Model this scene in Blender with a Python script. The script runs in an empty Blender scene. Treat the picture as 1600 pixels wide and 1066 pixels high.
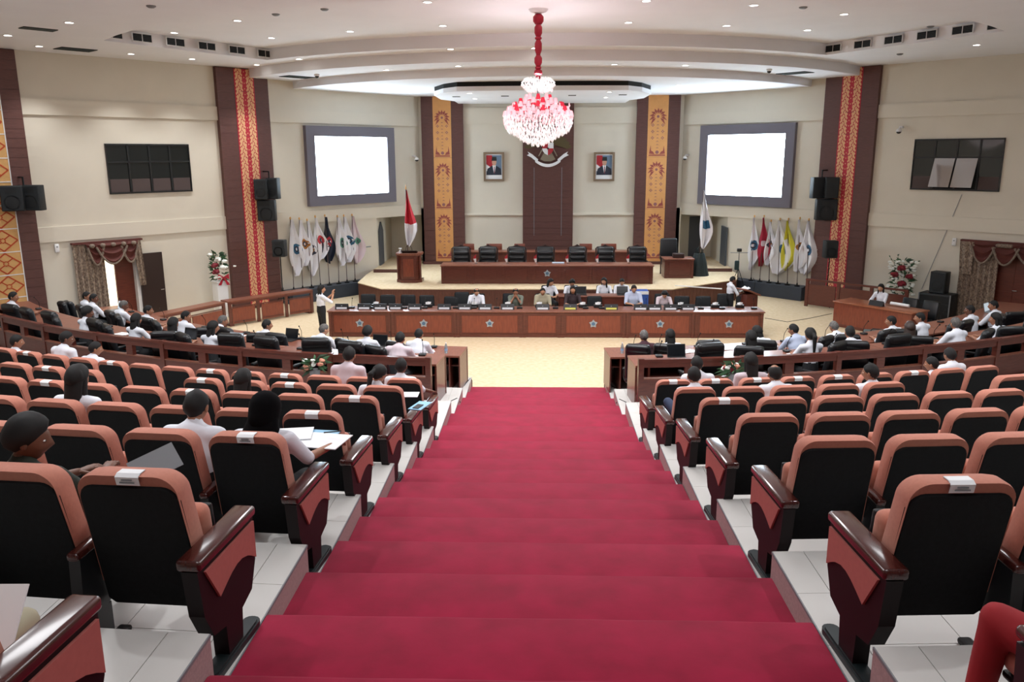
import bpy, bmesh, math, random
from mathutils import Vector, Matrix, noise
import numpy as np
random.seed(7)
S = bpy.context.scene
COL = S.collection
PI = math.pi

# ------------------------------------------------------------------ camera
CZ = 5.064
CF, CPITCH, CYAW, CROLL = 1274.0, 0.223693, 0.0331005, -0.0040755
_rt = Vector((math.cos(CYAW), math.sin(CYAW), 0))
_fw = Vector((-math.sin(CYAW) * math.cos(CPITCH), math.cos(CYAW) * math.cos(CPITCH), -math.sin(CPITCH)))
_up = _rt.cross(_fw)
_c, _s = math.cos(CROLL), math.sin(CROLL)
_rt, _up = _rt * _c + _up * _s, -_rt * _s + _up * _c
cam_d = bpy.data.cameras.new('camera')
cam = bpy.data.objects.new('camera', cam_d)
COL.objects.link(cam)
M = Matrix.Identity(4)
for i in range(3):
    M[i][0], M[i][1], M[i][2] = _rt[i], _up[i], -_fw[i]
M[2][3] = CZ
cam.matrix_world = M
cam_d.sensor_width = 36
cam_d.lens = CF * 36 / 1600
cam_d.clip_end = 200
cam_d.clip_start = 0.05
S.camera = cam

# ------------------------------------------------------------------ world, exposure, lights
S.view_settings.view_transform = 'Standard'
S.view_settings.look = 'None'
S.view_settings.gamma = 1
S.view_settings.use_curve_mapping = False
S.view_settings.exposure = 0.66
S.cycles.use_denoising = True
S.cycles.max_bounces = 7
S.cycles.diffuse_bounces = 4
S.cycles.glossy_bounces = 3
S.cycles.transmission_bounces = 4
S.cycles.transparent_max_bounces = 8
S.cycles.sample_clamp_indirect = 6
S.cycles.caustics_reflective = False
S.cycles.caustics_refractive = False
W = bpy.data.worlds.new('world')
S.world = W
W.use_nodes = True
W.node_tree.nodes['Background'].inputs[0].default_value = (0.9, 0.95, 1, 1)
W.node_tree.nodes['Background'].inputs[1].default_value = 0.6


def area_light(loc, sx, sy, power, col=(1, 1, 1), rot=(0, 0, 0), spread=PI):
    d = bpy.data.lights.new('area_light', 'AREA')
    d.shape = 'RECTANGLE'
    d.size, d.size_y = sx, sy
    d.energy = power
    d.color = col
    d.spread = spread
    o = bpy.data.objects.new('area_light', d)
    COL.objects.link(o)
    o.location = loc
    o.rotation_euler = rot
    return o


# unseen area lights added to light the audience (all behind or above the frame)
for (x, y, sx, sy, pw) in ((-5.5, 8.5, 3.0, 3.0, 150), (5.5, 8.5, 3.0, 3.0, 140), (0, 2.5, 4.0, 2.5, 70), (-11, 12, 2.5, 2.5, 150), (11, 12, 2.5, 2.5, 110), (0, 13.2, 4.0, 1.6, 330)):
    area_light((x, y, 7.82), sx, sy, pw, (0.97, 0.98, 1.0))

# ------------------------------------------------------------------ geometry from the photograph's rays


def ray(px, py):
    return _rt * ((px - 800) / CF) - _up * ((py - 533) / CF) + _fw


def PZ(px, py, z):
    d = ray(px, py)
    k = (z - CZ) / d.z
    return Vector((d.x * k, d.y * k, z))


def PY(px, py, Y):
    d = ray(px, py)
    k = Y / d.y
    return Vector((d.x * k, Y, CZ + d.z * k))


def proj(p):
    v = Vector(p) - Vector((0, 0, CZ))
    w = v.dot(_fw)
    return 800 + CF * v.dot(_rt) / w, 533 - CF * v.dot(_up) / w


# the two diagonal side walls: origin, direction (away from camera), normal into the room
WL = (Vector((-6.79, 30.85, 0)), Vector((0.6404, 0.7681, 0)), Vector((0.7681, -0.6404, 0)))
WR = (Vector((8.0, 30.93, 0)), Vector((-0.6959, 0.7181, 0)), Vector((-0.7181, -0.6959, 0)))


def WP(w, t, off, z):
    v = w[0] + w[1] * t + w[2] * off
    return Vector((v.x, v.y, z))


def PW(w, px, py, off=0.0):
    """pixel -> (t, z) on a side wall plane moved off metres into the room"""
    d = ray(px, py)
    n = w[2]
    k = (w[0] + n * off).dot(n) / d.dot(n)
    p = d * k
    return (p - w[0]).dot(w[1]), p.z + CZ


def wrot(w):
    """z rotation that turns local +X to wall direction for left wall / keeps -Y facing the room"""
    n = w[2]
    return math.atan2(n.x, -n.y)


# ------------------------------------------------------------------ materials
def lin(c):
    if isinstance(c, str):
        c = [int(c[i:i + 2], 16) / 255 for i in (0, 2, 4)]
    return tuple(((v / 12.92) if v <= 0.04045 else ((v + 0.055) / 1.055) ** 2.4) for v in c)


MATS = {}


def mat(name, col, rough=0.6, metal=0.0, noise_amt=0.0, scale=20.0, stretch=None, bump=0.0, col2=None, spec=0.5, coat=0.0, emit=None, estr=0.0, trans=0.0, sheen=0.0, alpha=1.0):
    if name in MATS:
        return MATS[name]
    m = bpy.data.materials.new(name)
    m.use_nodes = True
    nt = m.node_tree
    b = nt.nodes['Principled BSDF']
    c = lin(col)
    b.inputs['Base Color'].default_value = (*c, 1)
    b.inputs['Roughness'].default_value = rough
    b.inputs['Metallic'].default_value = metal
    b.inputs['Specular IOR Level'].default_value = spec
    if coat:
        b.inputs['Coat Weight'].default_value = coat
        b.inputs['Coat Roughness'].default_value = 0.12
    if sheen:
        b.inputs['Sheen Weight'].default_value = sheen
    if trans:
        b.inputs['Transmission Weight'].default_value = trans
    if emit is not None:
        b.inputs['Emission Color'].default_value = (*lin(emit), 1)
        b.inputs['Emission Strength'].default_value = estr
    if alpha < 1:
        b.inputs['Alpha'].default_value = alpha
    if noise_amt or bump:
        tc = nt.nodes.new('ShaderNodeTexCoord')
        mp = nt.nodes.new('ShaderNodeMapping')
        nz = nt.nodes.new('ShaderNodeTexNoise')
        nz.inputs['Scale'].default_value = scale
        nz.inputs['Detail'].default_value = 5
        if stretch:
            mp.inputs['Scale'].default_value = stretch
        nt.links.new(tc.outputs['Object'], mp.inputs[0])
        nt.links.new(mp.outputs[0], nz.inputs['Vector'])
        if noise_amt:
            rp = nt.nodes.new('ShaderNodeValToRGB')
            c2 = lin(col2) if col2 else tuple(v * (1 - noise_amt) for v in c)
            rp.color_ramp.elements[0].position = 0.3
            rp.color_ramp.elements[0].color = (*c2, 1)
            rp.color_ramp.elements[1].position = 0.7
            rp.color_ramp.elements[1].color = (*c, 1)
            nt.links.new(nz.outputs['Fac'], rp.inputs[0])
            nt.links.new(rp.outputs[0], b.inputs['Base Color'])
        if bump:
            bp = nt.nodes.new('ShaderNodeBump')
            bp.inputs['Strength'].default_value = bump
            bp.inputs['Distance'].default_value = 0.01
            nt.links.new(nz.outputs['Fac'], bp.inputs['Height'])
            nt.links.new(bp.outputs[0], b.inputs['Normal'])
    MATS[name] = m
    return m


M_WALL = mat('cream_paint', 'd9d1c1', 0.75, noise_amt=0.04, scale=1.5, bump=0.02)
M_CEIL = mat('white_ceiling_paint', 'f0f1f5', 0.85, noise_amt=0.03, scale=1.0)
M_BEAM = mat('cream_paint_beam', 'd9d1c1', 0.75)
M_DWOOD = mat('dark_wood_board', '64403a', 0.5, noise_amt=0.35, scale=6, stretch=(1, 1, 14), col2='54332e')
M_WOOD = mat('mahogany_veneer', '69352a', 0.35, noise_amt=0.4, scale=5, stretch=(1, 1, 10), col2='55291f', coat=0.25)
M_WOODL = mat('orange_brown_veneer', '8a4630', 0.35, noise_amt=0.3, scale=4, stretch=(6, 1, 1), col2='74382a', coat=0.2)
M_WOODT = mat('desk_top_veneer', '86523f', 0.38, noise_amt=0.25, scale=5, stretch=(8, 1, 1), col2='744334', coat=0.1)
M_ARMWOOD = mat('polished_mahogany', '4a1f1a', 0.22, noise_amt=0.3, scale=8, stretch=(8, 1, 1), col2='36130f', coat=0.5)
M_STAGEW = mat('stage_wood_plank', '6b4133', 0.5, noise_amt=0.35, scale=6, stretch=(12, 12, 1), col2='4a271e')
M_CARPB = mat('beige_carpet', 'd8c4a6', 0.95, noise_amt=0.1, scale=9, bump=0.1, col2='cbb592', spec=0.1)
M_CARPR = mat('red_carpet', '960f36', 0.95, noise_amt=0.22, scale=5.0, bump=0.3, col2='820b2c', spec=0.05, sheen=0.15)
M_TILE = mat('white_floor_tile', 'd0ceca', 0.25, noise_amt=0.04, scale=3)
M_GROUT = mat('grey_grout', '8d8984', 0.8)
M_TILES = mat('carpet_bounce_side_tile', 'b5a19f', 0.4, noise_amt=0.2, scale=60, col2='a08d8b')  # pinkish tint paints in the red carpet's bounce on white tile
M_SALM = mat('salmon_fabric', 'c07f6c', 0.85, noise_amt=0.1, scale=45, bump=0.12, spec=0.2, sheen=0.1)
M_BLACKF = mat('black_seat_fabric', '14181a', 0.8, noise_amt=0.3, scale=40, bump=0.08, col2='0e1113', spec=0.3)
M_BLACKP = mat('black_plastic', '17191b', 0.45)
M_LEATH = mat('black_leather', '15181c', 0.35, noise_amt=0.2, scale=30, bump=0.1)
M_METB = mat('black_metal', '101112', 0.4, metal=0.5)
M_CHROME = mat('chrome', 'b8bcc0', 0.2, metal=1)
M_WHITE = mat('white_plastic', 'e6e6e6', 0.5)
M_PAPER = mat('white_paper', 'eef0f2', 0.8)
M_GREY = mat('grey_plastic', '7c8084', 0.5)
M_DARKGLASS = mat('dark_window_glass', '14191b', 0.06, spec=0.8)
M_GOLD = mat('gold_paint', 'd9a35a', 0.6)
M_RED = mat('red_paint', 'b02430', 0.6)
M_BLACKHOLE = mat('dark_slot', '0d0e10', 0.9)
M_SLATE = mat('slate_blue_plinth', '3b434f', 0.6, noise_amt=0.1, scale=4)


# ------------------------------------------------------------------ mesh builder
class MB:
    def __init__(self):
        self.v, self.f, self.m = [], [], []
        self.cur = 0

    def add(self, vs, fs, mi=None):
        o = len(self.v)
        self.v += [tuple(v) for v in vs]
        self.f += [tuple(i + o for i in f) for f in fs]
        self.m += [self.cur if mi is None else mi] * len(fs)
        return self

    def box(self, c, s, rz=0.0, mi=None, M=None):
        hx, hy, hz = s[0] / 2, s[1] / 2, s[2] / 2
        vs = [Vector((x, y, z)) for x in (-hx, hx) for y in (-hy, hy) for z in (-hz, hz)]
        R = M if M is not None else Matrix.Rotation(rz, 3, 'Z')
        vs = [R @ v + Vector(c) for v in vs]
        return self.add(vs, [(0, 1, 3, 2), (4, 6, 7, 5), (0, 4, 5, 1), (2, 3, 7, 6), (0, 2, 6, 4), (1, 5, 7, 3)], mi)

    def box2(self, a, b, mi=None):
        return self.box([(a[i] + b[i]) / 2 for i in range(3)], [abs(b[i] - a[i]) for i in range(3)], mi=mi)

    def rbox(self, c, s, r=0.02, seg=2, M=None, taper=None, mi=None):
        """box with all edges rounded; taper scales x at the top"""
        bm = bmesh.new()
        bmesh.ops.create_cube(bm, size=1)
        bmesh.ops.scale(bm, vec=s, verts=bm.verts)
        bmesh.ops.bevel(bm, geom=bm.edges[:], offset=r, segments=seg, profile=0.5, affect='EDGES')
        if taper:
            for v in bm.verts:
                v.co.x *= 1 + (taper - 1) * (v.co.z / s[2] + 0.5)
        vs = [((M @ v.co) if M is not None else v.co) + Vector(c) for v in bm.verts]
        bm.verts.index_update()
        fs = [[v.index for v in f.verts] for f in bm.faces]
        bm.free()
        return self.add(vs, fs, mi)

    def tube(self, pts, rad, n=8, mi=None, cap=True):
        pts = [Vector(p) for p in pts]
        if not isinstance(rad, (list, tuple)):
            rad = [rad] * len(pts)
        rings = []
        up = None
        for i, p in enumerate(pts):
            d = (pts[min(i + 1, len(pts) - 1)] - pts[max(i - 1, 0)]).normalized()
            a = up if up is not None else (Vector((0, 0, 1)) if abs(d.z) < 0.9 else Vector((0, 1, 0)))
            x = d.cross(a)
            if x.length < 1e-5:
                x = d.cross(Vector((1, 0.3, 0)))
            x.normalize()
            y = x.cross(d).normalized()
            up = y
            rings.append([p + (x * math.cos(2 * PI * k / n) + y * math.sin(2 * PI * k / n)) * rad[i] for k in range(n)])
        vs = [v for r in rings for v in r]
        fs = []
        for i in range(len(pts) - 1):
            for k in range(n):
                a, b = i * n + k, i * n + (k + 1) % n
                fs.append((a, b, b + n, a + n))
        if cap:
            fs.append(tuple(range(n))[::-1])
            fs.append(tuple(range((len(pts) - 1) * n, len(pts) * n)))
        return self.add(vs, fs, mi)

    def lathe(self, prof, c=(0, 0, 0), n=16, mi=None, cap=True):
        vs, fs = [], []
        for r, z in prof:
            for k in range(n):
                a = 2 * PI * k / n
                vs.append((c[0] + r * math.cos(a), c[1] + r * math.sin(a), c[2] + z))
        for i in range(len(prof) - 1):
            for k in range(n):
                a, b = i * n + k, i * n + (k + 1) % n
                fs.append((a, b, b + n, a + n))
        if cap:
            fs.append(tuple(range(n))[::-1])
            fs.append(tuple(range((len(prof) - 1) * n, len(prof) * n)))
        return self.add(vs, fs, mi)

    def prism(self, poly, d0, d1, fn, mi=None):
        """poly: 2-D outline; fn(u, v, d) -> point; extruded from d0 to d1"""
        n = len(poly)
        vs = [fn(u, v, d0) for u, v in poly] + [fn(u, v, d1) for u, v in poly]
        fs = [tuple(range(n))[::-1], tuple(range(n, 2 * n))]
        fs += [(i, (i + 1) % n, (i + 1) % n + n, i + n) for i in range(n)]
        return self.add(vs, fs, mi)

    def ball(self, c, r, n=10, m=7, sc=(1, 1, 1), mi=None):
        vs, fs = [], []
        for i in range(1, m):
            th = PI * i / m
            for k in range(n):
                a = 2 * PI * k / n
                vs.append((c[0] + r * sc[0] * math.sin(th) * math.cos(a), c[1] + r * sc[1] * math.sin(th) * math.sin(a), c[2] + r * sc[2] * math.cos(th)))
        top = len(vs); vs.append((c[0], c[1], c[2] + r * sc[2]))
        bot = len(vs); vs.append((c[0], c[1], c[2] - r * sc[2]))
        for i in range(m - 2):
            for k in range(n):
                a, b = i * n + k, i * n + (k + 1) % n
                fs.append((a, a + n, b + n, b))
        for k in range(n):
            fs.append((top, k, (k + 1) % n))
            fs.append((bot, (m - 2) * n + (k + 1) % n, (m - 2) * n + k))
        return self.add(vs, fs, mi)

    def mesh(self, name, mats, smooth=False, fix=True):
        me = bpy.data.meshes.new(name)
        me.from_pydata(self.v, [], self.f)
        for m in (mats if isinstance(mats, (list, tuple)) else [mats]):
            me.materials.append(m)
        me.polygons.foreach_set('material_index', self.m)
        if fix:
            bm = bmesh.new(); bm.from_mesh(me)
            bmesh.ops.recalc_face_normals(bm, faces=bm.faces)
            bm.to_mesh(me); bm.free()
        if smooth:
            me.polygons.foreach_set('use_smooth', [True] * len(me.polygons))
            try:
                me.set_sharp_from_angle(angle=math.radians(38))
            except Exception:
                pass
        me.update()
        return me

    def build(self, name, mats, parent=None, smooth=False, loc=None):
        o = bpy.data.objects.new(name, self.mesh(name, mats, smooth))
        COL.objects.link(o)
        if parent is not None:
            o.parent = parent
        if loc is not None:
            o.location = loc
        return o


def tag(o, label, cat, group=None):
    o['label'] = label
    o['category'] = cat
    if group:
        o['group'] = group
    return o


def struct(o):
    o['kind'] = 'structure'
    return o


def thing(name, label, cat, loc=(0, 0, 0), rz=0.0, group=None):
    o = bpy.data.objects.new(name, None)
    o.empty_display_size = 0.1
    COL.objects.link(o)
    o.location = loc
    o.rotation_euler = (0, 0, rz)
    return tag(o, label, cat, group)


def link(name, me, parent=None, loc=None, rz=None):
    o = bpy.data.objects.new(name, me)
    COL.objects.link(o)
    if parent is not None:
        o.parent = parent
    if loc is not None:
        o.location = loc
    if rz is not None:
        o.rotation_euler = (0, 0, rz)
    return o


def dup(root, loc, rz, label=None, group=None):
    r = root.copy()
    COL.objects.link(r)
    r.location = loc
    r.rotation_euler = (0, 0, rz)
    if label:
        r['label'] = label
    if group:
        r['group'] = group
    for ch in root.children:
        c = ch.copy(); COL.objects.link(c); c.parent = r
        for g in ch.children:
            d = g.copy(); COL.objects.link(d); d.parent = c
    return r


ORD = ['first', 'second', 'third', 'fourth', 'fifth', 'sixth', 'seventh', 'eighth', 'ninth', 'tenth', 'eleventh', 'twelfth', 'thirteenth', 'fourteenth', 'fifteenth', 'sixteenth', 'seventeenth', 'eighteenth', 'nineteenth', 'twentieth']
ARC = Vector((0.2, 33.0, 0))


def arcp(R, a, z=0.0):
    return Vector((ARC.x + R * math.sin(a), ARC.y - R * math.cos(a), z))


def arcy(x, R):
    return ARC.y - math.sqrt(max(R * R - (x - ARC.x) ** 2, 0))


def face_arc(p):
    """z rotation that turns local +Y from p to the arc centre"""
    d = ARC - Vector(p)
    return math.atan2(-d.x, d.y)
# ================================================================== ROOM
# ---- floor
o = MB().box2((-17, 14.0, -0.2), (17, 36, 0)).build('floor', M_CARPB); struct(o)

# ---- seating tiers: top height, front radius; both sides of the aisle
AX0, AX1 = -1.448, 1.441
TIERS = [('Z', 3.32, 31.36), ('A', 3.00, 29.86), ('B', 2.68, 28.38), ('C', 2.36, 26.87), ('D', 2.04, 25.36), ('E', 1.72, 23.85), ('F', 1.40, 22.34), ('G', 1.08, 20.10), ('H', 0.72, 18.08), ('I', 0.36, 16.0)]
TOPZ = {k: z for k, z, r in TIERS}


def tier_mesh(side, z, rf, rb):
    xs = [AX1 + (16.2 - AX1) * i / 26 for i in range(27)] if side > 0 else [AX0 - (16.2 + AX0) * i / 26 for i in range(27)]
    m = MB()
    f = [Vector((x, arcy(x, rf), 0)) for x in xs]
    b = [Vector((x, arcy(x, rb) if rb < 60 else -5.0, 0)) for x in xs]
    n = len(xs)
    vs = [(p.x, p.y, z) for p in f] + [(p.x, p.y, z) for p in b] + [(p.x, p.y, 0) for p in f] + [(p.x, p.y, 0) for p in b]
    fs, mi = [], []
    for i in range(n - 1):
        fs.append((i, i + 1, n + i + 1, n + i))
    m.add(vs, fs, 0)
    base = 0
    m.add(vs, [(i, i + 1, 2 * n + i + 1, 2 * n + i) for i in range(n - 1)] + [(0, n, 3 * n, 2 * n)], 1)
    m.add(vs, [(n + i, n + i + 1, 3 * n + i + 1, 3 * n + i) for i in range(n - 1)], 1)
    return m


for side in (-1, 1):
    for i, (k, z, rf) in enumerate(TIERS):
        rb = TIERS[i - 1][2] if i else 99
        t = tier_mesh(side, z, rf, rb).build('seating_tier', [M_GROUT, M_TILES]); struct(t)
        # tiles: constant-x joints, arc rows
        x0 = AX1 if side > 0 else AX0
        cols = [x0, x0 + side * 0.19] + [x0 + side * (0.19 + 0.5 * c) for c in range(1, (9 if k in 'ABCD' else 14))]
        rbb = rb if rb < 60 else rf + 1.5
        nr = 4 if rbb - rf > 1.8 else 3
        if k == 'Z':
            nr = 3
        for ci in range(len(cols) - 1):
            for r in range(nr):
                ra, rc = rf + (rbb - rf) * r / nr, rf + (rbb - rf) * (r + 1) / nr
                xa, xb = cols[ci] + side * 0.002, cols[ci + 1] - side * 0.002
                g = 0.002
                pts = [(xa, arcy(xa, ra) - g), (xb, arcy(xb, ra) - g), (xb, arcy(xb, rc) + g), (xa, arcy(xa, rc) + g)]
                if pts[0][1] < -1:
                    continue
                zz = z + 0.006 + 0.0004 * ((ci * 7 + r * 3) % 3)
                mb = MB().prism(pts, z - 0.004, zz, lambda u, v, d: (u, v, d))
                mb.build('tile', M_TILE, t)
        # dark edge trim along the aisle side
        ya, yb = arcy(x0, rf), (arcy(x0, rb) if rb < 60 else -5)
        mb = MB().box2((x0 - 0.004, yb, z - 0.012), (x0 + 0.004, ya, z + 0.004)); mb.build('edge_strip', M_GREY, t)

# remaining width of each tier beyond the tiles keeps a tiled top through a thin slab
# ---- aisle steps (concrete) and the red runner over them
steps = []
for n in range(-3, 19):
    ynose = 3.892 + 0.75 * (n - 1)
    zt = CZ - (2.384 + 0.16 * (n - 1))
    if n >= 11:
        break
    steps.append((ynose, zt))
steps += [(11.75, 1.08), (12.9, 0.90), (13.95, 0.72), (15.0, 0.54), (16.0, 0.36), (17.0, 0.18)]
m = MB(); mc = MB()
path = []
yb = -4.8
for (yn, zt) in steps:
    if yn <= yb:
        continue
    m.box2((AX0 + 0.002, yb, 0), (AX1 - 0.002, yn, zt - 0.02))
    path += [(yb, zt), (yn - 0.03, zt), (yn, zt - 0.012), (yn + 0.004, zt - 0.04)]
    yb = yn
path += [(yb + 0.006, 0.012), (yb + 0.55, 0.012)]
struct(m.build('aisle_steps', M_TILES))
vs, fs = [], []
NX = 12
for (y, z) in path:
    for i in range(NX + 1):
        x = AX0 + (AX1 - AX0) * i / NX
        e = 0.006 * math.sin(i * 2.1 + y * 1.7)
        vs.append((x if 0 < i < NX else x + 0.012 * math.sin(y * 3.1) * (1 if i else -1), y, z + (e * 0.3 if 0 < i < NX else 0)))
for j in range(len(path) - 1):
    for i in range(NX):
        a = j * (NX + 1) + i
        fs.append((a, a + 1, a + NX + 2, a + NX + 1))
mc.add(vs, fs)
vs2 = [(x, y, z - 0.016) for x, y, z in vs]
mc.add(vs2, [f[::-1] for f in fs])
ed = []
allv = vs + vs2
off = len(vs)
for j in range(len(path) - 1):
    for i in (0, NX):
        a = j * (NX + 1) + i
        ed.append((a, a + NX + 1, a + NX + 1 + off, a + off))
e0 = (len(path) - 1) * (NX + 1)
for i in range(NX):
    ed.append((e0 + i, e0 + i + 1, e0 + i + 1 + off, e0 + i + off))
mc.add(allv, ed)
o = mc.build('stair_carpet', M_CARPR, smooth=True)
tag(o, 'wide crimson red carpet running down the central aisle steps', 'carpet')

# ---- walls
ZB1, ZB2 = 2.74, 6.2       # underside of the two projecting beams
H0, H1, H2, H3 = 8.164, 7.85, 7.57, 7.33


def wallbox(mb, w, t0, t1, z0, z1, o0, o1, mi=None):
    mb.prism([(t0, z0), (t1, z0), (t1, z1), (t0, z1)], o0, o1, lambda u, v, d: WP(w, u, d, v), mi)
    return mb


LD = (-9.95, -8.47, 2.20)     # left doorway t0,t1,top
RD = (-9.6, -8.2, 2.25)
for w, nm, D, tend in ((WL, 'wall_left', LD, 3.3), (WR, 'wall_right', RD, 3.5)):
    m = MB()
    ta = 0.84 if w is WL else 1.1
    wallbox(m, w, -15, D[0], 0, ZB1, -0.25, 0)
    wallbox(m, w, D[0], D[1], D[2], ZB1, -0.25, 0)
    wallbox(m, w, D[1], ta, 0, ZB1, -0.25, 0)
    wallbox(m, w, -15, tend, ZB1, 8.3, -0.25, 0)
    struct(m.build(nm, M_WALL))
    m = MB()
    wallbox(m, w, -15, tend + 0.05, ZB1, ZB1 + 0.42, -0.02, 0.05)
    wallbox(m, w, -15, tend + 0.05, ZB2, ZB2 + 0.42, -0.02, 0.06)
    struct(m.build('trim_1' if w is WL else 'trim_2', M_BEAM))
    # outer return walls towards the camera and the closed rear
    p = WP(w, -15, 0, 0)
    sg = -1 if w is WL else 1
    m = MB().box2((p.x, p.y + 0.1, 0), (p.x + sg * 0.25, -5, 8.3))
    struct(m.build('wall_far_left' if w is WL else 'wall_far_right', M_WALL))
struct(MB().box2((-18, -5.2, 0), (18, -5, 8.3)).build('wall_rear', M_WALL))

# back wall behind the stage with alcoves either side
YB = 33.2
m = MB()
m.box2((-4.75, YB, 0), (5.65, YB + 0.25, 8.3))
m.box2((-7.2, 34.6, 0), (-4.3, 34.8, 3.2)); m.box2((5.3, 34.6, 0), (8.6, 34.8, 3.2))
m.box2((-4.75, YB, 0), (-4.55, 34.8, 3.0)); m.box2((5.5, YB, 0), (5.7, 34.8, 3.0))
struct(m.build('wall_back', M_WALL))
m = MB()
for (x0, x1) in ((-4.6, -0.6), (1.3, 5.5)):
    m.box2((x0, YB - 0.09, 2.72), (x1, YB + 0.01, 2.80), 0)
    m.box2((x0, YB - 0.05, 6.28), (x1, YB + 0.01, 6.9), 0)
struct(m.build('trim_3', M_BEAM))
# alcove side walls, lids
m = MB()
pL = WP(WL, 0.84, 0, 0); pR = WP(WR, 1.1, 0, 0)
m.box2((pL.x - 0.2, pL.y, 0), (pL.x, 34.8, 3.0)); m.box2((pR.x, pR.y, 0), (pR.x + 0.2, 34.8, 3.0))
struct(m.build('wall_alcove', M_WALL))
m = MB().prism([(-6.35, 31.7), (-4.75, 33.6), (-4.75, 34.8), (-7, 34.8)], 2.95, 3.05, lambda u, v, d: (u, v, d)).prism([(7.3, 32.0), (5.6, 33.7), (5.6, 34.8), (8.3, 34.8)], 2.95, 3.05, lambda u, v, d: (u, v, d))
struct(m.build('ceiling_alcove', M_CEIL))


# ---- ceiling
def fill(outer, holes, z, name, mt, thick=0.0):
    bm = bmesh.new()
    for loop in [outer] + holes:
        vs = [bm.verts.new((p[0], p[1], z)) for p in loop]
        for i in range(len(vs)):
            bm.edges.new((vs[i], vs[(i + 1) % len(vs)]))
    bmesh.ops.triangle_fill(bm, use_beauty=True, use_dissolve=False, edges=bm.edges[:], normal=(0, 0, -1))
    me = bpy.data.meshes.new(name)
    bm.to_mesh(me); bm.free()
    me.materials.append(mt)
    return struct(link(name, me))


CA = (0.2, 36.35)


def carc(R, xa, xb, n=28, c=CA):
    return [(xa + (xb - xa) * i / n, c[1] - math.sqrt(max(R * R - (xa + (xb - xa) * i / n - c[0]) ** 2, 0))) for i in range(n + 1)]


def hitwall(w, R, c=CA, off=0.0):
    best = None
    for i in range(4000):
        t = -9 + i * 0.004
        p = WP(w, t, off, 0)
        d = math.hypot(p.x - c[0], p.y - c[1]) - R
        if best is None or abs(d) < best[0]:
            if p.y < c[1] - 1:
                best = (abs(d), t, p)
    return best[2]


a2l, a2r = hitwall(WL, 13.1), hitwall(WR, 13.1)
a3l, a3r = hitwall(WL, 11.4), hitwall(WR, 11.4)
A1 = carc(13.95, -8.05, 8.25)
A2 = carc(13.1, a2l.x, a2r.x)
A3 = carc(11.4, a3l.x, a3r.x)
near = carc(14.0, -10.65, 10.85, 30, (0.2, 29.6))
# recess boundary: near arc left->right, right vent fascia, arc1 right->left, left vent fascia
recess = near + A1[::-1]
pl, pr = WP(WL, -15, 0, 0), WP(WR, -15, 0, 0)
soff_outer = [(pl.x, pl.y)] + A2 + [(pr.x, pr.y), (pr.x, -5), (pl.x, -5)]
fill(soff_outer, [recess], H1, 'ceiling', M_CEIL)
fill([(-20, -6), (20, -6), (20, 36), (-20, 36)], [], H0 + 0.0, 'ceiling_upper', M_CEIL)
fill(A2 + A3[::-1], [], H2, 'ceiling_step', M_CEIL)
e1, e2 = WP(WL, 3.3, 0, 0), WP(WR, 3.05, 0, 0)
fill(A3 + [(e2.x, YB + 0.3), (e1.x, YB + 0.3)], [], H3, 'ceiling_stage', M_CEIL)


def fascia(pts, z0, z1, name, closed=False):
    m = MB()
    n = len(pts)
    for i in range(n if closed else n - 1):
        a, b = pts[i], pts[(i + 1) % n]
        m.add([(a[0], a[1], z0), (b[0], b[1], z0), (b[0], b[1], z1), (a[0], a[1], z1)], [(0, 1, 2, 3)])
    return struct(m.build(name, M_CEIL))


fascia(recess, H1, H0, 'ceiling_fascia', True)
fascia(A2, H2, H1, 'ceiling_fascia')
fascia(A3, H3, H2, 'ceiling_fascia')
# thin rims that make each soffit edge catch the light
# canopy slab over the presidium; the shaded slot above is a block painted black
can = [(-3.55, 28.6), (-3.1, 27.4), (-2.6, 26.75)] + [(-2.6 + 5.4 * i / 10, 26.75 - 0.16 * math.sin(PI * i / 10)) for i in range(1, 10)] + [(2.8, 26.75), (3.3, 27.4), (3.75, 28.6), (3.75, 30.6), (3.35, 31.6), (3.35, 33.15), (-3.15, 33.15), (-3.15, 31.6), (-3.55, 30.6)]
cc = thing('ceiling_canopy', 'white polygonal ceiling canopy hanging over the presidium desk', 'canopy')
MB().prism(can, 7.05, 7.19, lambda u, v, d: (u, v, d)).build('slab', M_CEIL, cc)
MB().prism([(0.1 + (u - 0.1) * 0.995, 29.9 + (v - 29.9) * 0.995) for u, v in can], 7.19, H3, lambda u, v, d: (u, v, d)).build('gap_shade_fill', M_BLACKHOLE, cc)
for (px, py) in ((713, 151), (789, 150), (894, 149), (973, 148)):
    p = PZ(px, py, 7.05)
    MB().box(p, (0.26, 0.26, 0.02)).build('vent', M_BLACKHOLE, cc)

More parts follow.
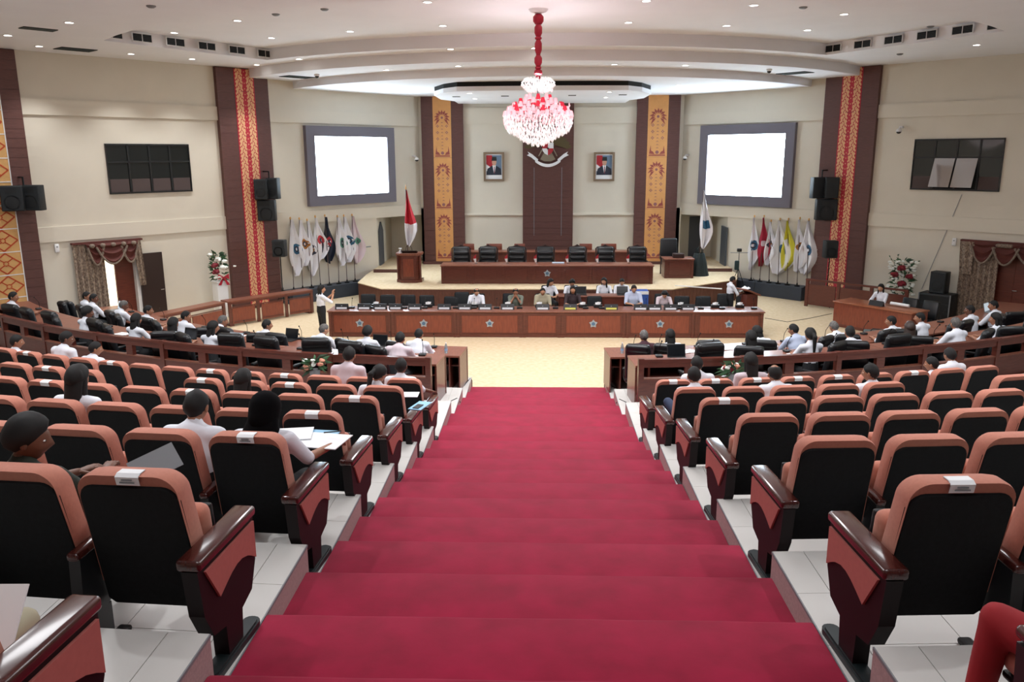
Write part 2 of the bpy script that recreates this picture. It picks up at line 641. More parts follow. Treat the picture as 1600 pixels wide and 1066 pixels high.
# ---- stage
ST = 0.75
sf = [(-5.22, 26.75), (4.4, 26.75), (7.0, 28.9), (7.35, 30.2), (7.35, 34.6), (-6.4, 34.6), (-6.4, 30.0), (-6.3, 28.1)]
m = MB().prism(sf, 0, ST - 0.03, lambda u, v, d: (u, v, d))
struct(m.build('stage', M_STAGEW))
m = MB().prism([(0.3 + (u - 0.3) * 1.004, 29 + (v - 29) * 1.004) for u, v in sf], ST - 0.03, ST, lambda u, v, d: (u, v, d))
struct(m.build('stage_floor', M_CARPB))
stg = bpy.data.objects['stage']
for (a, b) in ((sf[0], sf[1]), (sf[7], sf[0]), (sf[1], sf[2])):
    a, b = Vector((a[0], a[1], 0)), Vector((b[0], b[1], 0))
    L = (b - a).length
    d = (b - a) / L
    nn = Vector((d.y, -d.x, 0))
    k = int(L / 0.17)
    for i in range(k):
        p = a + d * (L * (i + 0.5) / k) + nn * 0.008
        MB().box((p.x, p.y, (ST - 0.05) / 2), (L / k - 0.006, 0.014 + 0.002 * (i % 2), ST - 0.06), math.atan2(d.y, d.x)).build('plank', M_STAGEW, stg)
# wing platforms in the alcoves
for (x0, x1) in ((-6.25, -5.0), (5.9, 7.3)):
    yy = 30.9 if x0 > 0 else 30.6
    struct(MB().box2((x0, yy, ST), (x1, 34.6, ST + 0.12), 0).build('alcove_step', M_CARPB))
    struct(MB().box2((x0 - 0.01, yy - 0.02, ST), (x1 + 0.01, yy, ST + 0.125), 0).build('alcove_step_face', M_DWOOD))

# slate plinths along the walls under the flags
for w, t0, t1 in ((WL, -3.5, 0.75), (WR, -2.45, 1.1)):
    m = MB(); wallbox(m, w, t0, t1, 0, 0.47, 0.0, 0.62)
    o = m.build('flag_plinth', M_SLATE)
    tag(o, 'long slate blue plinth under the flags on the %s wall' % ('left' if w is WL else 'right'), 'plinth')


# ---- wood pillars with motif panels
def boards(par, w, t0, t1, z0, z1, off, mt=M_DWOOD, h=0.25):
    n = max(1, int(round((z1 - z0) / h)))
    hh = (z1 - z0) / n
    for i in range(n):
        mb = MB(); wallbox(mb, w, t0, t1, z0 + i * hh + 0.004, z0 + (i + 1) * hh - 0.004, off - 0.02, off + 0.0)
        mb.build('board', mt, par)


def motif_floral(w, t0, t1, z0, z1, off, par):
    """one red panel with two columns of gold scrolls"""
    mb = MB(); wallbox(mb, w, t0, t1, z0 + 0.006, z1 - 0.006, off - 0.02, off + 0.004)
    p = mb.build('motif_panel', M_PRED, par)
    g = MB()
    W_, H_ = t1 - t0, z1 - z0
    for s in (-1, 1):
        cx = (t0 + t1) / 2 + s * W_ * 0.27
        for r in range(6):
            zc = z0 + H_ * (r + 0.5) / 6
            q = 1 if (r + (s > 0)) % 2 else -1
            for (du, dv, rr, sy) in ((q * 0.10 * W_, 0, 0.078, 1.0), (-q * 0.10 * W_, H_ * 0.045, 0.05, 1.3), (-q * 0.03 * W_, -H_ * 0.055, 0.05, 0.8), (q * 0.01 * W_, H_ * 0.06, 0.04, 1.2), (-q * 0.155 * W_, -H_ * 0.02, 0.034, 1.5)):
                pl_ = [(cx + du + rr * 0.8 * W_ / 0.7 * math.cos(a * PI / 5) * (1 if a % 2 else 0.7), zc + dv + rr * 0.8 * W_ / 0.7 * sy * math.sin(a * PI / 5) * (1 if a % 2 else 0.86)) for a in range(10)]
                g.prism(pl_, off + 0.003, off + 0.009, lambda u, v, d: WP(w, u, d, v))
    for r in range(4):
        zc = z0 + H_ * (r + 0.5) / 4
        c_ = (t0 + t1) / 2
        g.prism([(c_, zc - 0.025), (c_ + 0.018, zc), (c_, zc + 0.025), (c_ - 0.018, zc)], off + 0.003, off + 0.008, lambda u, v, d: WP(w, u, d, v))
    g.build('gold_scrollwork', M_PGOLD, p)


M_PRED = mat('pillar_red', 'b82a3c', 0.7)
M_PGOLD = mat('pillar_gold', 'e2b184', 0.6)
M_POR = mat('pillar_orange_gold', 'd99c5e', 0.65, noise_amt=0.1, scale=5)
M_PMAR = mat('pillar_maroon_print', '93473f', 0.7)
M_PPUR = mat('pillar_mauve_print', '8c5a5c', 0.7)

for w, ts, nm, lb in ((WL, (-5.46, -4.85, -4.14, -4.05, -3.60), 'wall_pillar', 'dark wood wall pillar with red and gold scroll panels between left window and screen'),
                      (WR, (-4.34, -3.785, -3.10, -2.84, -2.50), 'wall_pillar', 'dark wood wall pillar with red and gold scroll panels between right window and screen')):
    pil = thing(nm, lb, 'pillar', (0, 0, 0))
    m = MB(); wallbox(m, w, ts[0], ts[3], 0, H1 - 0.01, 0, 0.14)
    m.build('core', M_DWOOD, pil)
    m = MB(); wallbox(m, w, ts[3], ts[4], 0, H2 + 0.02, 0, 0.10)
    m.build('side_core', M_DWOOD, pil)
    boards(pil, w, ts[0], ts[1], 0.05, H1 - 0.03, 0.155)
    boards(pil, w, ts[2], ts[3], 0.05, H1 - 0.03, 0.155)
    boards(pil, w, ts[3] + 0.01, ts[4], 0.05, H2, 0.115)
    n = 11
    for i in range(n):
        z0 = 0.12 + (H1 - 0.15) * i / n
        motif_floral(w, ts[1], ts[2], z0, 0.12 + (H1 - 0.15) * (i + 1) / n, 0.16, pil)

# far-left pillar with gold lattice squares
pil = thing('wall_pillar', 'dark wood wall pillar with gold square lattice panels at the far left edge', 'pillar')
t_a = -11.15
tm, _ = PW(WL, 38, 440, 0.1)
m = MB(); wallbox(m, WL, t_a - 3.2, t_a, 0, H1 - 0.01, 0, 0.14); m.build('core', M_DWOOD, pil)
boards(pil, WL, tm + 0.02, t_a, 0.05, H1 - 0.03, 0.155)
sq = 0.62
M_SQ = mat('lattice_gold', 'd8a86a', 0.7, noise_amt=0.1, scale=14)
M_SQR = mat('lattice_orange_red', 'b5461f', 0.7)
_, zref = PW(WL, 47, 497, 0.15)
for i in range(-1, 12):
    z0 = zref + i * sq
    if z0 + sq > H1 or z0 < 0:
        continue
    t0, t1 = tm - 0.80, tm
    mb = MB(); wallbox(mb, WL, t0 + 0.012, t1 - 0.012, z0 + 0.012, z0 + sq - 0.012, 0.12, 0.165)
    p = mb.build('motif_panel', M_SQ, pil)
    mb = MB()
    wallbox(mb, WL, t0 - 0.012, t1 + 0.012, z0 - 0.012, z0 + 0.012, 0.12, 0.175)
    wallbox(mb, WL, t1 - 0.012, t1 + 0.012, z0, z0 + sq, 0.12, 0.175)
    mb.build('white_bead', M_WHITE, p)
    g = MB()
    cx, cz, hw, hh = (t0 + t1) / 2, z0 + sq / 2, 0.36, sq / 2 - 0.03

    def bar(a, b, wd=0.028):
        a, b = Vector((a[0], a[1])), Vector((b[0], b[1]))
        d = (b - a).normalized(); q = Vector((-d.y, d.x)) * wd / 2
        g.prism([tuple(a - q), tuple(b - q), tuple(b + q), tuple(a + q)], 0.163, 0.172, lambda u, v, dd: WP(WL, u, dd, v))
    for s1, s2 in (((-1, 0), (0, 1)), ((0, 1), (1, 0)), ((1, 0), (0, -1)), ((0, -1), (-1, 0))):
        bar((cx + s1[0] * hw, cz + s1[1] * hh), (cx + s2[0] * hw, cz + s2[1] * hh), 0.036)
    for s in ((1, 1), (-1, 1), (1, -1), (-1, -1)):
        bar((cx + s[0] * 0.05, cz + s[1] * 0.045), (cx + s[0] * hw / 2, cz + s[1] * hh / 2))
    for a in range(8):
        an = a * PI / 4
        g.prism([(cx + 0.075 * math.cos(an + q) * k, cz + 0.075 * math.sin(an + q) * k) for q, k in ((-0.2, 0.55), (-0.35, 1), (0.35, 1), (0.2, 0.55))], 0.163, 0.172, lambda u, v, dd: WP(WL, u, dd, v))
    g.build('lattice', M_SQR, p)


# centre pillars on the back wall
def palm(fn, cx, z0, W_, H_):
    g, pr = MB(), MB()
    zt = z0 + H_ * 0.76
    for a in (-125, -100, -75, -50, -25, 25, 50, 75, 100, 125, 0):
        an = math.radians(90 + a)
        L = W_ * (0.45 if abs(a) > 10 else 0.42)
        d = Vector((math.cos(an), math.sin(an)))
        q = Vector((-d.y, d.x))
        drop = -0.10 * W_ * abs(a) / 90
        pts = [Vector((cx, zt)) + d * L * 0.30, Vector((cx, zt)) + d * L * 0.62 + q * 0.062 * W_, Vector((cx, zt)) + d * L + Vector((0, drop)), Vector((cx, zt)) + d * L * 0.62 - q * 0.062 * W_]
        g.prism([tuple(p) for p in pts], 0, 0.006, fn)
    for i in range(9):
        zc = z0 + H_ * (0.16 + 0.062 * i)
        pr.prism([(cx - 0.05 * W_, zc), (cx, zc + 0.02), (cx + 0.05 * W_, zc), (cx + 0.05 * W_, zc + 0.022), (cx, zc + 0.042), (cx - 0.05 * W_, zc + 0.022)], 0, 0.006, fn)
    pr.prism([(cx + 0.07 * W_ * math.cos(a * PI / 4), zt + 0.07 * W_ * math.sin(a * PI / 4)) for a in range(8)], 0, 0.007, fn)
    for s in (-1, 1):
        for k in (0.36, 0.48, 0.60):
            c_ = (cx + s * 0.25 * W_, z0 + H_ * k)
            for dx, dz in ((0, 1), (1, 0), (0, -1), (-1, 0)):
                x_, z_ = c_[0] + dx * 0.05 * W_, c_[1] + dz * 0.05 * W_
                r_ = 0.035 * W_
                pr.prism([(x_ - r_, z_), (x_, z_ - r_), (x_ + r_, z_), (x_, z_ + r_)], 0, 0.006, fn)
        g.prism([(cx + s * 0.12 * W_, z0 + 0.05 * H_), (cx + s * 0.40 * W_, z0 + 0.06 * H_), (cx + s * 0.33 * W_, z0 + 0.22 * H_), (cx + s * 0.30 * W_, z0 + 0.12 * H_), (cx + s * 0.2 * W_, z0 + 0.10 * H_)], 0, 0.006, fn)
    g.prism([(cx - 0.42 * W_, z0 + 0.02 * H_), (cx + 0.42 * W_, z0 + 0.02 * H_), (cx + 0.40 * W_, z0 + 0.045 * H_), (cx - 0.40 * W_, z0 + 0.045 * H_)], 0, 0.006, fn)
    pr.prism([(cx + 0.09 * W_ * math.cos(a * PI / 4), z0 + 0.09 * H_ + 0.09 * W_ * math.sin(a * PI / 4)) for a in range(8)], 0, 0.007, fn)
    return g, pr


for (pxa, pxb, pma, pmb, lb) in ((660.5, 725, 678.5, 706.5, 'left of the emblem'), (992.5, 1059, 1009.5, 1040.5, 'right of the emblem')):
    x0, x1, xa, xb = [PY(q, 280, YB - 0.15).x for q in (pxa, pxb, pma, pmb)]
    pil = thing('stage_pillar', 'dark wood pillar with orange palm tree motif panels %s' % lb, 'pillar')
    MB().box2((x0, YB - 0.13, ST), (x1, YB, H3)).build('core', M_DWOOD, pil)
    MB().box2((x0 - 0.06, YB - 0.2, ST), (x1 + 0.06, YB, ST + 0.12)).build('plinth', M_DWOOD, pil)
    n = 26
    for i in range(n):
        zz0, zz1 = ST + 0.12 + (H3 - ST - 0.12) * i / n, ST + 0.12 + (H3 - ST - 0.12) * (i + 1) / n
        for (a, b) in ((x0, xa), (xb, x1)):
            MB().box2((a, YB - 0.155, zz0 + 0.004), (b, YB - 0.12, zz1 - 0.004)).build('board', M_DWOOD, pil)
    zz = [0.9, 2.98, 5.06, 7.14]
    for i in range(3):
        z0 = 0.95 + i * 2.02
        z1 = z0 + 2.02
        p = MB().box2((xa, YB - 0.16, z0 + 0.004 if i else ST + 0.12), (xb, YB - 0.12, z1 - 0.004 if i < 2 else H3)).build('motif_panel', M_POR, pil)
        g, pr = palm(lambda u, v, d: (u, YB - 0.158 - d, v), (xa + xb) / 2, z0, xb - xa, 2.02)
        g.build('palm_print', M_PMAR, p); pr.build('diamond_print', M_PPUR, p)

# centre wood panel
x0, x1 = PY(816.8, 300, YB - 0.1).x, PY(895.5, 300, YB - 0.1).x
cp = thing('centre_panel', 'wide plain dark wood wall panel behind the national emblem', 'wall panel')
MB().box2((x0, YB - 0.08, ST), (x1, YB, 7.08)).build('core', M_DWOOD, cp)
for i in range(26):
    zz0, zz1 = ST + (7.08 - ST) * i / 26, ST + (7.08 - ST) * (i + 1) / 26
    MB().box2((x0, YB - 0.10, zz0 + 0.004), (x1, YB - 0.07, zz1 - 0.004)).build('board', M_DWOOD, cp)
for px in (834.5, 877.5):
    x = PY(px, 300, YB - 0.1).x
    MB().box2((x - 0.012, YB - 0.112, 1.9), (x + 0.012, YB - 0.095, 4.6)).build('metal_strip', M_GREY, cp)
# ================================================================== CEILING FIXTURES
M_LAMP = mat('lamp_disc', 'ffffff', 0.5, emit='fff8f0', estr=12)
lamp_ring = MB().lathe([(0.08, 0), (0.11, 0), (0.113, -0.006), (0.085, -0.012), (0.08, 0)], n=16, cap=False).mesh('lamp_ring', M_WHITE)
lamp_disc = MB().lathe([(0.08, -0.004), (0.04, -0.007), (0.002, -0.008)], n=16).mesh('lamp_disc', M_LAMP)
DL = [(12, 55, 1), (108, 35, 1), (61, 72, 1), (204.5, 84, 1), (300, 92, 1), (401, 101, 1), (272, 51, 0), (371, 32, 0), (424, 59, 0), (547, 49, 0), (692, 40, 0), (668, 3, 0),
      (467, 92, 1), (704, 76.5, 1), (716, 103, 2), (604, 109, 2), (1010, 1, 0), (982, 35, 0), (1135, 40, 0), (1178, 8, 0), (960, 100.5, 2), (1071, 102, 2), (1060, 133, 3),
      (952, 143.5, 4), (946, 152, 4), (734, 145.5, 4), (742, 154, 4), (1319, 22, 0), (1262, 47, 0), (1526, 70, 1), (835, 75, 1)]
HZ = {0: H0, 1: H1, 2: H2, 3: H3, 4: 7.05}
ZN = {0: 'upper ceiling', 1: 'lower soffit', 2: 'second ceiling step', 3: 'stage ceiling', 4: 'canopy'}
spot = bpy.data.lights.new('downlight_beam', 'SPOT')
spot.energy = 190
spot.spot_size = math.radians(95)
spot.spot_blend = 0.7
spot.shadow_soft_size = 0.06
spot.color = (0.96, 0.98, 1.0)


def downlight(x, y, z, label, grp='recessed round ceiling downlights', light=True):
    t = thing('downlight', label, 'ceiling light', (x, y, z), 0, grp)
    link('trim_ring', lamp_ring, t); link('lamp', lamp_disc, t)
    if light:
        o = bpy.data.objects.new('downlight_beam', spot)
        COL.objects.link(o)
        o.location = (x, y, z - 0.03)


def lbl_pos(px, py):
    h = 'left' if px < 330 else 'centre left' if px < 700 else 'centre' if px < 1000 else 'centre right' if px < 1280 else 'right'
    return h


cnt = {}
for (px, py, lv) in sorted(DL, key=lambda q: (q[2], q[0])):
    p = PZ(px, py, HZ[lv])
    k = cnt.get(lv, 0); cnt[lv] = k + 1
    downlight(p.x, p.y, p.z - 0.001, 'round recessed downlight in the %s, %s from its left end' % (ZN[lv], ORD[k]), light=not ((lv == 1 and px > 450) or lv == 2))
# extra downlights, unseen, put in over the seats to brighten them (above the frame)
for k, (x, y) in enumerate(((-3.5, 14.2), (3.5, 14.2), (-7.5, 14), (7.5, 14), (-12, 16), (12, 17.5), (-4, 5.5), (4, 5.5), (-9, 8), (9, 8))):
    o = bpy.data.objects.new('downlight_beam', spot)
    COL.objects.link(o)
    o.location = (x, y, H1 - 0.04)
    o2 = link('downlight', lamp_disc, None, (x, y, H1 - 0.001)); tag(o2, 'added unseen downlight high above the audience, beyond the top of the frame, %s of ten' % ORD[k], 'ceiling light', 'added downlights over the audience')

# paired air grilles on the left and right fascia
def grille(w, px, py, idx, side):
    # fascia plane runs along the wall direction through its two ends
    a, b = (Vector((-10.65, 20.38, 0)), Vector((-8.05, 24.84, 0))) if side == 'left' else (Vector((10.85, 20.3, 0)), Vector((8.25, 24.9, 0)))
    d = (b - a).normalized(); n = Vector((d.y, -d.x, 0))
    if side == 'right':
        n = -n
    r = ray(px, py)
    k = a.dot(n) / r.dot(n)
    p = r * k; p.z += CZ
    zc = 8.0
    t = thing('air_grille', 'dark twin air grille on the %s ceiling fascia, %s from the near end' % (side, ORD[idx]), 'vent', (p.x, p.y, zc), math.atan2(d.y, d.x), 'air grilles on the ceiling fascia')
    t.scale = (0.68, 1, 0.85)
    s = 1 if side == 'left' else -1
    off = -0.012 if side == 'left' else 0.012
    for q in (-1, 1):
        MB().box((q * 0.2, off, 0), (0.36, 0.02, 0.2)).build('grille_back', M_BLACKHOLE, t)
        m = MB()
        for j in range(5):
            m.box((q * 0.2, off * 2, -0.08 + j * 0.04), (0.35, 0.012, 0.008))
        m.build('louvre', mat('dark_grey_metal', '3c4448', 0.5), t)
    m = MB()
    for zz in (-0.115, 0.115):
        m.box((0, off, zz), (0.82, 0.03, 0.02))
    for xx in (-0.4, 0, 0.4):
        m.box((xx, off, 0), (0.02, 0.03, 0.25))
    m.build('frame', M_WHITE, t)


for i, (px, py) in enumerate(((175, 59), (222, 63), (274, 68), (323, 73), (370, 78), (414, 83))):
    grille(WL, px, py, i, 'left')
for i, (px, py) in enumerate(((1560, 45), (1504, 51), (1448, 59), (1396, 65), (1348, 71), (1302, 76))):
    grille(WR, px, py, i, 'right')
for i, (px, py, z, w_, h_, lb) in enumerate(((118, 77, H1, 0.9, 0.6, 'square dark air diffuser in the soffit above the left window'), (60, 45, H1, 0.7, 0.35, 'small dark air diffuser in the soffit near the left edge'), (465, 120, H2, 1.0, 0.6, 'dark green air diffuser in the ceiling step above the left screen'), (1242, 114, H2, 1.0, 0.6, 'dark green air diffuser in the ceiling step above the right screen'))):
    p = PZ(px, py, z)
    t = thing('air_diffuser', lb, 'vent', (p.x, p.y, z - 0.005), math.radians(50 if px < 800 else -46))
    MB().box((0, 0, 0), (w_, h_, 0.01)).build('back', M_BLACKHOLE, t)
    m = MB()
    for j in range(6):
        m.box((0, -h_ / 2 + h_ * (j + 0.5) / 6, -0.01), (w_, 0.02, 0.012))
    m.build('louvre', mat('dark_green_metal', '3d4a48', 0.5), t)
for (px, py, z, lb) in ((236, 9, H1, 'left near smoke detector'), (431, 22, H0, 'left smoke detector'), (507, 14, H0, 'second smoke detector from the left'), (1255, 11, H0, 'right smoke detector'), (1454, 41, H0, 'smoke detector beside the right fascia'), (1406, 84, H1, 'smoke detector above the right window')):
    p = PZ(px, py, z)
    o = MB().lathe([(0.09, 0), (0.085, -0.02), (0.05, -0.04), (0.01, -0.042)], n=14).build('smoke_detector', M_GREY, None, True, (p.x, p.y, z)); tag(o, 'grey round ' + lb + ' on the ceiling', 'smoke detector')


# dome cameras: on ceiling and on walls
def dome_cam(loc, lb, wall=None):
    t = thing('dome_camera', lb, 'security camera', loc, wall if wall is not None else 0)
    if wall is not None:
        MB().box((0, 0.06, 0.12), (0.10, 0.14, 0.06)).tube([(0, 0.1, 0.1), (0, -0.1, 0.1), (0, -0.12, 0.05)], 0.025).build('wall_arm', M_WHITE, t, True)
        MB().lathe([(0.03, 0.08), (0.085, 0.03), (0.09, -0.02)], (0, -0.12, 0), 16).build('housing', M_WHITE, t, True)
        MB().ball((0, -0.12, -0.02), 0.075, sc=(1, 1, 0.9)).build('dome', M_BLACKP, t, True)
    else:
        MB().lathe([(0.08, 0), (0.085, -0.05), (0.07, -0.06)], n=16).build('housing', M_WHITE, t, True)
        MB().ball((0, 0, -0.06), 0.065).build('dome', M_BLACKP, t, True)


p = PZ(495, 116, H2); dome_cam((p.x, p.y, H2), 'black dome camera on the ceiling step left of the screen')
p = PZ(1202, 108, H2); dome_cam((p.x, p.y, H2), 'white dome camera on the ceiling step above the right screen')
for w, px, py, lb in ((WL, 648, 249, 'white wall mounted dome camera right of the left screen'), (WR, 1073, 247, 'white wall mounted dome camera left of the right screen'), (WR, 1407, 205, 'white wall mounted dome camera beside the right window')):
    t_, z_ = PW(w, px, py, 0.1)
    dome_cam(WP(w, t_, 0.1, z_), lb, wrot(w))
for w, px, py, lb in ((WL, 89, 388, 'small white wall box beside the left curtain'), (WR, 1491, 378, 'small white wall box beside the right curtain')):
    t_, z_ = PW(w, px, py, 0.03)
    t = thing('wall_box', lb, 'sensor', WP(w, t_, 0.03, z_), wrot(w))
    MB().rbox((0, 0, 0), (0.12, 0.06, 0.24), 0.02).build('case', M_WHITE, t, True)
    MB().box((0, -0.032, 0.04), (0.04, 0.01, 0.03)).build('sensor_window', M_GREY, t)

# ================================================================== CHANDELIER
cy_ = 18.9
cx_ = PY(841, 100, cy_).x
ch = thing('chandelier', 'large pink and clear crystal chandelier on a long red beaded stem', 'chandelier', (cx_, cy_, 0))
M_PINK = mat('pink_glow_shade', 'f6ccd2', 0.5, emit='ff9aa8', estr=0.35)
M_REDS = mat('red_fabric_shade', 'd01f3c', 0.6, emit='d01f3c', estr=0.25)
M_REDB = mat('red_stem_fabric', 'a80f2c', 0.55)
M_BULB = mat('chandelier_bulb', 'ffffff', 0.5, emit='ffd9dd', estr=6)
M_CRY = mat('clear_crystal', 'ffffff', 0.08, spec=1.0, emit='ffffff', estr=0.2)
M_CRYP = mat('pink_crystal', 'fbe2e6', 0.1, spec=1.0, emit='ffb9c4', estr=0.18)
zz = lambda py: PY(841, py, cy_).z
MB().lathe([(0.02, H0), (0.22, H0), (0.18, H0 - 0.05), (0.07, H0 - 0.09), (0.03, H0 - 0.12)], n=20).build('ceiling_rose', M_WHITE, ch, True)
prof = []
z_ = H0 - 0.10
zb_ = zz(124)
beads = [(0.115, 0.30), (0.085, 0.36), (0.075, 0.10), (0.08, 0.42), (0.05, 0.04), (0.085, 0.32), (0.07, 0.10), (0.09, 0.18), (0.05, 0.12)]
tot = sum(b[1] for b in beads)
for r, h in beads:
    h = h * (z_ - zb_) / tot if False else h * (H0 - 0.1 - zb_) / tot
    prof += [(r * 0.6, z_), (r, z_ - h * 0.25), (r, z_ - h * 0.7), (r * 0.62, z_ - h)]
    z_ -= h
MB().lathe(prof[::-1], n=12).build('stem', M_REDB, ch, True)
MB().tube([(0, 0, zb_ + 0.05), (0, 0, zz(205))], 0.03).build('shaft', M_CHROME, ch)
cr = MB()
rngc = random.Random(5)


def drop(mb, x, y, z, r, h, mi=None):
    a0 = rngc.random() * 2
    vs = [(x, y, z + h / 2)] + [(x + r * math.cos(a0 + k * PI / 2), y + r * math.sin(a0 + k * PI / 2), z) for k in range(4)] + [(x, y, z - h / 2)]
    mb.add(vs, [(0, 1, 2), (0, 2, 3), (0, 3, 4), (0, 4, 1), (5, 2, 1), (5, 3, 2), (5, 4, 3), (5, 1, 4)], mi)


crown = MB()
for k in range(20):
    a = 2 * PI * k / 20
    r0 = 0.37
    crown.tube([(0.03 * math.cos(a), 0.03 * math.sin(a), zz(138)), (r0 * 0.4 * math.cos(a), r0 * 0.4 * math.sin(a), zz(126)), (r0 * 0.75 * math.cos(a), r0 * 0.75 * math.sin(a), zz(122)), (r0 * math.cos(a), r0 * math.sin(a), zz(129)), (r0 * 0.9 * math.cos(a), r0 * 0.9 * math.sin(a), zz(133))], 0.012, 5)
    for j in range(6):
        drop(crown, rngc.uniform(0.1, 0.33) * math.cos(a), rngc.uniform(0.1, 0.33) * math.sin(a), zz(rngc.uniform(124, 143)), 0.022, 0.08)
    for j in range(5):
        drop(crown, r0 * math.cos(a + 0.1) * (1 - 0.1 * j), r0 * math.sin(a + 0.1) * (1 - 0.1 * j), zz(133 + 2.5 * j), 0.024, 0.08)
o = crown.build('crystal_crown', M_CRY, ch)
tiers = [(0.26, 152, 8), (0.40, 158, 12), (0.54, 164, 16), (0.66, 171, 20), (0.74, 178, 24)]
for ti, (r, py, n) in enumerate(tiers):
    z = zz(py)
    for k in range(n):
        a = 2 * PI * (k + 0.5 * (ti % 2)) / n
        x, y = r * math.cos(a), r * math.sin(a)
        red = (k * 5 + ti * 3) % 3 == 0 and ti < 4
        sh = MB().lathe([(0.030, 0.06), (0.058, -0.05), (0.056, -0.05), (0.028, 0.06)], (x, y, z), 10, cap=False).build('lamp_shade', M_REDS if red else M_PINK, ch, True)
        MB().ball((x, y, z - 0.01), 0.022, 6, 5).build('bulb', M_BULB, sh)
arms = MB()
for ti, (r, py, n) in enumerate(tiers):
    for k in range(0, n, 2):
        a = 2 * PI * k / n
        z = zz(py) - 0.07
        arms.tube([(0.03 * math.cos(a), 0.03 * math.sin(a), z - 0.12), (r * 0.6 * math.cos(a), r * 0.6 * math.sin(a), z - 0.1), (r * math.cos(a), r * math.sin(a), z)], 0.009, 5)
arms.build('arms', M_CHROME, ch)
cry, cryp = MB(), MB()
rows = [(0.77, 183), (0.76, 187), (0.755, 191), (0.74, 195), (0.72, 199), (0.69, 203), (0.64, 206), (0.56, 209), (0.47, 212), (0.40, 216), (0.33, 219), (0.25, 222), (0.14, 225)]
for i, (r, py) in enumerate(rows):
    n = int(r * 80) + 6
    for k in range(n):
        a = 2 * PI * (k + rngc.random() * 0.4) / n
        rr = r * (1 + rngc.uniform(-0.03, 0.02))
        drop(cryp if (i < 5 and rngc.random() < 0.6 - i * 0.1) else cry, rr * math.cos(a), rr * math.sin(a), zz(py) + rngc.uniform(-0.02, 0.02), 0.022, 0.10)
for i in range(9):
    r = 0.7 - i * 0.07
    for k in range(int(r * 60) + 4):
        a = rngc.random() * 2 * PI
        drop(cryp, r * math.cos(a), r * math.sin(a), zz(168 + i * 2 + rngc.uniform(-5, 14)), 0.02, 0.08)
o = cry.build('clear_crystal_drops', M_CRY, ch); o['kind'] = 'stuff'
o = cryp.build('pink_crystal_drops', M_CRYP, ch); o['kind'] = 'stuff'
MB().ball((0, 0, zz(228)), 0.035, 8, 6).build('bottom_ball', M_CRY, ch, True)
for (dz, e, c) in ((zz(232), 290, (1, 0.95, 0.95)), (zz(120), 150, (1, 0.86, 0.88))):
    d = bpy.data.lights.new('chandelier_glow', 'SPOT'); d.energy = e; d.color = c; d.shadow_soft_size = 0.1; d.spot_size = math.radians(168); d.spot_blend = 0.4
    o = bpy.data.objects.new('chandelier_glow', d); COL.objects.link(o); o.location = (cx_, cy_, dz); o.rotation_euler = (0 if dz < 6 else PI, 0, 0)

# ================================================================== WALL FITTINGS
M_SCRF = mat('grey_blue_screen_frame', '6a6570', 0.5)
M_SCR = mat('lit_screen', 'ffffff', 0.6, emit='dcf1ff', estr=13.0)
M_SCRB = mat('lit_screen_blue', 'bcd9ee', 0.6, emit='b4dcf4', estr=1.0)
for w, c4, lb in ((WL, ((475, 196), (613, 200), (482, 323), (615, 315)), 'left projection screen glowing white in a grey wooden frame'), (WR, ((1097, 197), (1245, 191), (1092, 318), (1236, 325)), 'right projection screen glowing white in a grey wooden frame')):
    tz = [PW(w, *q, 0.06) for q in c4]
    t0 = min(q[0] for q in tz); t1 = max(q[0] for q in tz)
    z1 = (tz[0][1] + tz[1][1]) / 2; z0 = (tz[2][1] + tz[3][1]) / 2
    t = thing('projection_screen', lb, 'screen')
    fw = 0.36
    m = MB()
    for a, b, c_, d_ in ((t0, t1, z1 - fw, z1), (t0, t1, z0, z0 + fw), (t0, t0 + fw, z0 + fw, z1 - fw), (t1 - fw, t1, z0 + fw, z1 - fw)):
        wallbox(m, w, a, b, c_, d_, 0.0, 0.16)
    m.build('frame', M_SCRF, t)
    m = MB(); wallbox(m, w, t0 + fw, t1 - fw, z0 + fw, z1 - fw, 0.03, 0.07); m.build('display', M_SCR, t)
    m = MB()
    r_ = random.Random(3)
    x = t0 + fw + 0.15
    while x < t1 - fw - 0.15:
        h = r_.uniform(0.02, 0.07) if (x - t0) > 1.0 else 0.03
        wallbox(m, w, x, x + 0.05, z0 + fw + 0.02, z0 + fw + 0.02 + h, 0.068, 0.074); x += r_.uniform(0.06, 0.2)
    m.build('screen_content', M_SCRB, t)

M_FRD = mat('dark_window_frame', '1b1d1e', 0.4)
M_CURTP = mat('pinkish_grey_blind', '4d403e', 0.8)


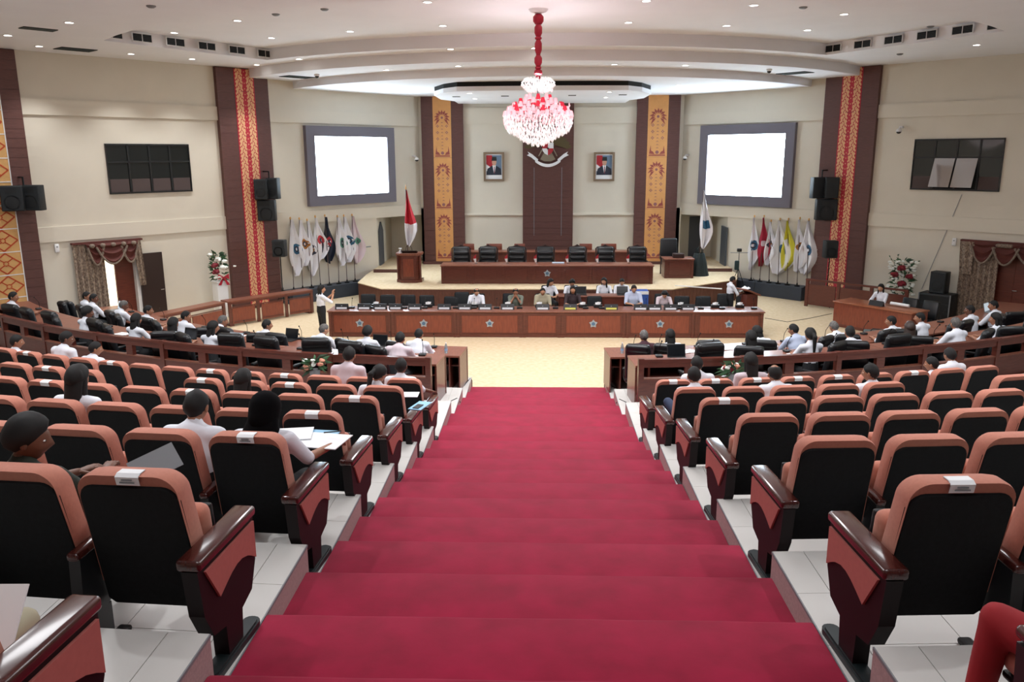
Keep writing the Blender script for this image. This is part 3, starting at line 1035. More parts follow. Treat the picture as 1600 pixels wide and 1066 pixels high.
def window(w, c4, lb, lightpanes):
    tz = [PW(w, *q, 0.02) for q in c4]
    t0 = min(q[0] for q in tz); t1 = max(q[0] for q in tz)
    z1 = (tz[0][1] + tz[1][1]) / 2; z0 = (tz[2][1] + tz[3][1]) / 2
    t = bpy.data.objects.new('window_1' if w is WL else 'window_2', None); COL.objects.link(t); struct(t); t['label'] = lb
    m = MB(); fr = 0.05
    wallbox(m, w, t0, t1, z0, z0 + fr, 0, 0.05); wallbox(m, w, t0, t1, z1 - fr, z1, 0, 0.05)
    n = 4; zt = z1 - (z1 - z0) * 0.36
    for i in range(n + 1):
        x = t0 + (t1 - t0) * i / n
        wallbox(m, w, max(t0, x - fr / 2), min(t1, x + fr / 2), z0, z1, 0, 0.05)
    wallbox(m, w, t0, t1, zt - fr / 2, zt + fr / 2, 0, 0.05)
    m.build('window_frame', M_FRD, t)
    m = MB(); wallbox(m, w, t0, t1, z0, z1, -0.01, 0.008); m.build('dark_interior', M_BLACKHOLE, t)
    for i in range(n):
        a, b = t0 + (t1 - t0) * i / n + fr / 2, t0 + (t1 - t0) * (i + 1) / n - fr / 2
        for (q0, q1, up) in ((z0 + fr, zt - fr / 2, 0), (zt + fr / 2, z1 - fr, 1)):
            m = MB()
            if (i, up) in lightpanes:
                # pane hinged open at the top, tilted to mirror the bright ceiling
                m.add([WP(w, a, 0.05, q1), WP(w, b, 0.05, q1), WP(w, b, 0.36, q0 + 0.06), WP(w, a, 0.36, q0 + 0.06), WP(w, a, 0.06, q1), WP(w, b, 0.06, q1), WP(w, b, 0.37, q0 + 0.06), WP(w, a, 0.37, q0 + 0.06)],
                      [(0, 1, 2, 3), (4, 5, 6, 7), (0, 1, 5, 4), (2, 3, 7, 6), (0, 3, 7, 4), (1, 2, 6, 5)])
                m.build('open_pane', M_MIRG, t)
            else:
                wallbox(m, w, a, b, q0, q1, 0.012, 0.022); m.build('pane', M_DARKGLASS, t)
                if not up:
                    m = MB(); wallbox(m, w, a + 0.02, b - 0.02, q0, q0 + 0.38, 0.022, 0.026); m.build('blind', M_CURTP, t)


M_MIRG = mat('ceiling_reflection_glass', '4a4645', 0.05, metal=0.75)
MATS['ceiling_reflection_glass'].node_tree.nodes['Principled BSDF'].inputs['Base Color'].default_value = (0.45, 0.42, 0.42, 1)  # lighter metallic grey stands in for the ceiling's reflection
window(WL, ((165, 225), (294, 225), (172, 304), (297, 299)), 'dark eight pane window high on the left wall', ())
window(WR, ((1430, 218), (1571, 215), (1422, 296), (1561, 300)), 'dark eight pane window high on the right wall with two panes tilted open', ((1, 0), (2, 0)))

# doors
M_DAY = mat('daylight_outside', 'fff6dc', 0.8, emit='fff3d6', estr=1.6)
M_DOOR = mat('red_brown_door', '6b2f1f', 0.4, noise_amt=0.25, scale=4, stretch=(1, 1, 8), col2='592519')


def doorway(w, D, nm):
    t = bpy.data.objects.new(nm, None); COL.objects.link(t); struct(t)
    m = MB(); tk = 0.08
    wallbox(m, w, D[0] - 0.02, D[0] + tk, 0, D[2] + tk, -0.26, 0.04); wallbox(m, w, D[1] - tk, D[1] + 0.02, 0, D[2] + tk, -0.26, 0.04); wallbox(m, w, D[0], D[1], D[2], D[2] + tk, -0.26, 0.04)
    m.build('door_frame', M_WHITE if w is WL else M_WALL, t)
    return t


t = doorway(WL, LD, 'door_1')
m = MB(); wallbox(m, WL, LD[0] - 0.4, LD[1] + 0.4, 0, 2.6, -1.3, -1.25); m.build('daylight_gap', M_DAY, t)
# door leaf swung into the room from the far jamb, lying against the wall
m = MB(); wallbox(m, WL, LD[1] - 0.62, LD[1] + 0.02, 0.02, 2.15, -0.2, -0.14); m.build('door_leaf', M_DOOR, t)
m = MB(); wallbox(m, WL, LD[1] + 0.02, LD[1] + 0.75, 0.02, 2.2, 0.05, 0.10); m.build('open_leaf', mat('very_dark_wood', '2a1a16', 0.4), t)
m = MB(); m.tube([WP(WL, LD[1] + 0.68, 0.10, 1.05), WP(WL, LD[1] + 0.68, 0.16, 1.05), WP(WL, LD[1] + 0.58, 0.16, 1.05)], 0.012); m.build('handle', M_CHROME, t)
t = doorway(WR, RD, 'door_2')
m = MB(); wallbox(m, WR, RD[0], RD[1], 0.02, RD[2], -0.2, -0.14); m.build('door_leaf', M_DOOR, t)
m = MB()
for (a, b, c_, d_) in ((RD[0] + 0.12, RD[0] + 0.62, 0.2, 1.0), (RD[0] + 0.12, RD[0] + 0.62, 1.15, 2.1), (RD[0] + 0.78, RD[1] - 0.12, 0.2, 1.0), (RD[0] + 0.78, RD[1] - 0.12, 1.15, 2.1)):
    wallbox(m, WR, a, b, c_, d_, -0.14, -0.125)
m.build('door_panel', M_DOOR, t)
m = MB(); m.tube([WP(WR, RD[0] + 0.66, -0.14, 1.05), WP(WR, RD[0] + 0.66, -0.08, 1.05), WP(WR, RD[0] + 0.78, -0.08, 1.05)], 0.012); m.build('handle', M_CHROME, t)
t = bpy.data.objects.new('door_3', None); COL.objects.link(t); struct(t)
MB().prism([(31.7, ST + 0.12), (32.5, ST + 0.12), (32.5, 2.2), (32.1, 2.55), (31.7, 2.2)], pL.x + 0.003, pL.x + 0.06, lambda u, v, d: (d, u, v)).build('door_leaf', mat('grey_blue_door', '4c5158', 0.5), t)
t = bpy.data.objects.new('door_4', None); COL.objects.link(t); struct(t)
MB().prism([(31.6, ST + 0.12), (32.5, ST + 0.12), (32.5, 2.35), (31.6, 2.35)], pR.x - 0.06, pR.x - 0.003, lambda u, v, d: (d, u, v)).build('door_leaf', MATS['grey_blue_door'], t)
MB().box((6.55, 34.57, 1.7), (0.5, 0.05, 1.7)).build('door_leaf', MATS['grey_blue_door'], t)

# curtains with swags
M_CURT = mat('patterned_curtain', 'b3a08c', 0.85, noise_amt=0.6, scale=26, stretch=(1.0, 1.0, 0.6), col2='4a3630')
M_SWAG = mat('maroon_swag', '5e2a23', 0.75, noise_amt=0.2, scale=10)
M_LACE = mat('cream_lace_trim', '9c8c7c', 0.85, noise_amt=0.45, scale=50, col2='5a4a42')


def drape(w, ta, tb, z0, z1, off, folds, pinch=0.0, amp=0.05, slant=0.0):
    m = MB(); nx, nz = folds * 6, 14
    vs = []
    for s in (0, 1):
        for j in range(nz + 1):
            v = j / nz
            z = z1 + (z0 - z1) * v
            for i in range(nx + 1):
                u = i / nx
                tt = ta + (tb - ta) * (u * (1 - pinch * v)) + slant * v
                o_ = off + amp * math.sin(u * folds * 2 * PI + 0.5 * math.sin(v * 3 + i)) * (0.6 + 0.4 * v) + s * 0.01
                vs.append(WP(w, tt, o_, z))
    fs = []
    N = (nx + 1) * (nz + 1)
    for s in (0, 1):
        for j in range(nz):
            for i in range(nx):
                a = s * N + j * (nx + 1) + i
                fs.append((a, a + 1, a + nx + 2, a + nx + 1))
    for j in range(nz):
        for i in (0, nx):
            a = j * (nx + 1) + i
            fs.append((a, a + nx + 1, a + nx + 1 + N, a + N))
    m.add(vs, fs)
    return m


def swag(w, ta, tb, z1, dep, off):
    m = MB(); nu, nv = 18, 8
    vs = []
    for j in range(nv + 1):
        v = j / nv
        for i in range(nu + 1):
            u = i / nu
            cat_ = 4 * u * (1 - u)
            z = z1 - dep * v * (0.18 + 0.82 * cat_)
            o_ = off + 0.05 * math.sin(v * 5 * PI) * cat_ + 0.04 * v
            vs.append(WP(w, ta + (tb - ta) * (u + (0.5 - u) * 0.12 * v), o_, z))
    fs = [(j * (nu + 1) + i, j * (nu + 1) + i + 1, (j + 1) * (nu + 1) + i + 1, (j + 1) * (nu + 1) + i) for j in range(nv) for i in range(nu)]
    n = len(vs)
    vs += [WP(w, ta + (tb - ta) * 0, 0, 0) * 0 + v - w[2] * 0.02 for v in vs]
    m.add(vs, fs + [tuple(i + n for i in f[::-1]) for f in fs])
    tr = MB()
    tr.tube([vs[nv * (nu + 1) + i] for i in range(nu + 1)], 0.035, 6)
    return m, tr


for w, ta, tb, tc, zt, sgn, lb in ((WL, -10.31, -9.55, -8.30, 2.62, 1, 'left'), (WR, -8.65, -7.35, -10.5, 2.45, -1, 'right')):
    t = thing('door_curtain', 'brown patterned curtain with maroon swags over the %s door' % lb, 'curtain')
    if w is WL:
        drape(w, ta, tb + 0.1, 0.02, zt, 0.10, 6, 0.0, 0.05, 0.0).build('curtain_panel', M_CURT, t, True)
        drape(w, -8.62, -8.36, 1.25, zt, 0.14, 2, 0.3, 0.04, 0.12).build('side_tail', M_CURT, t, True)
        sw = [(-9.95, -9.45), (-9.75, -8.75), (-9.0, -8.45)]
        x0, x1 = -10.31, -8.3
    else:
        drape(w, -8.42, tb, 0.02, zt, 0.10, 7, 0.0, 0.05).build('curtain_panel', M_CURT, t, True)
        drape(w, -7.72, tb + 0.05, 1.45, zt, 0.16, 2, 0.2, 0.04).build('side_tail', M_CURT, t, True)
        sw = [(-8.35, -7.6), (-9.0, -8.2), (-10.0, -8.75)]
        x0, x1 = -10.6, -7.3
    m = MB(); wallbox(m, w, x0, x1, zt, zt + 0.05, 0.0, 0.16); m.build('pelmet', M_SWAG, t)
    for i, (a, b) in enumerate(sw):
        s_, tr_ = swag(w, a, b, zt, 0.62, 0.17 + 0.03 * (i % 2))
        p = s_.build('swag', M_SWAG, t, True)
        tr_.build('lace_trim', M_LACE, p, True)
    m = MB()
    for i in range(5):
        x = sw[0][0] + (sw[-1][1] - sw[0][0]) * (i + 0.5) / 5
        m.ball(WP(w, x, 0.22, zt - 0.06), 0.08, 8, 6, (1, 1, 0.8))
    m.build('rosette', M_LACE, t, True)

# framed portraits
M_FRAME = mat('bronze_picture_frame', '8a7660', 0.4, metal=0.3)
M_PBLUE = mat('portrait_blue_ground', '6f86a0', 0.7, noise_amt=0.15, scale=3)
M_SUIT = mat('portrait_dark_suit', '232a3a', 0.7)
M_SKINP = mat('portrait_skin', 'c99a83', 0.7)
M_CAPP = mat('portrait_black_cap', '1d2320', 0.7)
for px0, px1, tie, lb in ((755.5, 788, -1, 'framed portrait of a man in dark suit and cap, left of the emblem'), (928, 959.5, 1, 'framed portrait of a man in dark suit and cap, right of the emblem')):
    a, b = PY(px0, 238, YB), PY(px1, 283, YB)
    t = thing('framed_portrait', lb, 'picture', ((a.x + b.x) / 2, YB - 0.02, (a.z + b.z) / 2))
    w_, h_ = b.x - a.x, a.z - b.z
    m = MB()
    for (x, z, sx, sz) in ((0, h_ / 2 - 0.04, w_, 0.08), (0, -h_ / 2 + 0.04, w_, 0.08), (-w_ / 2 + 0.04, 0, 0.08, h_ - 0.16), (w_ / 2 - 0.04, 0, 0.08, h_ - 0.16)):
        m.box((x, -0.03, z), (sx, 0.08, sz))
    m.build('frame', M_FRAME, t)
    MB().box((0, -0.0, 0), (w_ - 0.14, 0.03, h_ - 0.14)).build('mount', M_PAPER, t)
    iw, ih = w_ - 0.22, h_ - 0.36
    pc = MB().box((0, -0.018, 0.06), (iw, 0.01, ih)).build('picture', M_PBLUE, t)
    fl = lambda u, v, d: (u, -0.024 - d, v + 0.06)
    MB().prism([(-iw / 2, ih / 2), (-iw * 0.12, ih / 2), (-iw * 0.05, -0.02), (-iw * 0.2, -ih * 0.12), (-iw / 2, ih * 0.05)], 0, 0.001, fl).build('painted_flag_red', M_RED, pc)
    MB().prism([(-iw / 2, ih * 0.05), (-iw * 0.2, -ih * 0.12), (-iw * 0.3, -ih * 0.3), (-iw / 2, -ih * 0.3)], 0, 0.001, fl).build('painted_flag_white', M_PAPER, pc)
    MB().prism([(-iw / 2, -ih / 2), (iw / 2, -ih / 2), (iw * 0.46, -ih * 0.18), (iw * 0.15, -ih * 0.02), (-iw * 0.12, -ih * 0.02), (-iw * 0.42, -ih * 0.18)], 0.001, 0.003, fl).build('painted_suit', M_SUIT, pc)
    MB().prism([(-iw * 0.1, -ih * 0.0), (iw * 0.13, -ih * 0.0), (iw * 0.06, -ih * 0.40), (iw * 0.0, -ih * 0.40)], 0.003, 0.004, fl).build('painted_collar', M_PAPER, pc)
    MB().prism([(0.0, -ih * 0.06), (iw * 0.05, -ih * 0.06), (iw * 0.07, -ih * 0.42), (iw * 0.0, -ih * 0.42)], 0.004, 0.005, fl).build('painted_tie', mat('maroon_tie', '702035', 0.6), pc)
    MB().prism([(iw * 0.02 + iw * 0.15 * math.cos(q * PI / 6), ih * 0.16 + ih * 0.19 * math.sin(q * PI / 6)) for q in range(12)], 0.004, 0.006, fl).build('painted_face', M_SKINP, pc)
    MB().prism([(-iw * 0.15, ih * 0.22), (iw * 0.19, ih * 0.22), (iw * 0.17, ih * 0.42), (-iw * 0.11, ih * 0.42)], 0.006, 0.008, fl).build('painted_cap', M_CAPP, pc)

# national emblem: winged bird, shield and ribbon
ec = PY(856, 232, YB - 0.1)
em = thing('wall_emblem', 'national emblem with gold wings, red and white shield and white ribbon', 'emblem', (ec.x, YB - 0.11, ec.z))
M_EG = mat('dull_gold_relief', '5c5236', 0.5, metal=0.3)
M_EG2 = mat('grey_gold_relief', '8c8270', 0.5, metal=0.2)
fe = lambda u, v, d: (u, -d, v)
for s in (-1, 1):
    for k in range(8):
        an = math.radians(8 + k * 14)
        L = 0.80 - 0.03 * k
        a = Vector((s * 0.16, 0.22)); d = Vector((s * math.cos(an), math.sin(an) * 0.9 - 0.35)); q = Vector((-d.y, d.x)) * 0.10
        MB().prism([tuple(a - q * 0.5), tuple(a + d * L * 0.8 - q), tuple(a + d * L), tuple(a + d * L * 0.8 + q), tuple(a + q * 0.5)], 0.0, 0.04 + 0.006 * k, fe).build('wing_feather', M_EG, em)
    MB().tube([(s * 0.2, -0.09, 0.0), (s * 0.3, -0.09, -0.18), (s * 0.36, -0.1, -0.3)], 0.02).build('chain', M_EG2, em)
    MB().prism([(s * 0.38, -0.42), (s * 0.62, -0.22), (s * 0.80, -0.12), (s * 0.74, -0.21), (s * 0.83, -0.26), (s * 0.66, -0.34), (s * 0.42, -0.53)], 0.04, 0.07, fe).build('ribbon_end', M_PAPER, em)
MB().prism([(-0.12, -0.1), (0.12, -0.1), (0.30, -0.42), (0.12, -0.5), (-0.12, -0.5), (-0.30, -0.42)], 0.02, 0.08, fe).build('tail', M_EG2, em)
MB().prism([(-0.12, 0.5), (0.0, 0.62), (0.1, 0.56), (0.2, 0.5), (0.12, 0.45), (0.14, 0.2), (-0.14, 0.2)], 0.02, 0.12, fe).build('bird_head', M_EG, em)
n = 12
pts = [(-0.5 + i / n, -0.40 - 0.20 * (1 - (2 * i / n - 1) ** 2)) for i in range(n + 1)]
MB().prism(pts + [(x, z - 0.12) for x, z in pts[::-1]], 0.08, 0.12, fe).build('ribbon', M_PAPER, em)
for (x, z, mt_) in ((-0.11, 0.11, M_RED), (0.11, 0.11, M_PAPER)):
    MB().prism([(x - 0.11, z - 0.11), (x + 0.11, z - 0.11), (x + 0.11, z + 0.11), (x - 0.11, z + 0.11)], 0.1, 0.14, fe).build('shield_quarter', mt_, em)
MB().prism([(-0.22, 0), (0, 0), (0, -0.26), (-0.12, -0.2), (-0.2, -0.1)], 0.1, 0.14, fe).build('shield_quarter', M_PAPER, em)
MB().prism([(0.22, 0), (0, 0), (0, -0.26), (0.12, -0.2), (0.2, -0.1)], 0.1, 0.14, fe).build('shield_quarter', M_RED, em)
MB().prism([(0.06 * math.cos(q * PI / 5) * (1 if q % 2 else 0.5), 0.06 * math.sin(q * PI / 5) * (1 if q % 2 else 0.5)) for q in range(10)], 0.14, 0.15, fe).build('shield_star', M_BLACKP, em)
# ================================================================== AUDITORIUM SEATS
# local frame: y = 0 is the rear top edge of the backrest, +y is where the sitter looks, z = 0 tier floor
def yz_prism(mb, poly, x0, x1, mi=None):
    return mb.prism(poly, x0, x1, lambda u, v, d: (d, u, v), mi)


def rounded(w_, z0, z1, r, n=5, taper=0.0):
    """outline of a panel with rounded upper corners, in (x, z)"""
    pts = [(-w_ / 2, z0 + 0.03), (-w_ / 2 + 0.03, z0), (w_ / 2 - 0.03, z0), (w_ / 2, z0 + 0.03)]
    wt = w_ / 2 - taper
    for i in range(n + 1):
        a = i / n * PI / 2
        pts.append((wt - r + r * math.cos(a), z1 - r + r * math.sin(a)))
    for i in range(n + 1):
        a = PI / 2 + i / n * PI / 2
        pts.append((-wt + r + r * math.cos(a), z1 - r + r * math.sin(a)))
    return pts


REC = 0.17 / 0.74     # backrest rake: metres forward per metre down


def backpt(x, z, d):
    return (x, (0.99 - z) * REC * 1.0 + d, z)


def shell_mesh():
    m = MB()
    o = rounded(0.502, 0.25, 0.94, 0.075, taper=0.012)
    n = len(o)
    # dished rear face: outline ring, raised inner ring, front ring
    rings = []
    for sc, d in ((1.0, 0.055), (1.0, 0.022), (0.965, 0.006)):
        cz = 0.6
        rings.append([backpt(x * sc, cz + (z - cz) * sc, d) for x, z in o])
    vs = [p for r in rings for p in r]
    fs = []
    for k in range(2):
        for i in range(n):
            a, b = k * n + i, k * n + (i + 1) % n
            fs.append((a, b, b + n, a + n))
    fs.append(tuple(range(2 * n, 3 * n)))
    fs.append(tuple(range(n))[::-1])
    m.add(vs, fs)
    return m.mesh('back_shell', M_BLACKF, True)


def cushion_mesh():
    m = MB()
    o = rounded(0.502, 0.36, 0.995, 0.095, 7, taper=0.012)
    n = len(o)
    rings = []
    for sc, d in ((0.95, 0.018), (0.985, 0.010), (1.0, 0.03), (1.0, 0.10), (0.96, 0.14), (0.86, 0.15)):
        cz = 0.66
        rings.append([backpt(x * sc, cz + (z - cz) * sc, d) for x, z in o])
    vs = [p for r in rings for p in r]
    fs = []
    for k in range(len(rings) - 1):
        for i in range(n):
            a, b = k * n + i, k * n + (i + 1) % n
            fs.append((a, b, b + n, a + n))
    fs.append(tuple(range((len(rings) - 1) * n, len(rings) * n)))
    fs.append(tuple(range(n))[::-1])
    m.add(vs, fs)
    return m.mesh('back_cushion', M_SALM, True)


ME_SHELL, ME_CUSH = shell_mesh(), cushion_mesh()
RX = lambda a: Matrix.Rotation(a, 3, 'X')
ME_SEATUP = MB().rbox((0, 0.31, 0.54), (0.47, 0.11, 0.40), 0.045, 3, RX(0.12)).mesh('seat_cushion', M_SALM, True)
ME_SEATPAN = MB().rbox((0, 0.375, 0.53), (0.45, 0.03, 0.38), 0.012, 2, RX(0.12)).mesh('seat_pan', M_BLACKP, True)
ME_SEATDN = MB().rbox((0, 0.40, 0.40), (0.48, 0.46, 0.10), 0.04, 3, RX(-0.05)).mesh('seat_cushion', M_SALM, True)
ME_PANDN = MB().rbox((0, 0.40, 0.335), (0.46, 0.44, 0.03), 0.012, 2, RX(-0.05)).mesh('seat_pan', M_BLACKP, True)
# inner stand shared by two neighbouring seats
m = MB()
yz_prism(m, [(0.0, 0.22), (0.12, 0.22), (0.42, 0.34), (0.44, 0.56), (0.02, 0.56)], -0.028, 0.028)
yz_prism(m, [(0.10, 0.03), (0.22, 0.03), (0.22, 0.24), (0.10, 0.24)], -0.022, 0.022)
ME_STAND = m.mesh('side_stand', M_BLACKP)
ME_IFOOT = MB().rbox((0, 0.17, 0.017), (0.07, 0.36, 0.034), 0.014, 2).mesh('foot', M_METB, True)
ME_IARM = MB().rbox((0, 0.23, 0.585), (0.062, 0.46, 0.045), 0.018, 3, RX(0.03)).mesh('armrest', M_ARMWOOD, True)
# aisle end unit
END = [(-0.10, 0.595), (0.49, 0.60), (0.485, 0.36), (0.42, 0.225), (0.30, 0.19), (0.28, 0.02), (0.13, 0.02), (0.12, 0.20), (0.0, 0.225), (-0.07, 0.36)]
m = MB(); yz_prism(m, END, -0.045, 0.03)
ME_END = m.mesh('end_panel', mat('dark_mahogany_side', '13070a', 0.5, spec=0.25))
arcq = [(0.475, 0.375)] + [(0.475 - 0.395 * t, 0.375 + 0.015 * t + 0.085 * math.sin(PI * t) * (1 - 0.35 * t)) for t in (0.12, 0.25, 0.4, 0.55, 0.7, 0.85)] + [(0.07, 0.385)]
ins = [(-0.045, 0.572), (0.475, 0.575)] + arcq
m = MB(); yz_prism(m, ins, 0.03, 0.042)
ME_INSERT = m.mesh('fabric_insert', mat('coral_side_fabric', 'b4615a', 0.8, noise_amt=0.08, scale=40))
ME_CAP = MB().rbox((-0.012, 0.20, 0.622), (0.115, 0.61, 0.055), 0.018, 3).mesh('armrest_cap', M_ARMWOOD, True)
m = MB()
pts = [(0.035 * math.cos(a), 0.21 + 0.035 * math.sin(a)) for a in [PI + PI * i / 6 for i in range(7)]]
ft = [(0.045 * math.cos(PI + PI * i / 6), -0.02 + 0.045 * math.sin(PI + PI * i / 6)) for i in range(7)] + [(0.045 * math.cos(PI * i / 6), 0.44 + 0.045 * math.sin(PI * i / 6)) for i in range(7)]
m.prism(ft, 0.0, 0.03, lambda u, v, d: (u, v, d))
m.prism([(u * 0.8, 0.21 + (v - 0.21) * 0.93) for u, v in ft], 0.03, 0.042, lambda u, v, d: (u, v, d))
ME_EFOOT = m.mesh('foot', mat('dark_grey_green_metal', '20292b', 0.45, metal=0.3))
ME_TAG = MB().prism([(-0.045, 0.0), (0.045, 0.0), (0.045, 1.0), (-0.045, 1.0)], 0, 1, lambda u, v, d: (u, 0, 0)).mesh('x', M_PAPER)
m = MB()
tp = []
# label folded over the top of the cushion
for (z, d) in ((0.945, 0.006), (0.985, 0.006), (0.998, 0.03), (0.999, 0.075)):
    tp.append((z, (0.99 - z) * REC + d))
vs = []
for (z, y) in tp:
    vs += [(-0.055, y - 0.004, z + 0.003), (0.055, y - 0.004, z + 0.003)]
fs = [(0, 1, 3, 2), (2, 3, 5, 4), (4, 5, 7, 6)]
n8 = len(vs)
vs += [(x, y + 0.003, z - 0.003) for x, y, z in vs]
fs += [tuple(i + n8 for i in f[::-1]) for f in fs] + [(0, 1, 9, 8), (6, 7, 15, 14)]
m.add(vs, fs)
ME_TAG = m.mesh('paper_label', M_PAPER)
ME_TAGT = MB().box((0, -0.008 + 0.012, 0.962), (0.07, 0.002, 0.006)).box((0, 0.003, 0.975), (0.05, 0.002, 0.006)).mesh('print', M_GREY)

RG = 0.583     # seat spacing
ROWY = dict(A=1.92, B=3.34, C=4.77, D=6.22, E=7.72, F=9.2, G=10.69)
ROWN = dict(G='front row', F='second row', E='third row', D='fourth row', C='fifth row', B='sixth row', A='nearest row')
GAP = {('L', 'F', 5), ('L', 'F', 6), ('R', 'F', 5), ('R', 'F', 6)}
LBL = {'L': {'B': [0], 'C': [0], 'D': [0], 'E': [0, 3, 6], 'F': [2, 4, 7, 8], 'G': [3, 4, 5, 8, 11]}, 'R': {'B': [0], 'D': [], 'E': [0], 'G': [0, 1, 2, 3, 4, 6]}}
OCC = {('L', 'C', 0), ('L', 'C', 1), ('L', 'D', 4), ('L', 'E', 2), ('L', 'F', 0), ('L', 'G', 0), ('L', 'G', 1), ('L', 'G', 9), ('L', 'G', 10), ('L', 'B', 1), ('L', 'G', 12),
       ('R', 'F', 0), ('R', 'F', 2), ('R', 'G', 1), ('R', 'G', 2), ('R', 'F', 4), ('R', 'G', 7), ('R', 'G', 8), ('R', 'A', 0), ('L', 'A', 0), ('R', 'G', 5)}


def seatpos(side, row, j):
    s = -1 if side == 'L' else 1
    x0 = 1.85
    R = math.hypot(x0 - 0.2 * s, ARC.y - ROWY[row])
    a0 = math.asin((s * x0 - ARC.x) / R)
    a = a0 + s * j * RG / R
    return arcp(R, a, TOPZ[row]), a, R


seat_count = 0
for side in ('L', 'R'):
    s = -1 if side == 'L' else 1
    for row in 'ABCDEFG':
        for j in range(14):
            if (side, row, j) in GAP:
                continue
            if side == 'R' and row == 'G' and j > 8:
                continue
            p, a, R = seatpos(side, row, j)
            q = proj((p.x, p.y, p.z + 0.9))
            if not (-330 < q[0] < 1930) and not (row == 'A' and j == 0):
                continue
            rz = a          # rotate local +y towards the arc centre
            occ = (side, row, j) in OCC
            blk = 'left' if side == 'L' else 'right'
            t = thing('auditorium_seat', 'salmon and black auditorium seat, %s block, %s, %s from the aisle' % (blk, ROWN[row], ORD[j]), 'seat', p + Vector((0, 0, 0.007)), rz, 'auditorium seats in the %s block' % blk)
            seat_count += 1
            link('back_shell', ME_SHELL, t); link('back_cushion', ME_CUSH, t)
            link('seat_cushion', ME_SEATDN if occ else ME_SEATUP, t); link('seat_pan', ME_PANDN if occ else ME_SEATPAN, t)
            # outer-side stand (away from the aisle)
            st = link('side_stand', ME_STAND, t, (s * RG / 2, 0, 0)); link('armrest', ME_IARM, t, (s * RG / 2, 0, 0)); link('foot', ME_IFOOT, t, (s * RG / 2, 0, 0))
            if j == 0 and not (side == 'R' and row == 'A'):
                e = link('end_panel', ME_END, t, (-s * 0.335, 0, 0))
                if s > 0:
                    e.scale = (-1, 1, 1)
                link('fabric_insert', ME_INSERT, e)
                link('foot', ME_EFOOT, e)
                link('armrest_cap', ME_CAP, e)
            elif (side, row, j - 1) in GAP or (side == 'R' and row == 'A' and j == 0):
                link('side_stand', ME_STAND, t, (-s * RG / 2, 0, 0)); link('armrest', ME_IARM, t, (-s * RG / 2, 0, 0)); link('foot', ME_IFOOT, t, (-s * RG / 2, 0, 0))
            if j in LBL[side].get(row, []):
                l = link('paper_label', ME_TAG, t, (-0.02 * s, 0, 0)); l['label'] = 'white paper label stuck on the top of the backrest'
                if row in 'ABC':
                    link('print', ME_TAGT, l)

# ================================================================== DESKS, PARAPETS, CHAIRS
def leather_chair_meshes():
    r = {}
    r['backrest'] = MB().rbox((0, -0.26, 0.84), (0.54, 0.13, 0.74), 0.055, 4, RX(0.16), 0.92).mesh('backrest', M_LEATH, True)
    r['headroll'] = MB().rbox((0, -0.325, 1.15), (0.47, 0.15, 0.17), 0.06, 4, RX(0.16)).mesh('headroll', M_LEATH, True)
    r['seat'] = MB().rbox((0, 0.02, 0.45), (0.54, 0.52, 0.12), 0.05, 3).mesh('seat', M_LEATH, True)
    m = MB()
    m.tube([(0, -0.18, 0.52), (0, 0.2, 0.52)], 0.0)
    arm = MB()
    arm.rbox((0, 0.0, 0.66), (0.07, 0.36, 0.05), 0.02, 2)
    arm.tube([(0, 0.13, 0.65), (0, 0.15, 0.5), (0, 0.05, 0.42)], 0.016, 6)
    arm.tube([(0, -0.14, 0.65), (0, -0.16, 0.5), (0, -0.08, 0.42)], 0.016, 6)
    r['armrest'] = arm.mesh('armrest', M_BLACKP, True)
    b = MB().tube([(0, 0, 0.10), (0, 0, 0.40)], 0.028, 8)
    for k in range(5):
        a = 2 * PI * k / 5 + 0.3
        b.tube([(0, 0, 0.11), (0.29 * math.cos(a), 0.29 * math.sin(a), 0.075)], [0.028, 0.016], 6)
    r['base'] = b.mesh('base', M_METB, True)
    c = MB()
    for k in range(5):
        a = 2 * PI * k / 5 + 0.3
        c.ball((0.29 * math.cos(a), 0.29 * math.sin(a), 0.032), 0.03, 8, 6)
    r['caster'] = MB().ball((0, 0, 0.032), 0.03, 8, 6).mesh('caster', M_BLACKP, True)
    return r


LC = leather_chair_meshes()


def leather_chair(name, label, loc, rz, group, sc=1.0):
    t = thing(name, label, 'chair', loc, rz, group)
    t.scale = (sc, sc, sc)
    link('backrest', LC['backrest'], t); link('headroll', LC['headroll'], t); link('seat', LC['seat'], t)
    for s in (-1, 1):
        link('armrest', LC['armrest'], t, (s * 0.30, 0, 0))
    b = link('base', LC['base'], t)
    for k in range(5):
        a = 2 * PI * k / 5 + 0.3
        link('caster', LC['caster'], b, (0.29 * math.cos(a), 0.29 * math.sin(a), 0))
    return t


def arc_box(mb, R0, R1, a0, a1, z0, z1, n=4, mi=None):
    """solid sector between radii; keeps the true curve"""
    vs = []
    for i in range(n + 1):
        a = a0 + (a1 - a0) * i / n
        for R in (R0, R1):
            for z in (z0, z1):
                vs.append(arcp(R, a, z))
    fs = []
    for i in range(n):
        o = i * 4
        fs += [(o, o + 4, o + 5, o + 1), (o + 2, o + 3, o + 7, o + 6), (o + 1, o + 5, o + 7, o + 3), (o, o + 2, o + 6, o + 4)]
    fs += [(0, 1, 3, 2), (n * 4, n * 4 + 2, n * 4 + 3, n * 4 + 1)]
    return mb.add(vs, fs, mi)


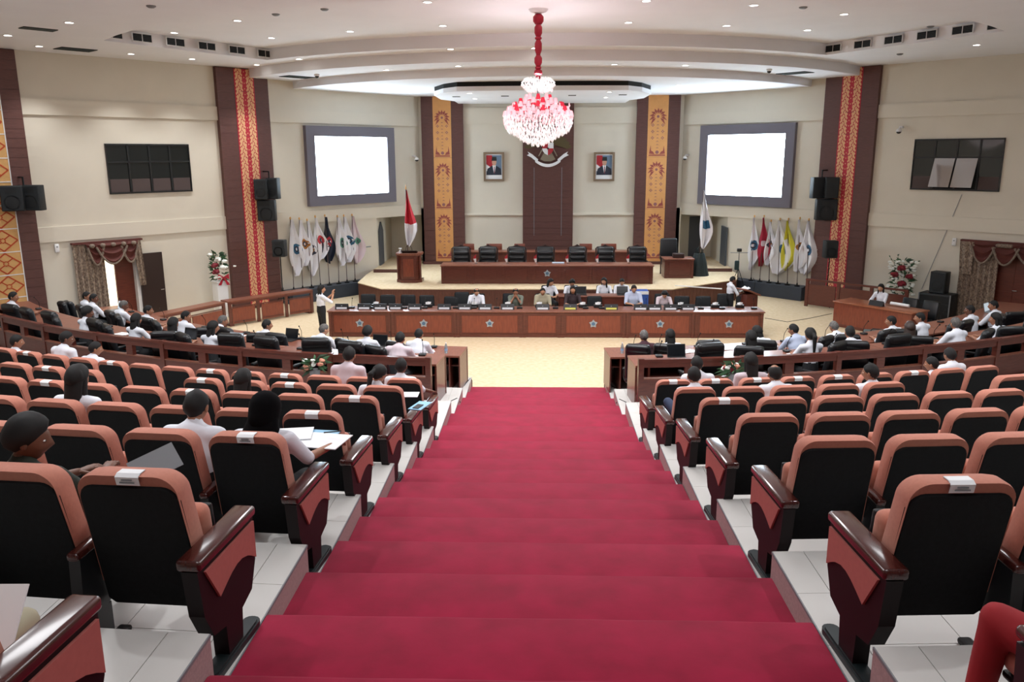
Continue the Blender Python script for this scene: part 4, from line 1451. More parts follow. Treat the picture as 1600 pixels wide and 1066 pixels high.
def curved_desk(side, rowname, R0, R1, a0, a1, z, idx, endcap):
    """R1 > R0; R1 is the sitter's side. front modesty panel at R0"""
    blk = 'left' if side < 0 else 'right'
    t = thing('delegate_desk', 'brown curved delegate desk, %s block, %s desk row, %s from the aisle' % (blk, rowname, ORD[idx]), 'desk', (0, 0, 0), 0, 'curved delegate desks')
    arc_box(MB(), R0 - 0.03, R1 + 0.02, a0, a1, z + 0.715, z + 0.75).build('desk_top', M_WOODT, t)
    arc_box(MB(), R0, R0 + 0.03, a0 + 0.0005, a1 - 0.0005, z, z + 0.715).build('front_panel', M_WOOD, t)
    for k, a in enumerate((a0, a1)):
        d = 0.0016 * (1 if a1 > a0 else -1)
        aa, ab = (a, a + d) if k == 0 else (a - d, a)
        arc_box(MB(), R0 + 0.03, R1, aa, ab, z, z + 0.715, 1).build('side_panel', M_WOOD, t)
    arc_box(MB(), R0 + 0.03, R1 - 0.12, a0 + (a1 - a0) * 0.02, a1 - (a1 - a0) * 0.02, z + 0.5, z + 0.52).build('shelf', M_WOOD, t)
    if endcap:
        w_ = 0.012 * (1 if a1 > a0 else -1)
        m = MB(); arc_box(m, R0 + 0.03, R1, a0 + w_, a0 + w_ + 0.0016 * (1 if a1 > a0 else -1), z, z + 0.715, 1); m.build('side_panel', M_WOOD, t)
    return t


DROWS = (('front', 16.30, 17.10, TOPZ['I']), ('rear', 18.45, 19.18, TOPZ['H']))
AOUT = {-1: -0.70, 1: 0.66}
for side in (-1, 1):
    for nm, R0, R1, z in DROWS:
        a = math.asin(((1.44 if nm == 'front' else 1.70) * side - ARC.x + (-0.15 if side < 0 and nm == 'front' else -0.1 if side < 0 else 0)) / R1)
        L = 1.62 / R0
        k = 0
        while abs(a) < 0.80:
            a1 = a + side * L
            curved_desk(side, nm, R0, R1, a, a1 - side * 0.0006, z, k, k == 0)
            a = a1; k += 1

# wooden parapet behind the rear desk row
for side in (-1, 1):
    R = 20.02
    z = TOPZ['H']
    a = math.asin((1.62 * side - ARC.x - (0.16 if side < 0 else -0.02)) / R)
    L = 1.72 / R
    blk = 'left' if side < 0 else 'right'
    t = thing('wooden_parapet', 'long dark brown wooden parapet rail behind the %s delegate desks' % blk, 'railing')
    k = 0
    H_ = 1.08
    while abs(a) < 0.78:
        a1 = a + side * L
        arc_box(MB(), R - 0.05, R + 0.05, a, a1, z + H_ - 0.045, z + H_).build('top_rail', M_WOOD, t)
        arc_box(MB(), R - 0.035, R + 0.035, a, a1, z + H_ - 0.14, z + H_ - 0.045).build('upper_rail', M_WOOD, t)
        arc_box(MB(), R - 0.035, R + 0.035, a, a1, z, z + H_ - 0.33).build('solid_panel', M_WOOD, t)
        arc_box(MB(), R - 0.045, R + 0.045, a, a1, z + H_ - 0.345, z + H_ - 0.325).build('lower_rail', M_WOODT, t)
        arc_box(MB(), R - 0.05, R + 0.05, a, a + side * 0.0045, z, z + H_ + 0.01, 1).build('post', M_WOOD, t)
        am = (a + a1) / 2
        arc_box(MB(), R - 0.04, R + 0.04, am - 0.004, am + 0.004, z + H_ - 0.33, z + H_ - 0.14, 1).build('post', M_WOOD, t)
        a = a1; k += 1

# ================================================================== MAIN TABLE AND HALL FURNITURE
def panel_table(name, label, cat, x0, x1, yf, depth, z, h, nsec, emblem_every, widths=None, rz=0.0, top=None):
    """long table with recessed front panels; yf is the front face (towards the camera)"""
    t = thing(name, label, cat, ((x0 + x1) / 2, yf, z), rz)
    w_ = x1 - x0
    MB().rbox((0, depth / 2 - 0.02, h - 0.02), (w_ + 0.06, depth + 0.06, 0.04), 0.012, 2).build('table_top', top or M_WOODT, t, True)
    MB().box((0, 0.02, h / 2 - 0.02), (w_, 0.03, h - 0.04)).build('front_board', M_WOOD, t)
    for s in (-1, 1):
        MB().box((s * (w_ / 2 - 0.015), depth / 2, h / 2 - 0.02), (0.03, depth - 0.02, h - 0.04)).build('side_panel', M_WOOD, t)
    sws = [w_ * q / sum(widths) for q in widths] if widths else [w_ / nsec] * nsec
    xe = [-w_ / 2 + sum(sws[:i]) for i in range(nsec + 1)]
    for i in range(nsec + 1):
        x = xe[i]
        for d in ((-0.05, 0.05) if 0 < i < nsec else ((0.05,) if i == 0 else (-0.05,))):
            MB().box((x + d, -0.002, h / 2 - 0.02), (0.07, 0.03, h - 0.05)).build('pilaster', M_WOOD, t)
            MB().box((x + d, -0.008, 0.04), (0.09, 0.045, 0.08)).box((x + d, -0.008, h - 0.07), (0.09, 0.045, 0.05)).build('pilaster_block', M_WOOD, t)
    for i in range(nsec):
        x = (xe[i] + xe[i + 1]) / 2; sw = sws[i]
        MB().box((x, 0.0, 0.05), (sw - 0.22, 0.025, 0.08)).build('plinth_rail', M_WOOD, t)
        MB().box((x, 0.0, h - 0.08), (sw - 0.22, 0.02, 0.05)).build('upper_rail', M_WOOD, t)
        MB().rbox((x, 0.003, h / 2), (sw - 0.30, 0.016, h - 0.26), 0.006, 1).build('panel', M_WOODL if name == 'main_table' else M_WOOD, t)
        if emblem_every and sw > 1.5:
            e = star_emblem(t, x, -0.006, h * 0.53)
    return t


M_SILV = mat('silver_emblem', 'a9b4bd', 0.45, metal=0.3)
M_BLUEE = mat('blue_emblem_centre', '50708c', 0.5)


def star_emblem(par, x, y, z, r=0.125):
    pts = [(r * (1 if k % 2 == 0 else 0.62) * math.sin(k * PI / 5), r * (1 if k % 2 == 0 else 0.62) * math.cos(k * PI / 5)) for k in range(10)]
    e = MB().prism(pts, 0, 0.015, lambda u, v, d: (x + u, y - d, z + v)).build('star_emblem', M_SILV, par)
    MB().prism([(r * 0.42 * math.cos(k * PI / 5), r * 0.42 * math.sin(k * PI / 5)) for k in range(10)], 0.015, 0.02, lambda u, v, d: (x + u, y - d, z + v)).build('emblem_disc', M_BLUEE, e)
    return e


MT_Y, MT_H = 22.72, 0.76
mt0, mt1 = PZ(513, 527, 0).x, PZ(1192, 527, 0).x
T_MAIN = panel_table('main_table', 'long brown front table with six silver star emblems on its panels', 'table', mt0 + 0.02, mt1 - 0.05, MT_Y, 0.80, 0, MT_H, 7, 1, (99, 104, 104, 60, 101, 107, 106))
# presidium desk on the stage
pd0, pd1 = PZ(690, 443, ST).x, PZ(1020, 444, ST).x
T_PRES = panel_table('presidium_desk', 'long dark brown presidium desk on the stage with one star emblem', 'desk', pd0, pd1, 27.86, 0.85, ST, 0.64, 7, 0)
star_emblem(T_PRES, 0.02, -0.006, 0.36, 0.13)
sd = panel_table('side_desk', 'small dark brown desk at the right end of the stage', 'desk', PZ(1033, 430, ST).x, PZ(1077, 430, ST).x, 29.2, 0.7, ST, 0.70, 1, 0)
# low desk row behind the presidium chairs
bd = panel_table('rear_desk', 'low reddish brown desk row behind the black presidium chairs', 'desk', -2.95, 3.55, 31.3, 0.6, ST, 0.72, 5, 0)
for i, (xx, w_) in enumerate(((-2.75, 0.42), (-1.75, 0.62), (-0.75, 0.42), (1.85, 0.5), (2.75, 0.6))):
    t = thing('rear_bench_back', 'brown chair back behind the rear stage desk, %s from the left' % ORD[i], 'chair', (xx, 32.15, ST), 0, 'brown chairs behind the rear stage desk')
    MB().rbox((0, 0, 0.72), (w_, 0.05, 0.42), 0.02, 2).build('backrest', M_WOODL, t, True)
    MB().box((0, -0.2, 0.43), (w_, 0.42, 0.05)).build('seat', M_WOOD, t)
    for sx in (-1, 1):
        for sy in (-0.38, 0):
            MB().box((sx * (w_ / 2 - 0.03), sy, 0.27 if sy == 0 else 0.2), (0.04, 0.04, 0.54 if sy == 0 else 0.4)).build('leg', M_WOOD, t)

# presidium chairs with carved crests
M_CARVE = mat('carved_dark_wood', '35201c', 0.45)
pc_x = [(720, 382), (761.5, 381), (807, 383.5), (852, 386), (903, 384.5), (947.5, 386), (998, 387)]
for i, (px, py) in enumerate(pc_x):
    x = PY(px, 390, 28.95).x
    t = thing('presidium_chair', 'high black leather presidium chair with carved crest, %s from the left' % ORD[i], 'chair', (x, 29.15, ST), PI + (0.12 if i == 0 else 0.0), 'presidium chairs')
    t.scale = (1, 1, 0.88)
    MB().rbox((0, -0.26, 0.86), (0.62, 0.16, 0.80), 0.07, 4, RX(0.1), 0.94).build('backrest', M_LEATH, t, True)
    for q in range(3):
        MB().rbox((0, -0.20 + 0.012 * q, 0.62 + 0.2 * q), (0.54, 0.10, 0.17), 0.05, 3, RX(0.1)).build('back_pad', M_LEATH, t, True)
    MB().rbox((0, 0.03, 0.46), (0.60, 0.56, 0.14), 0.05, 3).build('seat', M_LEATH, t, True)
    m = MB()
    cr = [(-0.34, 1.16), (-0.30, 1.25), (-0.16, 1.27), (-0.07, 1.30), (0, 1.35), (0.07, 1.30), (0.16, 1.27), (0.30, 1.25), (0.34, 1.16), (0.27, 1.19), (0, 1.22), (-0.27, 1.19)]
    m.prism(cr, -0.38, -0.32, lambda u, v, d: (u, d, v))
    m.tube([(-0.33, -0.34, 1.2), (-0.33, -0.30, 0.45)], 0.025, 6).tube([(0.33, -0.34, 1.2), (0.33, -0.30, 0.45)], 0.025, 6)
    m.build('carved_frame', M_CARVE, t)
    for s in (-1, 1):
        MB().tube([(s * 0.34, -0.25, 0.70), (s * 0.34, 0.2, 0.70), (s * 0.34, 0.26, 0.62), (s * 0.34, 0.22, 0.02)], 0.028, 6).build('armrest', M_CARVE, t, True)
        MB().tube([(s * 0.3, -0.25, 0.46), (s * 0.3, -0.30, 0.0)], 0.028, 6).build('leg', M_CARVE, t)
t = thing('presidium_chair', 'high black leather chair behind the small right stage desk', 'chair', (PY(1047, 390, 30.3).x, 30.4, ST), PI); t.scale = (1, 1, 0.9)
MB().rbox((0, -0.26, 0.98), (0.66, 0.16, 0.90), 0.07, 4, RX(0.1), 0.94).build('backrest', M_LEATH, t, True)
MB().rbox((0, 0.03, 0.48), (0.60, 0.56, 0.14), 0.05, 3).build('seat', M_LEATH, t, True)
for s in (-1, 1):
    MB().tube([(s * 0.34, -0.25, 0.72), (s * 0.34, 0.2, 0.72), (s * 0.34, 0.24, 0.02)], 0.028, 6).build('armrest', M_CARVE, t, True)

# small desk flags on the presidium desk
for i, px in enumerate((744, 793, 838.5, 888, 935, 983)):
    x = PY(px, 405, 28.3).x
    t = thing('desk_flag', 'tiny red and white desk flag on the presidium desk, %s from the left' % ORD[i], 'flag', (x, 28.3, ST + 0.64), 0, 'desk flags')
    MB().lathe([(0.05, 0), (0.05, 0.02), (0.01, 0.03)], n=10).tube([(0, 0, 0.02), (0, 0, 0.34)], 0.006, 6).build('stand', M_CHROME, t)
    MB().prism([(0.0, 0.33), (-0.09, 0.24), (-0.10, 0.17), (0.0, 0.18)], -0.008, 0.008, lambda u, v, d: (u, d, v)).build('red_cloth', M_RED, t)
    MB().prism([(0.0, 0.18), (-0.10, 0.17), (-0.05, 0.04), (0.0, 0.06)], -0.008, 0.008, lambda u, v, d: (u, d, v)).build('white_cloth', M_PAPER, t)
o = MB().box((PY(872, 410, 28.4).x, 28.35, ST + 0.66), (0.42, 0.18, 0.04)).build('blue_name_board', mat('blue_white_sign', 'c6d8ea', 0.5)); tag(o, 'small blue and white sign lying on the presidium desk', 'sign')
o = MB().rbox((PY(1060, 395, 29.5).x, 29.5, ST + 0.78), (0.4, 0.25, 0.16), 0.02, 1).build('document_tray', M_CARVE); tag(o, 'dark wooden tray on the small right stage desk', 'tray')

# podium with the national flag standing at it
px_ = PZ(640, 441, ST)
t = thing('stage_podium', 'dark polygonal wooden podium at the left of the stage', 'podium', (px_.x, 28.35, ST))
fn = lambda u, v, d: (u, v, d)
hexo = lambda a, b: [(-a, -b * 0.5), (-a * 0.6, -b), (a * 0.6, -b), (a, -b * 0.5), (a, b), (-a, b)]
MB().prism(hexo(0.44, 0.34), 0, 0.1, fn).build('plinth', M_WOOD, t)
MB().prism(hexo(0.37, 0.28), 0.1, 0.95, fn).build('body', M_WOOD, t)
MB().prism(hexo(0.45, 0.35), 0.95, 1.02, fn).build('cornice', M_WOODT, t)
MB().box((0, -0.285, 0.52), (0.36, 0.02, 0.62)).build('front_panel', M_WOODL, t)


for s in (-1, 1):
    MB().tube([(s * 0.39, -0.18, 0.1), (s * 0.39, -0.18, 0.95)], 0.03, 8).build('column', M_WOOD, t, True)
MB().box((0, 0.02, 1.05), (0.56, 0.4, 0.03), M=RX(-0.25)).build('reading_slope', M_CARVE, t)
m = MB()
for s in (-0.12, 0.12):
    m.tube([(s, -0.05, 1.05), (s * 0.8, -0.1, 1.2), (s * 0.4, -0.12, 1.28)], 0.008, 6)
m.build('microphones', M_METB, t)
m = MB().lathe([(0.06, 1.02), (0.05, 1.05), (0.02, 1.14), (0.06, 1.18)], (-0.3, -0.1, 0), 10); m.build('white_tissue', M_PAPER, t)

# ---------------------------------------------------------------- flags
def flag_cloth(h, wmax, seed, tip=0.86, lean=0.0):
    """hanging gathered cloth: returns fn(u 0..1, v 0..1) -> local point; pole top at origin"""
    r = random.Random(seed)
    ph = r.uniform(0, 6)
    ska = r.uniform(-0.15, 0.15)

    def f(u, v, off=0.0):
        prof = [0.05, 0.16, 0.34, 0.55, 0.78, 1.0, 1.0, 0.72, 0.28]
        k = v * 8
        i = min(int(k), 7)
        wv = (prof[i] + (prof[i + 1] - prof[i]) * (k - i)) * wmax
        x = (u - 0.28 + ska * v) * wv + lean * v * h
        y = 0.075 * (0.4 + v) * math.sin(u * 9.0 + ph + v * 1.5) + 0.03 * math.sin(u * 19 + v * 4)
        z = -h * v - 0.10 * h * v * (abs(u - 0.5) * -1.2 + 0.3)
        return Vector((x, y - off, z))
    return f


def cloth_mesh(f, u0=0, u1=1, v0=0, v1=1, nu=14, nv=18, off=0.0, th=0.008):
    m = MB()
    vs = []
    for s in (0, 1):
        for j in range(nv + 1):
            for i in range(nu + 1):
                vs.append(f(u0 + (u1 - u0) * i / nu, v0 + (v1 - v0) * j / nv, off - s * th))
    N = (nu + 1) * (nv + 1)
    fs = []
    for j in range(nv):
        for i in range(nu):
            a = j * (nu + 1) + i
            fs.append((a, a + 1, a + nu + 2, a + nu + 1))
            fs.append((a + N, a + nu + 1 + N, a + nu + 2 + N, a + 1 + N))
    for j in range(nv):
        for i in (0, nu):
            a = j * (nu + 1) + i
            fs.append((a, a + nu + 1, a + nu + 1 + N, a + N))
    for i in range(nu):
        for j in (0, nv):
            a = j * (nu + 1) + i
            fs.append((a, a + 1, a + 1 + N, a + N))
    m.add(vs, fs)
    return m


M_FW = mat('white_flag_cloth', 'ecebf0', 0.8)
M_FP = mat('pink_white_flag_cloth', 'd8c6cc', 0.8)
M_FN = mat('navy_flag_cloth', '1b2436', 0.75)
M_FR = mat('red_flag_cloth', 'a31c38', 0.75)
M_FY = mat('yellow_flag_cloth', 'd8cf3f', 0.75)
M_EBL = mat('emblem_blue', '3f7ea6', 0.7, noise_amt=0.4, scale=30, col2='23405c')
M_EOR = mat('emblem_orange', 'c98a3c', 0.7, noise_amt=0.4, scale=30, col2='7f4a2a')
M_EGR = mat('emblem_green', '5f9a86', 0.7, noise_amt=0.3, scale=30)
M_ERD = mat('emblem_red', 'b8323c', 0.7)
M_EDK = mat('emblem_dark', '3a3f52', 0.7, noise_amt=0.3, scale=30)
M_POLE = mat('thin_dark_pole', '5a4a44', 0.4)


def flag(w, top, base, cloth, emb, wmax, hc, lb, seed, ev=0.52):
    tb, zb = PW(w, base[0], base[1], 0.35)
    tt, zt = PW(w, top[0], top[1], 0.12)
    B = WP(w, tb, 0.35, 0.47); Tp = WP(w, tt, 0.12, zt)
    t = thing('flag', lb, 'flag', B, 0, 'flags along the %s wall' % ('left' if w is WL else 'right'))
    MB().tube([(0, 0, 0), Tp - B], 0.014, 6).build('pole', M_POLE, t)
    MB().lathe([(0.10, 0), (0.10, 0.03), (0.03, 0.05), (0.02, 0.12)], n=12).build('pole_base', M_METB, t, True)
    MB().ball(Tp - B, 0.03, 8, 6, (1, 1, 1.6)).build('finial', M_GOLD, t, True)
    f = flag_cloth(hc, wmax * 1.15, seed)
    rz = wrot(w)
    c = cloth_mesh(f, off=0.07).build('cloth', cloth, t, True)
    c.location = Tp - B - Vector((0, 0, 0.05))
    c.rotation_euler = (0, 0, rz)
    if emb:
        wref = wmax * 1.15
        for (rr, mt_, oo, nm_) in ((0.10, emb, 0.084, 'emblem'),) if cloth is M_FR else ((0.19, emb, 0.084, 'emblem'), (0.11, M_EDK if emb is not M_EDK else M_EOR, 0.090, 'emblem_centre'), (0.05, M_FW, 0.096, 'emblem_charge')):
            em_ = MB(); pts_ = [f(0.52, ev, oo)]
            for ring in (0.5, 1.0):
                for q in range(14):
                    an = 2 * PI * q / 14
                    k_ = 1.0 if (seed % 3) else (0.72 + 0.28 * abs(math.cos(2 * an)))
                    pts_.append(f(0.52 + rr * ring * k_ * math.cos(an) / wref, ev + rr * ring * k_ * math.sin(an) / hc, oo))
            em_.add(pts_, [(0, 1 + q, 1 + (q + 1) % 14) for q in range(14)] + [(1 + q, 15 + q, 15 + (q + 1) % 14, 1 + (q + 1) % 14) for q in range(14)])
            em_.build(nm_, mt_, c, True)
    return t


FL = [((453.6, 341), (459, 451), M_FW, M_EBL, 0.62, 1.95, 'white flag with round blue emblem, first from the left along the left wall'),
      ((467.5, 341.7), (473, 450), M_FW, M_EOR, 0.55, 1.6, 'white flag with orange gold emblem, second along the left wall'),
      ((479.7, 343.6), (487, 447.5), M_FW, M_EDK, 0.42, 1.95, 'narrow white flag with dark emblem, third along the left wall'),
      ((492.4, 338.4), (501, 446), M_FW, M_ERD, 0.50, 1.5, 'white flag with red trim, fourth along the left wall'),
      ((507.5, 337), (514.8, 443.5), M_FN, M_ERD, 0.50, 1.65, 'navy blue flag with red emblem along the left wall'),
      ((527, 338), (529.5, 442), M_FW, M_EGR, 0.60, 1.75, 'white flag with faint grey green emblem, right of the navy flag'),
      ((537, 337), (542.4, 441), M_FW, M_EBL, 0.55, 1.65, 'white flag with blue and red emblem, second right of the navy flag'),
      ((550, 336), (555, 439), M_FP, M_EGR, 0.55, 1.75, 'pinkish white flag with green emblem, last along the left wall')]
for i, a in enumerate(FL):
    flag(WL, a[0], a[1], a[2], a[3], a[4], a[5], a[6], 11 + i)
FR = [((1179, 338), (1173, 444.6), M_FW, M_EBL, 0.5, 1.9, 'white flag with blue emblem, first along the right wall near the stage'),
      ((1194, 338), (1186.5, 447), M_FR, M_FP, 0.55, 1.75, 'dark red flag along the right wall'),
      ((1205, 345), (1201, 448), M_FW, M_EDK, 0.45, 1.6, 'narrow white flag right of the red flag'),
      ((1219, 342.5), (1215, 450.6), M_FW, M_EBL, 0.85, 1.95, 'large white flag with blue diamond emblem left of the yellow flag'),
      ((1232, 342.5), (1229.6, 452), M_FY, None, 0.5, 1.75, 'bright yellow flag along the right wall'),
      ((1250, 341), (1244.6, 455), M_FW, M_EOR, 0.5, 1.85, 'white flag with brown emblem right of the yellow flag'),
      ((1264, 343), (1260, 455), M_FW, M_EBL, 0.65, 1.9, 'white flag with blue shield emblem, last along the right wall')]
for i, a in enumerate(FR):
    flag(WR, a[0], a[1], a[2], a[3], a[4], a[5], a[6], 31 + i)

# national flag behind the podium
b = PZ(636, 436, ST); tp = PY(635, 296, b.y + 0.6)
bx = PY(637, 400, 28.9).x
t = thing('national_flag', 'red over white national flag hanging behind the podium', 'flag', (bx, 28.95, ST))
ht = PY(635, 296, 28.95).z - ST
MB().tube([(0, 0, 0), (0, 0, ht)], 0.018, 8).build('pole', M_POLE, t)
MB().lathe([(0.16, 0), (0.16, 0.04), (0.04, 0.08), (0.03, 0.2)], n=14).build('pole_base', M_METB, t, True)
MB().lathe([(0.03, 0), (0.02, 0.06), (0.002, 0.18)], (0, 0, ht), 8).build('spear_tip', M_GOLD, t)
f = flag_cloth(1.95, 0.42, 5)
c = cloth_mesh(f, 0, 1, 0, 0.60, off=0.03).build('red_cloth', mat('flag_red', 'c42a3a', 0.7), t, True); c.location = (0.03, 0, ht - 0.03)
c = cloth_mesh(f, 0, 1, 0.60, 1.0, off=0.03).build('white_cloth', M_FW, t, True); c.location = (0.03, 0, ht - 0.03)
# white flag over a dark green skirted stand
x = PY(1092, 420, 29.9).x
t = thing('provincial_flag', 'tall white flag with blue emblem at the right of the stage', 'flag', (x, 29.95, ST))
ht = PY(1096, 298, 29.95).z - ST
MB().tube([(0, 0, 0.0), (0.05, 0, ht)], 0.018, 8).build('pole', M_POLE, t)
f = flag_cloth(2.05, 0.45, 8)
c = cloth_mesh(f, off=0.03).build('cloth', M_FW, t, True); c.location = (0.06, 0, ht - 0.03)
cloth_mesh(f, 0.2, 0.8, 0.50, 0.64, 6, 6, 0.045, 0.006).build('emblem', M_EBL, c, True)
M_SKIRT = mat('dark_green_skirt', '18282a', 0.6, noise_amt=0.2, scale=8)
t = thing('flag_stand_skirt', 'dark green pleated conical stand under the white stage flag', 'stand', (x, 29.95, ST))
m = MB()
n = 28
pr = []
for (r, z) in ((0.36, 0.0), (0.33, 0.12), (0.26, 0.5), (0.18, 0.80), (0.17, 0.82)):
    pr.append([(r * (1 + 0.05 * (k % 2)) * math.cos(2 * PI * k / n), r * (1 + 0.05 * (k % 2)) * math.sin(2 * PI * k / n), z) for k in range(n)])
vs = [p for q in pr for p in q]
fs = [(i * n + k, i * n + (k + 1) % n, (i + 1) * n + (k + 1) % n, (i + 1) * n + k) for i in range(4) for k in range(n)]
m.add(vs, fs)
m.build('skirt', M_SKIRT, t)
for k in range(4):
    a = PI / 4 + k * PI / 2
    MB().tube([(0.15 * math.cos(a), 0.15 * math.sin(a), 0.8), (0.14 * math.cos(a), 0.14 * math.sin(a), 0.96), (0.03 * math.cos(a), 0.03 * math.sin(a), 1.05)], 0.016, 6).build('handle_bar', M_SKIRT, t)

# ---------------------------------------------------------------- tripods, loudspeakers
def loudspeaker(loc, rz, w_, h_, d_, lb, tilt=0.0, mt=None, grp=None):
    t = thing('loudspeaker', lb, 'speaker', loc, 0, grp)
    t.rotation_euler = (tilt, 0, rz)
    MB().rbox((0, 0, 0), (w_, d_, h_), 0.02, 2).build('cabinet', mt or M_SPK, t, True)
    MB().rbox((0, -d_ / 2 - 0.004, 0), (w_ - 0.04, 0.02, h_ - 0.04), 0.008, 1).build('grille', M_SPKG, t)
    MB().lathe([(w_ * 0.36, 0.0), (w_ * 0.30, -0.0), (w_ * 0.1, -0.004), (0.01, -0.004)], n=18).build('x', M_SPK, t)
    c = bpy.data.objects['x']; c.name = 'woofer'; c.rotation_euler = (-PI / 2, 0, 0); c.location = (0, -d_ / 2 - 0.016, -h_ * 0.16)
    MB().box((0, -d_ / 2 - 0.014, h_ * 0.3), (w_ * 0.5, 0.012, h_ * 0.18)).build('horn', M_SPK, t)
    return t


M_SPK = mat('speaker_black', '15191c', 0.55)
M_SPKG = mat('speaker_grille', '20262a', 0.7, noise_amt=0.2, scale=90)


def wall_speakers(w, boxes, brk, side):
    for i, (x0, y0, x1, y1, yaw, off) in enumerate(boxes):
        ta, za = PW(w, (x0 + x1) / 2, y0, off); tb, zb = PW(w, (x0 + x1) / 2, y1, off)
        tl, _ = PW(w, x0, (y0 + y1) / 2, off); tr, _ = PW(w, x1, (y0 + y1) / 2, off)
        p = WP(w, (tl + tr) / 2, off, (za + zb) / 2)
        # width seen from the camera
        d = ray((x0 + x1) / 2, (y0 + y1) / 2); k = (p.y) / d.y
        w_ = (x1 - x0) * k / CF * 1.02
        t = loudspeaker(p, yaw, w_, za - zb, 0.3, 'black wall loudspeaker %s of the %s cluster' % (['one on the left', 'one on the right', 'one below'][i], side), 0, None, 'wall loudspeakers')
    p = PW(w, *brk, 0.16)
    q = WP(w, p[0], 0.16, p[1])
    o = MB().tube([q + w[2] * -0.02, q + w[2] * 0.3, q + w[2] * 0.3 - Vector((0, 0, 0.35))], 0.025, 8).build('speaker_bracket', M_METB); tag(o, 'steel bracket holding the loudspeakers on the %s pillar' % side, 'bracket')


wall_speakers(WL, ((398.5, 280, 418, 312, 0.15, 0.38), (418.5, 278, 436, 311, -0.1, 0.45), (404, 312.5, 430.5, 345, 0.1, 0.36)), (412, 268), 'middle left')
wall_speakers(WR, ((1268, 277, 1290, 310, 0.1, 0.45), (1289.5, 277, 1309, 310, -0.15, 0.38), (1275, 311, 1306, 344, -0.1, 0.36)), (1292, 266), 'middle right')
wall_speakers(WL, ((5, 290, 36, 330, 0.35, 0.40), (36.5, 289, 66, 329, 0.05, 0.50)), (29, 277), 'far left')


def tripod_speaker(px, ptop, pbot, pfoot, lb, w):
    t_, _ = PW(w, px, pfoot, 0.9)
    p = WP(w, t_, 0.9, 0)
    zt = PY(px, ptop, p.y).z; zb_ = PY(px, pbot, p.y).z
    h_ = zt - zb_
    t = thing('speaker_stand', 'black tripod speaker stand ' + lb, 'stand', p)
    MB().tube([(0, 0, 0.35), (0, 0, zb_)], 0.02, 8).build('pole', M_METB, t)
    MB().lathe([(0.04, 0.62), (0.045, 0.70), (0.03, 0.72)], n=10).build('collar', M_BLACKP, t)
    for k in range(3):
        a = 2 * PI * k / 3 + 0.5
        MB().tube([(0, 0, 0.66), (0.42 * math.cos(a), 0.42 * math.sin(a), 0.015)], 0.014, 6).build('leg', M_METB, t)
        MB().tube([(0, 0, 0.35), (0.22 * math.cos(a), 0.22 * math.sin(a), 0.33)], 0.009, 5).build('brace', M_METB, t)
    loudspeaker((p.x, p.y, zb_ + h_ / 2 + 0.002), 0, 0.42, h_, 0.34, 'black loudspeaker on a tripod stand ' + lb)


tripod_speaker(443, 375, 401, 478, 'left of the flags', WL)
tripod_speaker(1290, 376, 403, 478, 'in front of the right wall pillar', WR)
# instrument on a tripod at the right of the stage
x = PY(1153, 430, 29.6).x
t = thing('projector_tripod', 'tall thin tripod with a small device and side arms at the right stage edge', 'tripod', (x, 29.6, ST if x < 7.1 else 0))
z0_ = t.location.z
hd = PY(1153, 391, 29.6).z - z0_
MB().tube([(0, 0, hd * 0.25), (0, 0, hd)], 0.012, 6).build('pole', M_METB, t)
for k in range(3):
    a = 2 * PI * k / 3 + 0.2
    MB().tube([(0, 0, hd * 0.62), (0.42 * math.cos(a), 0.42 * math.sin(a), 0)], 0.012, 6).build('leg', M_METB, t)
MB().rbox((0, 0, hd), (0.16, 0.12, 0.12), 0.02, 2).build('device', M_BLACKP, t, True)
MB().box((0, 0, hd - 0.09), (0.62, 0.05, 0.02)).build('side_arms', M_GREY, t)
MB().rbox((-0.06, 0, hd * 0.68), (0.16, 0.10, 0.34), 0.03, 2).build('hanging_bag', mat('dark_teal_bag', '21383c', 0.7), t, True)

# floor speaker on a road case at the right
q = PZ(1452, 505, 0.0)
t_, _ = PW(WR, 1455, 500, 0.9)
p = WP(WR, t_, 0.55, 0)
yaw = wrot(WR)
t = thing('equipment_rack', 'large black equipment cabinet beside the right side table', 'cabinet', p, yaw)
MB().rbox((0, 0, 0.42), (0.95, 0.6, 0.84), 0.02, 2).build('case', M_SPK, t, True)
for k in range(3):
    MB().box((0, -0.305, 0.2 + 0.24 * k), (0.84, 0.012, 0.2)).build('rack_panel', M_BLACKP, t)
for sx in (-1, 1):
    MB().box((sx * 0.46, -0.3, 0.42), (0.03, 0.03, 0.84)).build('edge_trim', M_GREY, t)
loudspeaker(WP(WR, t_ , 0.55, 0.84 + 0.335), yaw, 0.46, 0.67, 0.4, 'black loudspeaker standing on the equipment cabinet at the right wall')

# ---------------------------------------------------------------- lectern at right with papers
lp = PZ(1168, 480, 0)
lx, ly = PY(1168, 465, 24.6).x, 24.6
t = thing('lectern', 'dark wooden lectern at the right end of the hall floor', 'lectern', (lx, ly, 0), 0.6)
MB().box((0, 0, 0.04), (0.6, 0.5, 0.08)).build('base', M_WOOD, t)
MB().rbox((0, 0, 0.52), (0.5, 0.38, 0.9), 0.02, 2).build('body', M_WOOD, t, True)
MB().rbox((0, 0, 1.02), (0.66, 0.5, 0.05), 0.015, 2, Matrix.Rotation(0.35, 3, 'Y')).build('slope', M_WOODT, t, True)
MB().tube([(0.25, 0, 1.0), (0.3, 0, 1.3), (0.2, 0, 1.42)], 0.008, 6).build('microphone', M_METB, t)

